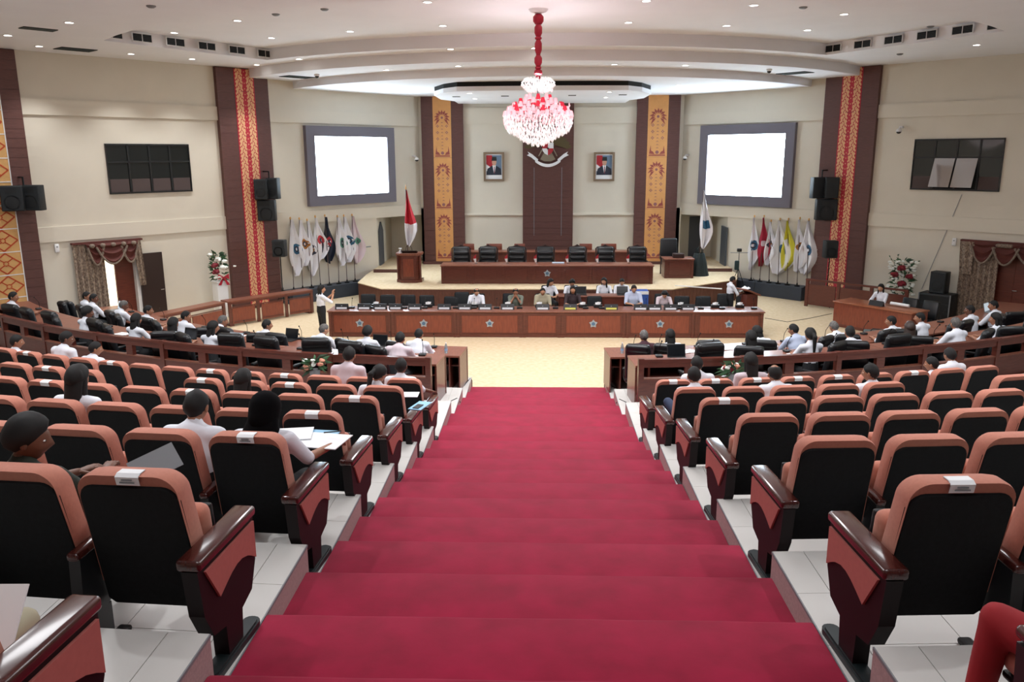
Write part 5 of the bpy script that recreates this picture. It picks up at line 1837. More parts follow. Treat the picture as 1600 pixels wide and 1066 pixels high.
# ---------------------------------------------------------------- low panelled rail desks, left hall side
def rail_desk(pts, name, lb, zt):
    """run of low panelled desks between floor points"""
    for i in range(len(pts) - 1):
        a, b = Vector(pts[i]), Vector(pts[i + 1])
        d = b - a
        L = d.length
        rz = math.atan2(d.y, d.x)
        t = thing(name, lb % ORD[i], 'desk', a, rz, lb.split(',')[0] + 's')
        n = max(1, round(L / 1.15))
        MB().box((L / 2, 0.2, zt - 0.02), (L, 0.46, 0.04)).build('desk_top', M_WOODT, t)
        MB().box((L / 2, 0.0, zt - 0.07), (L, 0.05, 0.06)).build('upper_rail', M_WOOD, t)
        for k in range(n + 1):
            MB().box((min(max(L * k / n, 0.05), L - 0.05), 0, zt / 2), (0.09, 0.06, zt - 0.04)).build('post', M_WOOD, t)
        for k in range(n):
            MB().box((L * (k + 0.5) / n, 0.0, (zt - 0.24) / 2 + 0.04), (L / n - 0.24, 0.035, zt - 0.30)).build('panel', M_WOODL, t)
            MB().box((L * (k + 0.5) / n, -0.02, 0.13), (L / n - 0.3, 0.02, 0.03)).build('panel_moulding', M_WOOD, t)
            MB().box((L * (k + 0.5) / n, -0.01, zt - 0.20), (L / n - 0.12, 0.03, 0.025)).build('middle_rail', M_WOOD, t)
        for sx in (0.1, L - 0.1):
            MB().box((sx, 0.2, 0.03), (0.12, 0.4, 0.06)).build('foot', M_WOOD, t)


rp = [PZ(236, 540, 0), PZ(357, 511, 0), PZ(490, 489, 0)]
rail_desk([(rp[0].x, rp[0].y, 0), (rp[1].x - 0.05, rp[1].y - 0.03, 0)], 'rail_desk', 'brown panelled side desk, %s in the left hall corner', 0.78)
rail_desk([(rp[1].x + 0.03, rp[1].y + 0.02, 0), (rp[2].x, rp[2].y, 0)], 'rail_desk', 'brown panelled side desk in front of the left pillar, %s segment', 0.78)
# right side: desk with the white shirted woman, railing behind
a, b = PZ(1300, 509, 0), PZ(1420, 532, 0)
d = Vector((b.x - a.x, b.y - a.y, 0)); L = d.length; rz = math.atan2(d.y, d.x)
t = thing('side_table', 'wide orange brown table at the right side of the hall', 'table', (a.x, a.y, 0), rz)
SIDE_A, SIDE_D, SIDE_RZ, SIDE_L = Vector((a.x, a.y, 0)), d.normalized(), rz, L
MB().rbox((L / 2, 0.42, 0.75), (L + 0.06, 0.9, 0.04), 0.012, 2).build('table_top', mat('orange_table_top', '9c5a3c', 0.3, noise_amt=0.2, scale=4, stretch=(6, 1, 1), coat=0.2), t, True)
MB().box((L / 2, 0.03, 0.37), (L - 0.04, 0.03, 0.7)).build('front_panel', M_WOODL, t)
for sx in (0.02, L - 0.02):
    MB().box((sx, 0.42, 0.365), (0.04, 0.8, 0.73)).build('side_panel', M_WOODL, t)
MB().box((L / 2, 0.02, 0.05), (L - 0.04, 0.04, 0.08)).build('plinth_rail', M_WOOD, t)
a2, b2 = PW(WR, 1296, 450, 1.5), PW(WR, 1425, 470, 1.5)
c1, c2 = WP(WR, -3.0, 1.35, 0), WP(WR, -6.4, 1.35, 0)
dd = c2 - c1
t = thing('low_wooden_railing', 'dark wooden railing behind the seated woman at the right', 'railing', c1, math.atan2(dd.y, dd.x))
Lr = dd.length
MB().box((Lr / 2, 0, 0.92), (Lr, 0.10, 0.06)).build('top_rail', M_WOOD, t)
for k in range(4):
    MB().box((0.05 + (Lr - 0.1) * k / 3, 0, 0.45), (0.1, 0.08, 0.9)).build('post', M_WOOD, t)
for k in range(3):
    MB().box((Lr * (k + 0.5) / 3, 0, 0.42), (Lr / 3 - 0.16, 0.04, 0.7)).build('panel', M_WOOD, t)

# ---------------------------------------------------------------- flower arrangements
M_LEAF = mat('green_leaf', '3f6b45', 0.6, noise_amt=0.3, scale=12)
M_LEAFD = mat('dark_green_leaf', '29452f', 0.6)
M_FLW = mat('white_petal', 'f0f4ee', 0.7)
M_FLR = mat('dark_red_petal', '7c1526', 0.6)
M_FLP = mat('peach_petal', 'c98a72', 0.7)
M_BOW = mat('red_ribbon', 'b01430', 0.5)


def leaf(mb, base, d, L, w_):
    d = Vector(d).normalized()
    q = d.cross(Vector((0.2, 1, 0.1)))
    q.normalize(); nrm = d.cross(q)
    b = Vector(base)
    vs = [b, b + d * L * 0.4 + q * w_, b + d * L + Vector((0, 0, -0.15 * L)), b + d * L * 0.4 - q * w_, b + d * L * 0.45 + nrm * w_ * 0.3, b + d * L * 0.45 - nrm * w_ * 0.2]
    mb.add(vs, [(0, 1, 4), (1, 2, 4), (2, 3, 4), (3, 0, 4), (0, 5, 1), (1, 5, 2), (2, 5, 3), (3, 5, 0)])


def bloom(mb, c, r, rng, n=9):
    for k in range(n):
        a = 2 * PI * k / n + rng.random()
        e = rng.uniform(-0.3, 0.9)
        mb.ball((c[0] + r * 0.5 * math.cos(a) * math.cos(e), c[1] + r * 0.5 * math.sin(a) * math.cos(e), c[2] + r * 0.5 * math.sin(e)), r * 0.5, 6, 5, (1, 1, 0.8))
    mb.ball(c, r * 0.55, 7, 5)


def arrangement(loc, lb, spec, rz=0, leaves=60, hh=1.0, ww=0.5, sprigs=10, seed=1, vase=None):
    t = thing('flower_arrangement', lb, 'flowers', loc, rz)
    r = random.Random(seed)
    g, gd = MB(), MB()
    for k in range(leaves):
        a = r.uniform(0, 2 * PI); u = r.uniform(0, 1)
        rad = ww * (0.25 + 0.75 * math.sin(PI * min(1, u * 0.9 + 0.1))) * 0.6
        base = (rad * 0.5 * math.cos(a), rad * 0.35 * math.sin(a), hh * u)
        leaf(g if k % 3 else gd, base, (math.cos(a), math.sin(a) * 0.6, r.uniform(-0.5, 0.9)), r.uniform(0.12, 0.26), r.uniform(0.02, 0.045))
    for k in range(sprigs):
        a = r.uniform(0, PI * 2); s = r.uniform(0.7, 1.0)
        p0 = Vector((0, 0, hh * 0.5)); p1 = Vector((ww * s * 0.6 * math.cos(a), ww * 0.3 * math.sin(a), hh * (0.8 + 0.35 * r.random())))
        g.tube([p0, (p0 + p1) / 2 + Vector((0, 0, 0.05)), p1], 0.006, 4)
        for q in range(4):
            leaf(gd, p0.lerp(p1, 0.5 + 0.14 * q), (r.uniform(-1, 1), r.uniform(-1, 0.2), 0.6), 0.1, 0.02)
    g.build('light_foliage', M_LEAF, t); gd.build('dark_foliage', M_LEAFD, t)
    for (x, y, z, rr, mt_, nm) in spec:
        mb = MB(); bloom(mb, (x, y, z), rr, r); mb.build(nm, mt_, t, True)
    if vase:
        vase(t)
    return t


# left: on a white pedestal before the wall pillar
t_, _ = PW(WL, 349, 472, 0.75)
p = WP(WL, t_, 0.62, 0)
ztop = PY(349, 440, p.y).z
pt = thing('flower_pedestal', 'white square pedestal under the left flower arrangement', 'pedestal', p, wrot(WL))
MB().rbox((0, 0, ztop / 2), (0.36, 0.36, ztop), 0.015, 2).build('shaft', M_WHITE, pt, True)
MB().box((0, 0, ztop + 0.015), (0.42, 0.42, 0.03)).build('cap', M_WHITE, pt)
MB().box((0, 0, 0.03), (0.44, 0.44, 0.06)).build('base', M_WHITE, pt)
r_ = random.Random(4)
sp = [(-0.10, -0.15, 0.50, 0.13, M_FLR, 'red_bloom'), (-0.08, -0.17, 0.30, 0.13, M_FLR, 'red_bloom'), (0.16, -0.15, 0.42, 0.14, M_FLW, 'white_bloom'), (0.0, -0.1, 0.68, 0.12, M_FLW, 'white_bloom'), (0.2, -0.1, 0.62, 0.09, M_FLW, 'white_bloom'), (-0.22, -0.1, 0.85, 0.08, M_FLW, 'white_bloom'), (0.5, -0.1, 0.46, 0.05, M_FLW, 'white_bloom'), (-0.1, -0.2, 0.12, 0.07, M_FLW, 'white_bloom'), (0.02, -0.22, 0.14, 0.06, M_FLW, 'white_bloom')]


def bow(t):
    m = MB()
    for s in (-1, 1):
        m.prism([(0.14, 0.14), (0.14 + s * 0.16, 0.24), (0.14 + s * 0.17, 0.06)], -0.24, -0.18, lambda u, v, d: (u, d, v))
        m.prism([(0.12, 0.14), (0.16, 0.14), (0.14 + s * 0.18, -0.12), (0.14 + s * 0.08, -0.12)], -0.23, -0.21, lambda u, v, d: (u, d, v))
    m.build('red_bow', M_BOW, t)


arrangement((p.x, p.y, ztop + 0.03), 'tall white and dark red flower arrangement with red bow at the left wall', sp, wrot(WL) * 0.4, 80, 0.9, 0.6, 8, 3, bow)
# right: big spray before the right wall
t_, _ = PW(WR, 1403, 470, 0.6)
p = WP(WR, t_, 0.5, 0)
zt = PY(1403, 462, p.y).z
pt = thing('flower_pedestal', 'slim white pedestal under the right flower arrangement', 'pedestal', p, wrot(WR))
MB().lathe([(0.18, 0), (0.18, 0.05), (0.10, 0.12), (0.09, zt - 0.1), (0.15, zt)], n=16).build('shaft', M_WHITE, pt, True)
MB().lathe([(0.16, zt), (0.2, zt + 0.03)], n=16).build('cap', M_WHITE, pt)
sp = [(-0.05, -0.22, 0.88, 0.14, M_FLR, 'red_bloom'), (-0.24, -0.22, 0.66, 0.14, M_FLR, 'red_bloom'), (0.2, -0.22, 0.62, 0.13, M_FLR, 'red_bloom'), (0.0, -0.24, 0.38, 0.15, M_FLR, 'red_bloom')]
for k in range(64):
    sp.append((r_.uniform(-0.42, 0.42), r_.uniform(-0.25, -0.1), r_.uniform(-0.02, 1.1), r_.uniform(0.04, 0.075), M_FLW, 'white_bloom'))
arrangement((p.x, p.y, zt + 0.03), 'large white flower spray with four dark red roses at the right wall', sp, wrot(WR) * 0.4, 110, 1.15, 0.8, 10, 9)


# small bouquets by the parapets
def bouquet(px, py, z, Rr, side, lb):
    a = math.asin((PZ(px, py, z).x - ARC.x) / Rr)
    p = arcp(Rr, a, z)
    def v(t):
        MB().lathe([(0.05, -0.18), (0.08, -0.1), (0.09, 0.0), (0.07, 0.02)], n=14).build('pot', M_GREY, t, True)
        MB().lathe([(0.12, -0.52), (0.12, -0.50), (0.02, -0.48), (0.02, -0.20), (0.09, -0.19), (0.09, -0.18)], n=14).build('stand', M_METB, t, True)
    r = random.Random(side + 5)
    sp = [(r.uniform(-0.16, 0.16), r.uniform(-0.1, 0.05), r.uniform(0.03, 0.18), r.uniform(0.04, 0.06), [M_FLP, M_FLW, M_FLR][k % 3], 'bloom') for k in range(14)]
    arrangement((p.x, p.y, p.z + 0.18), lb, sp, 0, 40, 0.18, 0.30, 3, side + 7, v)


bouquet(498, 590, 1.42, 20.4, -1, 'peach flower bouquet on a stand behind the left parapet')
bouquet(1140, 596, 1.42, 20.4, 1, 'peach and white flower bouquet in a pot on a stand behind the right parapet')

# cables on walls and floor
m = MB().tube([PY(1500, 304, WP(WR, -7, 0.02, 0).y), PY(1440, 445, WP(WR, -6.6, 0.02, 0).y)], 0.008, 5)
a_ = PW(WR, 1503, 304, 0.02); b_ = PW(WR, 1440, 452, 0.02)
m = MB().tube([WP(WR, a_[0], 0.02, a_[1]), WP(WR, (a_[0] + b_[0]) / 2, 0.02, (a_[1] + b_[1]) / 2 - 0.03), WP(WR, b_[0], 0.02, b_[1])], 0.008, 5)
o = m.build('wall_cable', M_GREY); tag(o, 'thin grey cable running down the wall below the right window', 'cable')
c0, c1_ = PZ(1055, 447, ST), PZ(1128, 452, ST)
o = MB().tube([(c0.x, c0.y, ST + 0.01), (c1_.x, c1_.y, ST + 0.01)], 0.022, 6).build('floor_cable_cover', M_WHITE); tag(o, 'white cable cover on the right part of the stage floor', 'cable')
o = MB().tube([PZ(1195, 497, 0.008), PZ(1230, 503, 0.008), PZ(1262, 498, 0.008), PZ(1300, 490, 0.008)], 0.008, 5).build('floor_cable', M_BLACKP); tag(o, 'dark cable on the beige floor right of the main table', 'cable')
# bright inscription strip beside the last left flag is a sign board on thin rods
ta, za = PW(WL, 555, 388, 0.03); tb_, zb2 = PW(WL, 580, 388, 0.03)
m = MB(); wallbox(m, WL, ta, tb_, za - 0.02, za + 0.02, 0.0, 0.02)
o = m.build('wall_conduit', M_GREY); tag(o, 'short grey conduit on the wall right of the left flags', 'conduit')
# ================================================================== PEOPLE
M_SKIN = mat('skin_brown', '9a6a50', 0.55, noise_amt=0.06, scale=12)
M_SKIND = mat('skin_dark_brown', '6d4634', 0.55)
M_SKINL = mat('skin_light_brown', 'b98768', 0.55)
M_HAIR = mat('black_hair', '0b0909', 0.75, noise_amt=0.3, scale=60)
M_HAIRG = mat('grey_hair', '6f6b68', 0.6, noise_amt=0.4, scale=50, col2='3a3836')
M_SHW = mat('white_shirt', 'e6eaf3', 0.8, noise_amt=0.04, scale=10, bump=0.08)
M_SHB = mat('pale_blue_shirt', 'b9c4dc', 0.8)
M_SHL = mat('light_lilac_shirt', 'cdbfc6', 0.8)
M_SHG = mat('grey_green_shirt', '6d7468', 0.8)
M_SHK = mat('khaki_shirt', 'a39c84', 0.8)
M_SHM = mat('dark_maroon_shirt', '40202a', 0.8)
M_SHD = mat('dark_green_shirt', '20281f', 0.85)
M_TRD = mat('dark_trousers', '16181c', 0.8)
M_TRB = mat('blue_jeans', '35415c', 0.85)
M_TRR = mat('red_trousers', '9a1a22', 0.85, noise_amt=0.15, scale=8, bump=0.1)
M_SHOE = mat('black_shoe', '0e0e0f', 0.4)
M_EYE = mat('eye_white', 'e8e4e0', 0.3)
M_LIP = mat('lip', '8a4a42', 0.5)
M_HIJ = mat('black_headscarf', '0a0a0c', 0.95, spec=0.1)
SKIN, SHIRT, TROU, SHOE, EYEI, LIPI = 0, 1, 2, 3, 4, 5


def capsule(bm_v, bm_f, p, q, r1, r2, sx=1.0, sy=1.0, n=12, m=4, ax=None):
    """tapered closed capsule; cross section scaled sx / sy about its axis frame"""
    p, q = Vector(p), Vector(q)
    d = q - p
    L = max(d.length, 1e-4)
    d = d / L
    a = Vector(ax) if ax is not None else (Vector((1, 0, 0)) if abs(d.x) < 0.8 else Vector((0, 1, 0)))
    y = d.cross(a).normalized()
    x = y.cross(d).normalized()
    rings = []
    for i in range(m):
        t = (i + 0.5) / m * PI / 2
        rings.append((p - d * r1 * math.cos(t), r1 * math.sin(t)))
    rings.append((p, r1)); rings.append((q, r2))
    for i in range(m):
        t = PI / 2 - (i + 0.5) / m * PI / 2
        rings.append((q + d * r2 * math.cos(t), r2 * math.sin(t)))
    o = len(bm_v)
    for c, r in rings:
        for k in range(n):
            an = 2 * PI * k / n
            bm_v.append(c + x * math.cos(an) * r * sx + y * math.sin(an) * r * sy)
    for i in range(len(rings) - 1):
        for k in range(n):
            a0, b0 = o + i * n + k, o + i * n + (k + 1) % n
            bm_f.append((a0, b0, b0 + n, a0 + n))
    bm_f.append(tuple(o + k for k in range(n))[::-1])
    bm_f.append(tuple(o + (len(rings) - 1) * n + k for k in range(n)))


def remeshed(vs, fs, size, smooth=2):
    me = bpy.data.meshes.new('tmp')
    me.from_pydata([tuple(v) for v in vs], [], fs)
    bm = bmesh.new(); bm.from_mesh(me); bmesh.ops.recalc_face_normals(bm, faces=bm.faces); bm.to_mesh(me); bm.free()
    o = bpy.data.objects.new('tmp', me)
    COL.objects.link(o)
    md = o.modifiers.new('r', 'REMESH'); md.mode = 'VOXEL'; md.voxel_size = size
    if smooth:
        sm = o.modifiers.new('s', 'SMOOTH'); sm.iterations = smooth; sm.factor = 0.5
    dg = bpy.context.evaluated_depsgraph_get()
    ev = o.evaluated_get(dg)
    m2 = ev.to_mesh()
    V = np.empty(len(m2.vertices) * 3); m2.vertices.foreach_get('co', V)
    F = [tuple(p.vertices) for p in m2.polygons]
    ev.to_mesh_clear()
    bpy.data.objects.remove(o); bpy.data.meshes.remove(me)
    return V.reshape(-1, 3), F


# ---- head: displaced sphere with brow, eye sockets, nose, lips, chin, ears (local: centre of skull, faces +y)
def head_geo(n=26, m=20):
    vs, fs, mi = [], [], []

    def g(a, b, s):
        return math.exp(-(a * a + b * b) / (s * s))
    for i in range(m + 1):
        th = PI * i / m
        for k in range(n):
            ph = 2 * PI * k / n
            x, y, z = math.sin(th) * math.sin(ph), math.sin(th) * math.cos(ph), math.cos(th)
            X = 0.076 * x; Y = 0.097 * y; Z = 0.118 * z
            lo = max(0.0, -z)
            X *= 1 - 0.30 * lo * lo - 0.1 * lo
            if y > 0:
                Y *= 1 - 0.12 * lo
            else:
                Y *= 1 - 0.42 * lo
            if y > 0.2:
                f = 1.0
                Y += 0.026 * g(X / 0.017, (Z + 0.022) / 0.024, 1.0)          # nose
                Y += 0.008 * g(X / 0.012, (Z - 0.002) / 0.03, 1.0)
                Y -= 0.012 * (g((X - 0.031) / 0.018, (Z - 0.006) / 0.013, 1) + g((X + 0.031) / 0.018, (Z - 0.006) / 0.013, 1))
                Y += 0.006 * g(X / 0.05, (Z - 0.030) / 0.012, 1)
                Y += 0.007 * g(X / 0.024, (Z + 0.060) / 0.011, 1)
                Y += 0.010 * g(X / 0.026, (Z + 0.098) / 0.02, 1)
                Y += 0.004 * (g((X - 0.04) / 0.02, (Z + 0.03) / 0.02, 1) + g((X + 0.04) / 0.02, (Z + 0.03) / 0.02, 1))
            vs.append(Vector((X, Y, Z)))
    for i in range(m):
        for k in range(n):
            a, b = i * n + k, i * n + (k + 1) % n
            fs.append((a, a + n, b + n, b))
            c = (vs[a] + vs[b] + vs[a + n] + vs[b + n]) / 4
            mi.append(LIPI if (c.y > 0.06 and abs(c.x) < 0.024 and -0.069 < c.z < -0.052) else SKIN)
    mb = MB()
    mb.v, mb.f, mb.m = [tuple(v) for v in vs], fs, mi
    for s in (-1, 1):
        mb.ball((s * 0.031, 0.0795, 0.006), 0.0105, 8, 6, (1.2, 0.8, 0.6), EYEI)
        mb.ball((s * 0.031, 0.0868, 0.006), 0.0052, 6, 5, (1, 0.6, 1), SHOE)
        mb.ball((s * 0.079, -0.004, -0.008), 0.028, 8, 6, (0.35, 0.65, 1.1), SKIN)
        mb.ball((s * 0.084, -0.002, -0.006), 0.017, 6, 5, (0.35, 0.6, 1.0), SKIN)
    return mb


HEAD = head_geo()


def hair_geo(style, seed=0):
    """closed hair volume in head space"""
    mb = MB()
    n, m = 22, 16
    vs, fs = [], []
    r = random.Random(seed)
    for i in range(m + 1):
        th = PI * i / m
        for k in range(n):
            ph = 2 * PI * k / n
            x, y, z = math.sin(th) * math.sin(ph), math.sin(th) * math.cos(ph), math.cos(th)
            # hair line: high at the front, low at the back
            line = 0.78 * y - 0.14 if y > 0 else 0.48 * y - 0.14
            if style == 'bald':
                line += 0.0
            over = max(-1, min(1, (z - line) / 0.30))
            off = 0.009 * over + (0.004 if style != 'short' else 0.001)
            if over < 0:
                off = 0.004 + 0.020 * over
            if style in ('bob', 'long', 'tail', 'woman') and over > 0:
                off += 0.008 * over
            if style == 'bald' and z > 0.72:
                off = -0.012
            if style == 'puffy' and over > 0:
                off += 0.018 * over
            nz_ = 0.003 * math.sin(9 * x + 5 * z + seed) * (over > 0)
            X = (0.076 + off + nz_) * x; Y = (0.097 + off + nz_) * y; Z = (0.118 + off + nz_) * z
            lo = max(0.0, -z)
            X *= 1 - 0.30 * lo * lo - 0.1 * lo
            if y < 0:
                Y *= 1 - 0.35 * lo
            vs.append((X, Y, Z))
    for i in range(m):
        for k in range(n):
            a, b = i * n + k, i * n + (k + 1) % n
            fs.append((a, a + n, b + n, b))
    mb.add(vs, fs)
    v2, f2 = [], []
    if style in ('long', 'bob', 'woman'):
        L = {'long': -0.36, 'bob': -0.19, 'woman': -0.26}[style]
        capsule(v2, f2, (0, -0.045, 0.03), (0, -0.075, L + 0.04), 0.088, 0.075, 1.0, 0.55, 14)
        for s in (-1, 1):
            capsule(v2, f2, (s * 0.062, -0.01, 0.03), (s * 0.078, -0.02, L * 0.7), 0.034, 0.028, 0.9, 1.0, 8)
    if style == 'tail':
        capsule(v2, f2, (0, -0.09, 0.04), (0, -0.15, -0.02), 0.03, 0.04, 1, 1, 10)
        capsule(v2, f2, (0, -0.15, -0.02), (0, -0.13, -0.30), 0.042, 0.02, 1, 0.8, 10)
    mb.add(v2, f2)
    return mb


def scarf_geo():
    vs, fs = [], []
    capsule(vs, fs, (0, -0.012, 0.03), (0, -0.02, -0.06), 0.108, 0.105, 1, 1.12, 16)
    capsule(vs, fs, (0, -0.03, -0.08), (0, -0.045, -0.22), 0.095, 0.13, 1.2, 0.8, 16)
    mb = MB(); mb.add(vs, fs)
    return mb


def hand_geo(curl=0.5, side=1):
    """right-hand template: wrist at origin, fingers along +y, palm facing -z, thumb towards -x*side"""
    vs, fs = [], []
    capsule(vs, fs, (0, 0.0, 0), (0, 0.055, 0), 0.026, 0.038, 1.0, 0.42, 10, 3, ax=(1, 0, 0))
    capsule(vs, fs, (0.0, 0.03, 0), (0, 0.07, 0), 0.034, 0.036, 1.05, 0.38, 10, 3, ax=(1, 0, 0))
    for i, (x, L) in enumerate(((-0.028, 0.068), (-0.009, 0.078), (0.010, 0.072), (0.028, 0.056))):
        x *= side
        p = Vector((x, 0.085, 0.0)); an = -0.15 - curl * 0.25
        r = 0.0088
        for s in range(3):
            l = L * (0.46, 0.31, 0.25)[s]
            q = p + Vector((0.05 * x, math.cos(an), math.sin(an))) * l
            capsule(vs, fs, p, q, r, r * 0.9, 1, 1, 7, 2)
            p = q; an -= curl * 0.95; r *= 0.9
    p = Vector((-0.026 * side, 0.018, -0.004))
    q = p + Vector((-0.028 * side, 0.032, -0.010)); capsule(vs, fs, p, q, 0.013, 0.0115, 1, 1, 8, 2)
    q2 = q + Vector((-0.008 * side, 0.030, -0.012 * (1 + curl))); capsule(vs, fs, q, q2, 0.011, 0.009, 1, 1, 8, 2)
    return vs, fs


def frame(d, up):
    y = Vector(d).normalized(); z = Vector(up); x = y.cross(z).normalized(); z = x.cross(y).normalized()
    return Matrix((x, y, z)).transposed()


BODY_CACHE = {}


def body(key, pose):
    """one continuous figure: trunk, limbs, neck fused by remeshing; head and hands joined at neck and wrists"""
    if key in BODY_CACHE:
        return BODY_CACHE[key]
    J = pose
    vs, fs, bones = [], [], []

    def cap_(a, b, r1, r2, mt, sx=1.0, sy=1.0, ax=None):
        capsule(vs, fs, J[a] if isinstance(a, str) else a, J[b] if isinstance(b, str) else b, r1, r2, sx, sy, 12, 4, ax)
        bones.append((np.array(J[a] if isinstance(a, str) else a, float), np.array(J[b] if isinstance(b, str) else b, float), r1 * (sx + sy) / 2, r2 * (sx + sy) / 2, mt))
    f = J.get('fat', 1.0)
    long_ = J.get('long_sleeve', False)
    XA = (1, 0, 0)
    cap_('pelvis', 'waist', 0.130 * f, 0.120 * f, TROU if not J.get('dress') else SHIRT, 1.28, 0.95, XA)
    cap_('waist', 'chest', 0.122 * f, 0.128 * f, SHIRT, 1.22, 0.92, XA)
    cap_('chest', 'upchest', 0.128 * f, 0.098 * f, SHIRT, 1.32, 0.88, XA)
    cap_('upchest', 'neck', 0.092 * f, 0.062, SHIRT, 1.25, 0.9, XA)
    cap_('neck', 'headb', 0.052, 0.052, SKIN)
    for s in 'LR':
        cap_('upchest', 'sh' + s, 0.075, 0.062 * f, SHIRT)
        cap_('sh' + s, 'el' + s, 0.060 * f, 0.050, SHIRT)
        if long_:
            cap_('el' + s, 'wr' + s, 0.046, 0.034, SHIRT)
        else:
            cap_('el' + s, 'wr' + s, 0.038, 0.026, SKIN)
        cap_('hip' + s, 'kn' + s, 0.088 * f, 0.062, TROU)
        cap_('kn' + s, 'an' + s, 0.060, 0.044, TROU)
        an = Vector(J['an' + s]); toe = Vector(J['toe' + s])
        cap_(tuple(an + Vector((0, -0.02, -0.03))), tuple(toe), 0.040, 0.034, SHOE, 1.0, 0.9, XA)
    V, F = remeshed(vs, fs, 0.0165, 2)
    C = np.array([V[list(t)].mean(0) for t in F])
    D = np.full((len(bones), len(F)), 9.0)
    for i, (a, b, r1, r2, mt) in enumerate(bones):
        ab = b - a; L2 = max(ab @ ab, 1e-9)
        t = np.clip((C - a) @ ab / L2, 0, 1)
        dd = np.linalg.norm(C - (a + t[:, None] * ab), axis=1)
        D[i] = dd / (r1 + (r2 - r1) * t)
    win = D.argmin(0)
    mi = [bones[i][4] for i in win]
    mb = MB()
    mb.v = [tuple(v) for v in V]; mb.f = F; mb.m = mi
    # head
    hy, hp, hr = J.get('head', (0, 0, 0))
    HM = Matrix.Rotation(hy, 3, 'Z') @ Matrix.Rotation(hp, 3, 'X') @ Matrix.Rotation(hr, 3, 'Y')
    hc = Vector(J['headb']) + HM @ Vector((0, 0.018, 0.085))
    mb.add([HM @ Vector(v) + hc for v in HEAD.v], HEAD.f)
    mb.m[-len(HEAD.f):] = HEAD.m
    # hands
    for s in 'LR':
        el, wr = Vector(J['el' + s]), Vector(J['wr' + s])
        up = Vector(J.get('up' + s, (0, 0, 1)))
        d = J.get('hd' + s)
        d = Vector(d) if d is not None else (wr - el)
        hv, hf = hand_geo(J.get('curl', 0.5), 1 if s == 'R' else -1)
        FM = frame(d, up)
        mb.add([FM @ v + wr + d.normalized() * 0.0 for v in hv], hf, SKIN)
    me = mb.mesh('body', [M_SKIN, M_SHW, M_TRD, M_SHOE, M_EYE, M_LIP], False, fix=False)
    me.polygons.foreach_set('use_smooth', [True] * len(me.polygons))
    BODY_CACHE[key] = (me, HM, hc)
    return BODY_CACHE[key]


def sit(lean=0.0, arms='desk', head=(0, 0, 0), fat=1.1, seat=0.47, legs='down', **kw):
    """seated pose, lean > 0 forwards"""
    c, s = math.cos(lean), math.sin(lean)

    def T(x, y, z):
        y0, z0 = 0.0, seat + 0.08
        yy, zz = y - y0, z - z0
        return (x, y0 + yy * c + zz * s, z0 - yy * s + zz * c)
    b = seat - 0.47
    J = dict(pelvis=(0, 0.0, seat + 0.10), waist=T(0, 0.0, 0.70 + b), chest=T(0, 0.0, 0.86 + b), upchest=T(0, -0.01, 0.985 + b), neck=T(0, 0.0, 1.05 + b), headb=T(0, 0.018, 1.092 + b))
    w_ = 0.175 * (0.95 + 0.05 * fat)
    for sg, n in ((-1, 'L'), (1, 'R')):
        J['sh' + n] = T(sg * w_, 0.0, 0.985 + b)
        J['hip' + n] = (sg * 0.085, 0.03, seat + 0.075)
        J['kn' + n] = (sg * 0.12, 0.47, seat + 0.065)
        J['an' + n] = (sg * 0.11, 0.45, 0.085)
        J['toe' + n] = (sg * 0.12, 0.60, 0.045)
        shp = Vector(J['sh' + n])
        if arms == 'desk':
            J['el' + n] = (sg * (w_ + 0.05), shp.y + 0.17, 0.76 + b)
            J['wr' + n] = (sg * 0.10, shp.y + 0.40, 0.775)
        elif arms == 'lap':
            J['el' + n] = (sg * (w_ + 0.045), shp.y + 0.02, 0.72 + b)
            J['wr' + n] = (sg * 0.08, shp.y + 0.26, 0.66)
        elif arms == 'chin':
            J['el' + n] = (sg * 0.17, shp.y + 0.22, 0.80)
            J['wr' + n] = (sg * 0.045, shp.y + 0.17, 1.00)
            J['hd' + n] = (-sg * 0.5, -0.1, 0.7); J['up' + n] = (0, -1, 0.2)
        elif arms == 'rests':
            J['el' + n] = (sg * (w_ + 0.075), shp.y + 0.02, 0.73 + b)
            J['wr' + n] = (sg * (w_ + 0.08), shp.y + 0.27, 0.70)
    J['head'] = head; J['fat'] = fat
    J.update(kw)
    return J


def stand_pose(head=(0, 0, 0), **kw):
    J = dict(pelvis=(0, 0, 0.93), waist=(0, 0.0, 1.08), chest=(0, 0, 1.23), upchest=(0, -0.01, 1.36), neck=(0, 0, 1.435), headb=(0, 0.016, 1.47))
    for sg, n in ((-1, 'L'), (1, 'R')):
        J['sh' + n] = (sg * 0.165, 0, 1.36); J['hip' + n] = (sg * 0.085, 0, 0.90)
        J['kn' + n] = (sg * 0.095, 0.02, 0.49); J['an' + n] = (sg * 0.10, -0.01, 0.09); J['toe' + n] = (sg * 0.12, 0.14, 0.045)
        J['el' + n] = (sg * 0.24, 0.02, 1.08); J['wr' + n] = (sg * 0.22, 0.16, 0.88)
    J['head'] = head
    J.update(kw)
    return J


HAIR_CACHE = {}


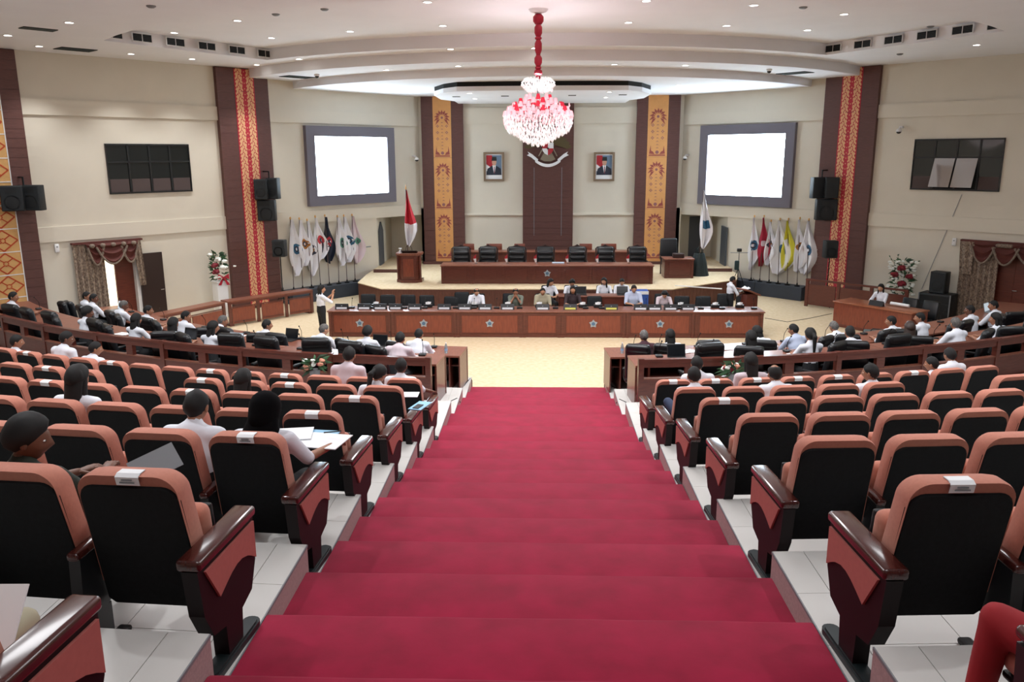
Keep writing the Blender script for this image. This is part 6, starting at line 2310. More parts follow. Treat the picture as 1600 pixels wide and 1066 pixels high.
def person(key, pose, loc, rz, label, hair='short', shirt=M_SHW, trou=M_TRD, skin=M_SKIN, hmat=M_HAIR, group=None, name='person', sc=1.0):
    me, HM, hc = body(key, pose)
    t = bpy.data.objects.new(name, me)
    COL.objects.link(t)
    t.location = loc; t.rotation_euler = (0, 0, rz); t.scale = (sc, sc, sc)
    for i, m_ in ((0, skin), (1, shirt), (2, trou)):
        t.material_slots[i].link = 'OBJECT'
        t.material_slots[i].material = m_
    tag(t, label, 'person', group)
    hk = (key, hair)
    if hk not in HAIR_CACHE:
        g = scarf_geo() if hair == 'scarf' else hair_geo(hair, len(HAIR_CACHE))
        g.v = [tuple(HM @ Vector(v) + hc) for v in g.v]
        hm = g.mesh('hair', hmat, False)
        hm.polygons.foreach_set('use_smooth', [True] * len(hm.polygons))
        HAIR_CACHE[hk] = hm
    h = link('headscarf' if hair == 'scarf' else 'hair', HAIR_CACHE[hk], t)
    h.material_slots[0].link = 'OBJECT'; h.material_slots[0].material = M_HIJ if hair == 'scarf' else hmat
    return t


def at_head(px, py, zh):
    return PZ(px, py, zh)


# ---- delegates at the two curved desk rows; head-top pixels give the place, the row arc gives the depth
POSES = {
    'u0': sit(0.08, 'desk', (0, -0.1, 0)), 'uR': sit(0.10, 'desk', (-0.75, -0.05, 0)), 'uL': sit(0.10, 'desk', (0.75, -0.05, 0)),
    'f0': sit(0.30, 'desk', (0, -0.35, 0)), 'fR': sit(0.28, 'desk', (-0.6, -0.25, 0)), 'fL': sit(0.28, 'desk', (0.6, -0.25, 0)),
    'w0': sit(0.08, 'desk', (0, -0.1, 0), 0.88), 'wR': sit(0.12, 'desk', (-0.55, -0.15, 0), 0.88), 'b0': sit(0.12, 'desk', (-0.3, -0.1, 0), 1.15),
}
occ_used = []


def delegate(px, row, pk, label, hair='short', **kw):
    R, z = (17.42, TOPZ['I']) if row == 'I' else (19.38, TOPZ['H'])
    lo, hi = -0.75, 0.75
    for _ in range(40):
        mid = (lo + hi) / 2
        q = proj(arcp(R - 0.05, mid, z + 1.25))
        if q[0] < px:
            lo = mid
        else:
            hi = mid
    p = arcp(R, mid, z)
    sc = kw.pop('sc', 1.04)
    person(pk, POSES[pk], p, mid + kw.pop('turn', 0.0), label, hair, sc=sc, **kw)
    occ_used.append((row, mid))


D = delegate
D(75, 'I', 'uR', 'white shirted man beside the open laptop in the far left of the front desk row')
D(143, 'I', 'uR', 'white shirted man seated before the left curtain, front desk row', skin=M_SKIND)
D(182, 'I', 'fR', 'grey haired man in white shirt before the open left door', hmat=M_HAIRG, skin=M_SKIND)
D(228, 'I', 'uR', 'short haired man in white shirt left of the side rail desks')
D(287, 'I', 'uR', 'dark haired man in white shirt in front of the first side rail desk')
D(338, 'I', 'fR', 'grey haired man in white shirt in the front left desk row', hmat=M_HAIRG)
D(414, 'I', 'uR', 'short haired man in white shirt turned right, front left desk row')
D(498, 'I', 'fR', 'stout grey haired older man in white shirt near the photographer', hmat=M_HAIRG, skin=M_SKINL)
D(573, 'I', 'w0', 'person with bushy black hair in white shirt at the front left desk', 'puffy')
D(650, 'I', 'f0', 'short haired man at the aisle end of the front left desk row')
D(17, 'H', 'uR', 'man in white shirt at the left edge of the rear desk row')
D(131, 'H', 'wR', 'woman in white blouse with black curly hair, rear left desk row', 'puffy', skin=M_SKIND)
D(210, 'H', 'w0', 'woman with black bun of hair in white blouse, rear left desk row', 'bob')
D(268, 'H', 'w0', 'woman with long black hair in white blouse, rear left desk row', 'long')
D(328, 'H', 'wR', 'woman with long wavy hair in white blouse beside a laptop, left', 'woman')
D(620, 'H', 'f0', 'man with cropped hair in pale shirt at the rear left desk by the aisle', shirt=M_SHL)
D(1007, 'I', 'u0', 'man with cropped grey hair in dark maroon shirt, front right desk', shirt=M_SHM, hmat=M_HAIRG)
D(1048, 'I', 'w0', 'dark haired person low behind a leather chair, front right desk', 'bob')
D(1191, 'I', 'fL', 'woman with loose dark hair in white blouse, front right desk row', 'woman')
D(1249, 'I', 'fL', 'short haired man in pale blue shirt, front right desk row', shirt=M_SHB)
D(1313, 'I', 'f0', 'grey haired man bent low, front right desk row', hmat=M_HAIRG)
D(1396, 'I', 'uL', 'short haired man in white shirt before the side table, right')
D(1441, 'I', 'uL', 'bespectacled man in white shirt before the equipment cabinet')
D(1519, 'I', 'uL', 'man in white shirt in front of the right door curtain', skin=M_SKIND)
D(1556, 'I', 'uL', 'short haired man in white shirt in front of the right door')
D(1175, 'H', 'w0', 'dark haired person in dark top at the rear right desk row', 'bob', shirt=M_SHD)
D(1268, 'H', 'w0', 'woman with black ponytail in white blouse, rear right desk row', 'tail')
D(1331, 'H', 'b0', 'black haired man in white shirt seen from behind, rear right desk row')
D(1425, 'H', 'wR', 'woman with brown shoulder hair and white blouse, rear right desk row', 'woman', hmat=mat('dark_brown_hair', '2c1a12', 0.5), skin=M_SKINL)
D(1497, 'H', 'b0', 'broad man with grey black hair in white shirt, rear right desk row', hmat=M_HAIRG)
D(1560, 'H', 'uL', 'woman with brown face in white top at the far right rear desk', 'bob')

# leather chairs of the delegates: one for each sitter, swivelled aside, and the empty ones between them
CHF = 'black leather delegate chairs'
for side in (-1, 1):
    for nm, R, z, rw in (('front', 17.60, TOPZ['I'], 'I'), ('rear', 19.46, TOPZ['H'], 'H')):
        blk = 'left' if side < 0 else 'right'
        used = sorted([m_ for (r_, m_) in occ_used if r_ == rw and (m_ * side > 0)], key=abs)
        spots = [(m_, True) for m_ in used]
        a = math.asin(((2.6 if nm == 'rear' else 2.15) * side) / R)
        while abs(a) < 0.74:
            if all(abs(a - m_) * R > 0.56 for m_ in used):
                spots.append((a, False))
                a += side * (0.80 / R)
            else:
                a += side * (0.10 / R)
        spots.sort(key=lambda q: abs(q[0]))
        for k, (a, occ) in enumerate(spots):
            p = arcp(R + (0.0 if occ else 0.05 * math.sin(k * 2.3)), a, z)
            q = proj((p.x, p.y, z + 1))
            if -60 < q[0] < 1660:
                sg = 1 if math.sin(k * 3.3) > 0 else -1
                c = leather_chair('leather_chair', 'black leather chair%s at the %s %s desk row, %s from the aisle' % (' of a sitter' if occ else ', empty,', blk, nm, ORD[k] if k < 20 else 'last'), p, a + (0.45 * sg if occ else 0.22 * math.sin(k * 3.7 + R)), CHF, 1.0)
                if occ:
                    c.scale = (0.98, 0.95, 0.97)
                    c.location = arcp(R + 0.04, a + sg * 0.12 / R, z)
                elif nm == 'rear':
                    c.scale = (1.03, 1.0, 1.03)

# ---- the audience in the auditorium seats
def sitA(*a, **k):
    k['seat'] = 0.40
    return sit(*a, **k)


AP = {
    's0': sitA(-0.12, 'lap', (0, -0.15, 0)), 'sR': sitA(-0.10, 'lap', (-0.7, -0.1, 0)), 'sL': sitA(-0.10, 'lap', (0.7, -0.1, 0)), 'sb': sitA(0.10, 'lap', (0, -0.25, 0), 1.12), 'sbR': sitA(0.15, 'lap', (-0.75, -0.15, 0), 1.12),
    'sw': sitA(-0.10, 'lap', (0, -0.15, 0), 0.9),
}
AP['armR'] = sitA(-0.06, 'lap', (0, -0.1, 0), 1.0, elR=(0.28, 0.06, 0.76), wrR=(0.36, 0.30, 0.67))
AP['write'] = sitA(0.10, 'lap', (-0.5, -0.35, 0), 0.95, elR=(0.27, 0.10, 0.74), wrR=(0.24, 0.33, 0.72), elL=(-0.24, 0.08, 0.76), wrL=(-0.06, 0.32, 0.70))
AP['pen'] = sitA(0.05, 'lap', (-0.1, -0.3, 0), 1.0, elR=(0.27, 0.12, 0.74), wrR=(0.36, 0.38, 0.74), elL=(-0.24, 0.08, 0.74), wrL=(-0.05, 0.33, 0.72))
AP['book'] = sitA(-0.02, 'lap', (-1.15, -0.15, 0), 1.0, elR=(0.25, 0.12, 0.76), wrR=(0.20, 0.36, 0.80), elL=(-0.22, 0.14, 0.74), wrL=(0.02, 0.38, 0.78))
AP['cross'] = sitA(0.05, 'lap', (0, -0.3, 0), 1.05, knL=(-0.24, 0.42, 0.66), anL=(-0.02, 0.58, 0.42), toeL=(0.08, 0.68, 0.36))


def aud(side, row, j, pk, label, hair='short', dx=0.0, dy=0.0, **kw):
    p, a, R = seatpos(side, row, j)
    off = Vector((math.cos(a) * dx - math.sin(a) * (0.30 + dy), math.sin(a) * dx + math.cos(a) * (0.30 + dy), 0))
    kw.setdefault('sc', 0.96)
    person(pk, AP[pk], p + off, a, label, hair, **kw)


aud('L', 'G', 0, 'armR', 'man in white shirt resting his arm on the armrest, left front row by the aisle', skin=M_SKIND, dx=-0.1, sc=1.0)
aud('L', 'G', 1, 'sb', 'man in pale lilac shirt with head bowed, left front row', shirt=M_SHL, dy=0.12, dx=-0.36, sc=1.08)
aud('L', 'F', 0, 'write', 'woman with long black ponytail writing, left second row by the aisle', 'tail', dx=-0.16)
aud('L', 'C', 0, 'pen', 'woman in black headscarf holding a pen over white papers', 'scarf')
aud('L', 'C', 1, 'sb', 'short haired man in white shirt left of the headscarfed woman', dx=0.08)
aud('L', 'E', 2, 'sw', 'woman with dark brown hair in the third row, left block', 'bob', dx=-0.12)
aud('L', 'D', 4, 'sw', 'woman with long straight dark hair in white blouse, left block', 'long', dx=0.08, sc=1.02)
aud('L', 'G', 9, 'sbR', 'man in white shirt looking right, left front row', dx=-0.14, dy=0.02, sc=0.96)
aud('L', 'G', 10, 'sbR', 'stout man in white shirt holding a snack box, left front row', dx=-0.28, dy=0.1, skin=M_SKIND, sc=1.04)
aud('L', 'G', 12, 'sR', 'man in white shirt at the left end of the front row')
aud('L', 'B', 1, 'book', 'dark haired person in dark green shirt looking right with open papers', shirt=M_SHD, skin=M_SKIND, hair='puffy', dx=-0.12, dy=0.0, sc=0.94)
aud('R', 'F', 0, 'cross', 'balding man in jeans and white shirt, right second row by the aisle', 'short', trou=M_TRB, dx=0.06)
aud('R', 'G', 1, 'sb', 'man in white shirt with short black hair, right front row', dx=-0.14, dy=0.1, sc=1.0)
aud('R', 'G', 2, 'sw', 'woman with long black hair in pink top, right front row', 'long', dx=0.0, dy=0.05, shirt=M_SHL, sc=1.05)
aud('R', 'F', 2, 'sb', 'man with bald spot in white shirt, right second row', 'bald', dx=-0.08, dy=0.0)
aud('R', 'F', 4, 'sL', 'man with black hair and light shirt, right second row', dx=-0.05)
aud('R', 'G', 7, 'sL', 'man with short hair looking left, right front row', dx=-0.1, sc=0.92)
aud('R', 'G', 8, 'sb', 'broad man in white shirt leaning forward, right front row', dx=-0.15, dy=0.15)
# partly framed sitters in the nearest row
AP['redleg'] = sitA(-0.08, 'lap', (0, 0, 0), 1.0, knL=(-0.29, 0.34, 0.55), anL=(-0.33, 0.36, 0.10), toeL=(-0.34, 0.50, 0.05))
AP['redleg']['fat'] = 1.3
aud('R', 'A', 0, 'redleg', 'sitter in red trousers at the lower right corner', shirt=M_SHD, trou=M_TRR, dx=0.02)
aud('L', 'A', 0, 'sw', 'sitter in beige clothes holding a sheet, lower left corner', 'bob', shirt=M_SHK, trou=M_SHK, dx=-0.14, dy=-0.12)

# ---- people facing the hall behind the main table
FP = {
    'm1': sit(0.30, 'desk', (0.25, -0.30, 0), 1.2), 'm2': sit(0.32, 'chin', (0, -0.15, 0), 1.15), 'm3': sit(0.26, 'desk', (0, -0.15, 0), 1.35), 'm4': sit(0.12, 'desk', (-0.1, -0.1, 0), 0.9),
    'm5': sit(0.15, 'desk', (0.1, -0.3, 0), 1.2), 'm6': sit(0.42, 'desk', (0, -0.6, 0)), 's1': sit(0.2, 'desk', (0.5, -0.25, 0), 0.95), 's2': sit(0.3, 'desk', (0.2, -0.4, 0), 0.95), 's3': sit(0.12, 'desk', (-0.4, -0.1, 0), 0.88), 's4': sit(0.18, 'desk', (0, -0.4, 0)),
}


def front(px, py, y, pk, label, hair='short', **kw):
    x = PY(px, py, y).x
    rz = PI + kw.pop('turn', 0)
    person(pk, FP[pk], (x, y, 0), rz, label, hair, **kw)


front(745, 460, 24.15, 'm1', 'balding man in white shirt with dark collar at the main table', 'bald', skin=M_SKINL, sc=0.97)
front(806, 460, 24.15, 'm2', 'man in grey shirt with hands at his mouth at the main table', 'bald', shirt=M_SHG, sc=0.97)
front(848, 460, 24.15, 'm3', 'stout man in khaki short sleeved shirt at the main table', shirt=M_SHK, skin=M_SKINL, sc=0.97)
front(895, 460, 24.1, 'm4', 'woman in dark top with pale scarf at the main table', 'woman', shirt=mat('dark_jacket', '33252a', 0.8), skin=M_SKINL)
front(989, 460, 24.15, 'm5', 'man in pale blue shirt at the main table', shirt=M_SHB, skin=M_SKINL, sc=1.03)
front(1036, 462, 24.2, 'm6', 'person in light shirt with head bowed low at the main table', 'puffy', shirt=M_SHL, skin=M_SKINL, sc=0.95)
front(857, 436, 25.65, 's1', 'woman in white shirt turned sideways at the staff table', 'bob', skin=M_SKINL, turn=0.3)
front(893, 438, 25.75, 's2', 'man in white shirt with messy black hair at the staff table', 'puffy')
front(944, 440, 25.75, 's3', 'woman with long hair and white blouse at the staff table', 'woman', skin=M_SKINL)
front(971, 435, 25.8, 's4', 'man in white shirt behind a black laptop at the staff table', skin=M_SKINL)
# woman seated at the side table, facing the hall centre
p = SIDE_A + SIDE_D * (SIDE_L * 0.34) + Vector((-SIDE_D.y, SIDE_D.x, 0)) * 1.12
person('w_side', sit(0.12, 'desk', (0.2, -0.1, 0), 0.88), (p.x, p.y, 0), SIDE_RZ + PI, 'woman with long dark hair in white blouse at the right side table', 'woman', skin=M_SKINL)

# standing woman photographing, left of the main table
wp = PZ(503, 540, 0)
J = stand_pose((-0.5, 0, 0), elR=(0.26, 0.20, 1.20), wrR=(0.10, 0.34, 1.40), elL=(-0.22, 0.22, 1.18), wrL=(-0.02, 0.36, 1.38), hdR=(-0.2, 0.2, 1), upR=(0, -1, 0), hdL=(0.2, 0.2, 1), upL=(0, -1, 0), long_sleeve=False)
zt = PY(496, 459, 21.9).z
person('photog', J, (PY(503, 500, 21.9).x, 21.9, 0), -0.9, 'woman with black hair standing with a phone, white shirt and black trousers', 'bob', skin=M_SKINL, sc=0.97)
rot = Matrix.Rotation(-0.9, 3, 'Z')
q = rot @ Vector((0.04, 0.40, 1.46)) * 0.97
t = thing('phone', 'dark phone held up by the standing woman', 'phone', (PY(503, 500, 21.9).x + q.x, 21.9 + q.y, q.z + 0.02), -0.9)
MB().rbox((0, 0, 0), (0.15, 0.01, 0.08), 0.004, 1).build('case', M_BLACKP, t)
MB().box((0, -0.007, 0), (0.13, 0.003, 0.07)).build('glass_screen', mat('phone_glass', '20262e', 0.1), t)
# man reading at the lectern
J = stand_pose((0.0, -0.3, 0), elR=(0.24, 0.15, 1.10), wrR=(0.12, 0.38, 1.12), elL=(-0.24, 0.15, 1.10), wrL=(-0.10, 0.38, 1.12))
person('speaker', J, (PY(1140, 465, 24.55).x, 24.5, 0), -1.35, 'man in white shirt reading papers at the right lectern', 'short', sc=0.90, skin=M_SKIND)
t = thing('paper_sheets', 'white papers held over the right lectern', 'paper', (lx - 0.12, ly - 0.02, 1.09))
MB().box((0, 0, 0), (0.34, 0.26, 0.006), M=Matrix.Rotation(-0.35, 3, 'Y')).build('sheet', M_PAPER, t)
MB().box((-0.05, -0.04, 0.03), (0.22, 0.3, 0.006), M=Matrix.Rotation(-0.6, 3, 'Y')).build('sheet', M_PAPER, t)
# ================================================================== SMALL THINGS
# chairs behind the main table
M_BTEAL = mat('black_office_fabric', '161b1f', 0.7)
oc = {}
oc['backrest'] = MB().rbox((0, 0.24, 0.72), (0.48, 0.07, 0.50), 0.05, 3, None, 0.94).mesh('backrest', M_BTEAL, True)
oc['seat'] = MB().rbox((0, 0.0, 0.45), (0.48, 0.46, 0.08), 0.035, 3).mesh('seat', M_BTEAL, True)
m = MB().tube([(0, 0.24, 0.52), (0, 0.2, 0.38), (0, 0.02, 0.36)], 0.02, 6)
oc['back_bar'] = m.mesh('back_bar', M_METB)
m = MB().tube([(0, 0, 0.06), (0, 0, 0.42)], 0.025, 8)
for k in range(5):
    a = 2 * PI * k / 5
    m.tube([(0, 0, 0.08), (0.27 * math.cos(a), 0.27 * math.sin(a), 0.04)], [0.022, 0.014], 5)
oc['base'] = m.mesh('base', M_METB)
xs = [(574, 464, 0.97), (605, 466, .95), (636, 466, .95), (667, 467, .94), (704, 470, .9), (722, 463, 1.04), (745, 470, 1), (797, 470, 1), (848, 470, 1), (893, 470, 1), (930, 474, .92), (989, 470, 1), (1036, 470, 1), (1066, 470, .92), (1100, 470, .92), (1134, 470, 1.0), (1163, 471, .92)]
for i, (px, py, sc) in enumerate(xs):
    x = PY(px, py, 24.4).x
    t = thing('office_chair', 'black office chair behind the main table, %s from the left' % ORD[i], 'chair', (x, 24.28, 0), 0.08 * math.sin(i * 2.7), 'black office chairs behind the main table')
    t.scale = (1, 1, sc)
    for k_, me in oc.items():
        link(k_, me, t)

# staff table behind
def simple_table(name, label, x0, x1, y0, y1, z, h, mt=M_WOOD):
    t = thing(name, label, 'table', ((x0 + x1) / 2, (y0 + y1) / 2, z))
    w_, d_ = x1 - x0, y1 - y0
    MB().rbox((0, 0, h - 0.02), (w_, d_, 0.04), 0.01, 2).build('table_top', M_WOODT, t, True)
    MB().box((0, -d_ / 2 + 0.04, h / 2), (w_ - 0.06, 0.02, h - 0.06)).build('front_panel', mt, t)
    for s in (-1, 1):
        MB().box((s * (w_ / 2 - 0.03), 0, h / 2 - 0.02), (0.03, d_ - 0.06, h - 0.04)).build('side_panel', mt, t)
    return t


x0, x1 = PY(872, 455, 25.1).x, PY(975, 455, 25.1).x
simple_table('staff_table', 'brown staff table between the main table and the stage', x0, x1, 24.72, 25.3, 0, 0.85)
for i, px in enumerate((857, 893, 944, 971)):
    t = thing('office_chair', 'black chair at the staff table, %s from the left' % ORD[i], 'chair', (PY(px, 440, 25.9).x, 25.9, 0), 0, 'staff table chairs')
    for k_, me in oc.items():
        link(k_, me, t)


def laptop(loc, rz, lb, bright=False, ang=0.25, mt=None):
    t = thing('laptop', lb, 'laptop', loc, rz)
    MB().rbox((0, 0, 0.01), (0.34, 0.24, 0.018), 0.006, 1).build('keyboard_base', M_GREY if bright else M_BLACKP, t)
    R = Matrix.Rotation(-ang, 3, 'X')
    MB().rbox((0, 0.12 + 0.11 * math.sin(ang), 0.02 + 0.11 * math.cos(ang)), (0.34, 0.01, 0.23), 0.004, 1, R).build('lid', mt or (M_GREY if bright else M_BLACKP), t)
    MB().box((0, 0.113 + 0.11 * math.sin(ang), 0.02 + 0.11 * math.cos(ang)), (0.31, 0.003, 0.2), M=R).build('screen_panel', M_LAPS if bright else mat('off_screen', '15181c', 0.15), t)
    return t


M_LAPS = mat('lit_laptop_screen', 'c8d4dc', 0.4, emit='c8d8e4', estr=0.35)
for i, (px, rz) in enumerate(((908, 0), (973, 0))):
    laptop((PY(px, 455, 25.0).x, 25.0, 0.85), rz, 'black laptop on the staff table, %s one' % ('left' if i == 0 else 'right'))
o = MB().rbox((PY(1000, 440, 25.9).x, 26.0, 0.42), (0.55, 0.4, 0.84), 0.01, 1).build('x', mat('blue_box', '2c4f9a', 0.5))
o.name = 'blue_box'; tag(o, 'blue and white box standing beside the staff table', 'box')
MB().box((PY(1000, 440, 25.9).x, 25.79, 0.78), (0.54, 0.012, 0.10)).build('white_band', M_PAPER, o)

# name plates, microphones and tissue boxes on the main table
M_PLATE = mat('black_name_plate', '16161a', 0.4)
M_PTXT = mat('white_plate_strip', 'c9ccd2', 0.6)
M_PYEL = mat('yellow_plate_strip', 'c9c75a', 0.6)
M_TISS = mat('white_tissue', 'eef0f2', 0.8)
npx = [(534, 0), (569, 0), (594, 0), (618, 0), (648, 0), (694, 0), (726, 0), (758, 0), (793, 0), (848, 0), (891, 1), (955, 1), (1001, 0), (1023, 0), (1048, 0), (1075, 0)]
for i, (px, yel) in enumerate(npx):
    x = PY(px, 482, 22.95).x
    t = thing('name_plate', '%s name plate on the main table, %s from the left' % ('black and yellow' if yel else 'black and white', ORD[i]), 'name plate', (x, 22.98, MT_H))
    m = MB(); yz_prism(m, [(-0.06, 0), (0.06, 0), (0.01, 0.16), (-0.01, 0.16)], -0.19, 0.19)
    m.build('plate', M_PLATE, t)
    m = MB(); yz_prism(m, [(-0.062, 0.015), (-0.045, 0.065), (-0.041, 0.065), (-0.058, 0.013)], -0.15, 0.15)
    m.build('name_strip', M_PYEL if yel else M_PTXT, t)
    MB().lathe([(0.018, 0), (0.016, 0.012)], (0, -0.035, 0.10), 8).build('plate_badge', M_SILV, t)
for i, px in enumerate((550, 584, 632, 664, 712, 741, 776, 812, 868, 915, 940, 1010, 1062, 1095, 1128, 1178)):
    x = PY(px, 478, 23.15).x
    t = thing('desk_microphone', 'black desk microphone unit on the main table, %s from the left' % ORD[i], 'microphone', (x, 23.12, MT_H))
    MB().rbox((0, 0, 0.025), (0.16, 0.12, 0.05), 0.01, 1).build('unit_base', M_BLACKP, t)
    MB().tube([(0, 0.03, 0.04), (0, 0.04, 0.16), (0.0, 0.10, 0.26)], 0.006, 5).build('gooseneck', M_METB, t)
    MB().ball((0, 0.11, 0.275), 0.016, 7, 5, (1, 1, 1.3)).build('capsule', M_METB, t)
for i, px in enumerate((577, 660, 733, 786, 836, 905, 929, 1060, 1115, 1154)):
    x = PY(px, 478, 22.98).x
    t = thing('tissue_box', 'dark tissue box with white tissue on the main table, %s from the left' % ORD[i], 'tissue box', (x + 0.12, 23.32, MT_H))
    MB().rbox((0, 0, 0.045), (0.24, 0.13, 0.09), 0.01, 1).build('box_body', M_BLACKP, t)
    m = MB(); m.add([(-0.07, 0, 0.09), (0.07, 0.01, 0.09), (0.09, 0.03, 0.15), (0.0, -0.02, 0.17), (-0.08, 0.02, 0.14), (0, 0.04, 0.09), (0, -0.04, 0.09)], [(0, 6, 3, 4), (6, 1, 2, 3), (0, 4, 5), (1, 5, 2), (4, 3, 2, 5)])
    m.build('tissue', M_TISS, t)


def bottle(x, y, z, lb):
    t = thing('water_bottle', lb, 'bottle', (x, y, z))
    MB().lathe([(0.030, 0), (0.032, 0.02), (0.031, 0.13), (0.028, 0.15), (0.012, 0.19), (0.012, 0.205)], n=12).build('bottle_body', mat('clear_bottle', 'c4d2d8', 0.12, trans=0.6), t, True)
    MB().lathe([(0.0145, 0.203), (0.0145, 0.225)], n=10).build('cap', M_WHITE, t)
    MB().lathe([(0.0335, 0.05), (0.0335, 0.10)], n=12, cap=False).build('wrap', mat('blue_wrap', '86a9c8', 0.5), t)


p = PZ(697, 552, 1.11); bottle(p.x, p.y, 1.112, 'clear water bottle at the aisle end of the left front desk')
p = PZ(972, 552, 1.11); bottle(p.x, p.y, 1.112, 'clear water bottle at the aisle end of the right front desk')
p = PZ(733, 478, MT_H); bottle(PY(733, 475, 23.1).x, 23.22, MT_H, 'clear water bottle beside the balding man on the main table')


def on_desk(px, row, frac=0.5):
    R0, R1, z = (16.30, 17.10, TOPZ['I']) if row == 'I' else (18.45, 19.18, TOPZ['H'])
    R = R0 + (R1 - R0) * frac
    lo, hi = -0.75, 0.75
    for _ in range(40):
        mid = (lo + hi) / 2
        if proj(arcp(R, mid, z + 0.8))[0] < px:
            lo = mid
        else:
            hi = mid
    return arcp(R, mid, z + 0.751), mid


for i, (px, row, lb, br) in enumerate(((107, 'I', 'silver laptop on the far left front desk', 1), (362, 'H', 'laptop with bluish screen on the rear left desk', 1), (290, 'H', 'dark laptop before the long haired woman, rear left desk', 0), (450, 'I', 'black laptop on the front left desk', 0), (590, 'I', 'small black laptop on the front left desk right of the bushy haired person', 0), (1585, 'I', 'laptop with grey screen at the right edge of the front desk', 1), (1060, 'H', 'black laptop on the rear right desk', 0))):
    p, a = on_desk(px, row, 0.45)
    laptop(p, a, lb, bool(br))
rg = random.Random(12)
mics = [(150, 'I'), (205, 'I'), (255, 'I'), (320, 'I'), (385, 'I'), (470, 'I'), (535, 'I'), (610, 'I'), (678, 'I'), (990, 'I'), (1030, 'I'), (1090, 'I'), (1165, 'I'), (1225, 'I'), (1290, 'I'), (1350, 'I'), (1470, 'I'), (60, 'H'), (170, 'H'), (240, 'H'), (400, 'H'), (470, 'H'), (545, 'H'), (660, 'H'), (1030, 'H'), (1110, 'H'), (1230, 'H'), (1300, 'H'), (1385, 'H'), (1460, 'H')]
cl, cr_ = {}, {}
for i, (px, row) in enumerate(mics):
    p, a = on_desk(px, row, 0.2)
    blk = 'left' if px < 841 else 'right'
    k = cl.get((blk, row), 0); cl[(blk, row)] = k + 1
    t = thing('desk_microphone', 'black gooseneck microphone on the %s %s desk row, %s from the left' % (blk, 'front' if row == 'I' else 'rear', ORD[k]), 'microphone', p, a)
    MB().rbox((0, 0, 0.02), (0.13, 0.12, 0.04), 0.01, 1).build('unit_base', M_BLACKP, t)
    MB().tube([(0, 0.03, 0.03), (0.01, 0.02, 0.18), (0.02, -0.06, 0.30)], 0.006, 5).build('gooseneck', M_METB, t)
    MB().ball((0.022, -0.07, 0.31), 0.015, 7, 5, (1, 1, 1.2)).build('capsule', M_METB, t)
pap = [(430, 'I'), (520, 'I'), (545, 'I'), (600, 'I'), (665, 'I'), (1075, 'I'), (1135, 'I'), (1210, 'I'), (1330, 'I'), (230, 'I'), (370, 'I'), (1035, 'H'), (1090, 'H'), (1165, 'H'), (1215, 'H'), (1245, 'H'), (520, 'H'), (560, 'H'), (350, 'H'), (640, 'H'), (190, 'H'), (1410, 'H')]
cl = {}
for i, (px, row) in enumerate(pap):
    p, a = on_desk(px, row, rg.uniform(0.5, 0.8))
    blk = 'left' if px < 841 else 'right'
    k = cl.get((blk, row), 0); cl[(blk, row)] = k + 1
    t = thing('paper_stack', 'white papers on the %s %s desk row, %s from the left' % (blk, 'front' if row == 'I' else 'rear', ORD[k]), 'paper', p, a + rg.uniform(-0.5, 0.5))
    for q in range(2):
        MB().box((0.03 * q, 0.02 * q, 0.004 + 0.006 * q), (0.30, 0.22, 0.005), 0.3 * q).build('sheet', M_PAPER, t)
# white cloth strips over the middle desks (bright tops seen in both rows)
# side table things
def side_pt(u, d, z):
    q = SIDE_A + SIDE_D * (SIDE_L * u) + Vector((-SIDE_D.y, SIDE_D.x, 0)) * d
    return (q.x, q.y, z)


for i, (u, lb) in enumerate(((0.56, 'left'), (0.82, 'right'))):
    t = thing('leather_chair_low', 'low black leather chair behind the side table, %s one' % lb, 'chair', side_pt(u + 0.03, 1.35, 0), SIDE_RZ + PI)
    t.scale = (0.95, 0.95, 0.74)
    link('backrest', LC['backrest'], t); link('seat', LC['seat'], t); link('base', LC['base'], t)
t = thing('name_plate', 'dark name plate on the right side table', 'name plate', side_pt(0.5, 0.25, 0.771), SIDE_RZ)
m = MB(); yz_prism(m, [(-0.06, 0), (0.06, 0), (0.01, 0.15), (-0.01, 0.15)], -0.22, 0.22); m.build('plate', M_PLATE, t)
t = thing('rolled_poster', 'white roll lying behind the side table chairs', 'roll', side_pt(0.70, 0.62, 0.80), SIDE_RZ)
MB().tube([(-0.28, 0, 0.04), (0.28, 0, 0.04)], 0.045, 10).build('paper_roll', M_PAPER, t, True)
t = thing('loudspeaker_box', 'green grey amplifier box on the floor beside the right front desk', 'box', (PZ(1372, 530, 0.4).x, PZ(1372, 530, 0.4).y, 0.36 if False else 0.0), -0.4)
MB().rbox((0, 0, 0.30), (0.75, 0.5, 0.6), 0.05, 2).build('case', mat('green_grey_case', '3b4a49', 0.5), t, True)
MB().tube([(-0.2, 0, 0.6), (-0.15, 0, 0.66), (0.15, 0, 0.66), (0.2, 0, 0.6)], 0.015, 6).build('handle', M_BLACKP, t)

# papers of the front sitters
p, a, R = seatpos('L', 'C', 0)
Rz = Matrix.Rotation(a, 3, 'Z')


def rel(p, Rz, v):
    return p + Rz @ Vector(v)


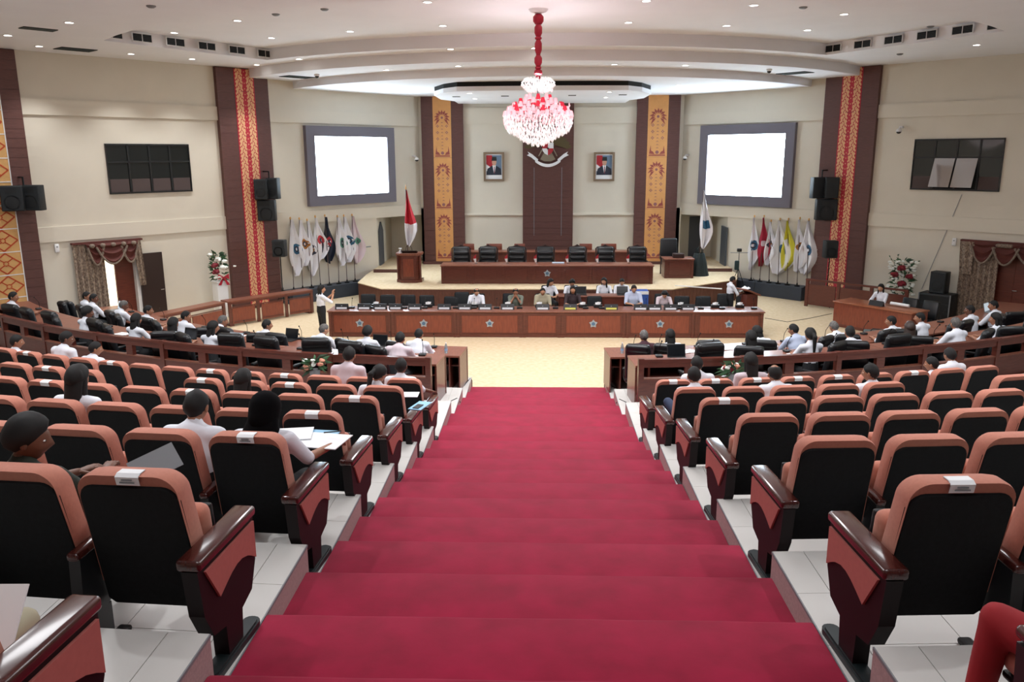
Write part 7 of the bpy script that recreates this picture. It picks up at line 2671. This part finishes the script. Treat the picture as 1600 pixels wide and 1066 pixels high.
t = thing('paper_sheets', 'large white sheets on the lap of the woman in the black headscarf', 'paper', rel(p, Rz, (0.10, 0.70, 0.715)), a)
MB().box((0.12, 0.02, 0.012), (0.42, 0.30, 0.006), -0.12).build('sheet', M_PAPER, t)
MB().box((-0.12, 0.1, 0.022), (0.34, 0.26, 0.006), 0.25).build('sheet', M_PAPER, t)
MB().box((0.02, 0.16, 0.004), (0.40, 0.2, 0.006), -0.05).build('blue_folder', mat('pale_blue_folder', '8fc0dd', 0.6), t)
t = thing('pen', 'thin dark pen in the hand of the headscarfed woman', 'pen', rel(p, Rz, (0.33, 0.745, 0.78)), a)
MB().tube([(-0.07, 0.02, -0.01), (0.07, -0.02, 0.02)], 0.005, 6).build('barrel', M_BLACKP, t)
p, a, R = seatpos('L', 'F', 0); Rz = Matrix.Rotation(a, 3, 'Z')
t = thing('paper_sheets', 'white sheet and blue folder under the hand of the writing woman', 'paper', rel(p, Rz, (0.12, 0.72, 0.70)), a)
MB().box((0, 0, 0.006), (0.3, 0.22, 0.005), 0.1).build('sheet', M_PAPER, t)
t = thing('blue_folder', 'light blue folder on the armrest beside the writing woman', 'folder', rel(p, Rz, (0.36, 0.42, 0.655)), a - 0.2)
MB().box((0, 0, 0.004), (0.17, 0.34, 0.008)).build('cover', MATS['pale_blue_folder'], t)
MB().rbox((0.0, -0.06, 0.014), (0.08, 0.16, 0.010), 0.003, 1).build('phone', M_BLACKP, t)
p, a, R = seatpos('L', 'B', 1); Rz = Matrix.Rotation(a, 3, 'Z')
t = thing('open_book', 'open stack of papers held by the person in dark green', 'book', rel(p, Rz, (0.30, 0.66, 0.74)), a - 0.6)
for k in range(6):
    MB().box((0.03 * k - 0.06, 0.0, 0.015 * k), (0.15, 0.24, 0.004), M=Matrix.Rotation(-1.1 + 0.36 * k, 3, 'Y') @ RX(0.4)).build('page', M_PAPER if k < 5 else M_GREY, t)
p, a, R = seatpos('L', 'A', 0); Rz = Matrix.Rotation(a, 3, 'Z')
t = thing('paper_sheets', 'white sheet held up at the lower left corner', 'paper', rel(p, Rz, (-0.02, 0.40, 0.56)), a + 0.1)
MB().box((0, 0, 0), (0.30, 0.006, 0.30), M=RX(-0.7)).build('sheet', M_PAPER, t)
p, a, R = seatpos('L', 'G', 10); Rz = Matrix.Rotation(a, 3, 'Z')
t = thing('snack_box', 'small pink white box in the hands of the stout man, left front row', 'box', rel(p, Rz, (0.42, 0.62, 0.74)), a)
MB().rbox((0, 0, 0), (0.2, 0.14, 0.09), 0.01, 1).build('carton', mat('pink_carton', 'd9b0aa', 0.7), t)
MB().box((0, 0, 0.048), (0.205, 0.145, 0.008)).build('carton_lid', M_PAPER, t)
# white plastic bag on the right rear desk
p, a = on_desk(1112, 'H', 0.4)
m = MB(); rb = random.Random(2)
m.rbox((0, 0, 0.09), (0.26, 0.18, 0.18), 0.04, 3)
m.v = [(x + rb.uniform(-.02, .02), y + rb.uniform(-.02, .02), max(0, z + rb.uniform(-.015, .03))) for x, y, z in m.v]
t = thing('plastic_bag', 'crumpled white plastic bag on the right rear desk', 'bag', p, a)
m.build('bag_body', M_PAPER, t)
for s in (-1, 1):
    MB().tube([(s * 0.05, 0, 0.17), (s * 0.08, 0.01, 0.24), (s * 0.11, 0, 0.17)], 0.012, 5).build('handle', M_PAPER, t)
for s_, xs_, lb in ((-1, AX0, 'left'), (1, AX1, 'right')):
    pts = [(xs_ + s_ * 0.35, 15.9, TOPZ['I'] + 0.008), (xs_ + s_ * 0.1, 16.4, TOPZ['I'] + 0.008), (xs_ + s_ * 0.02, 16.98, TOPZ['I'] + 0.01), (xs_ - s_ * 0.012, 17.015, TOPZ['I'] - 0.05), (xs_ - s_ * 0.012, 17.015, 0.02)]
    o = MB().tube(pts, 0.009, 5).build('step_cable', M_BLACKP); tag(o, 'thin black cable over the white lowest step on the %s of the aisle' % lb, 'cable')
    pts = [(xs_ + s_ * 0.5, 13.4, TOPZ['H'] + 0.01), (xs_ + s_ * 0.25, 13.9, TOPZ['H'] + 0.01), (xs_ + s_ * 0.04, 14.3, TOPZ['H'] + 0.01), (xs_ - s_ * 0.012, 14.4, TOPZ['H'] - 0.1)]
    o = MB().tube(pts, 0.008, 5).build('step_cable', M_BLACKP); tag(o, 'thin black cable over the white rear desk tier on the %s of the aisle' % lb, 'cable')
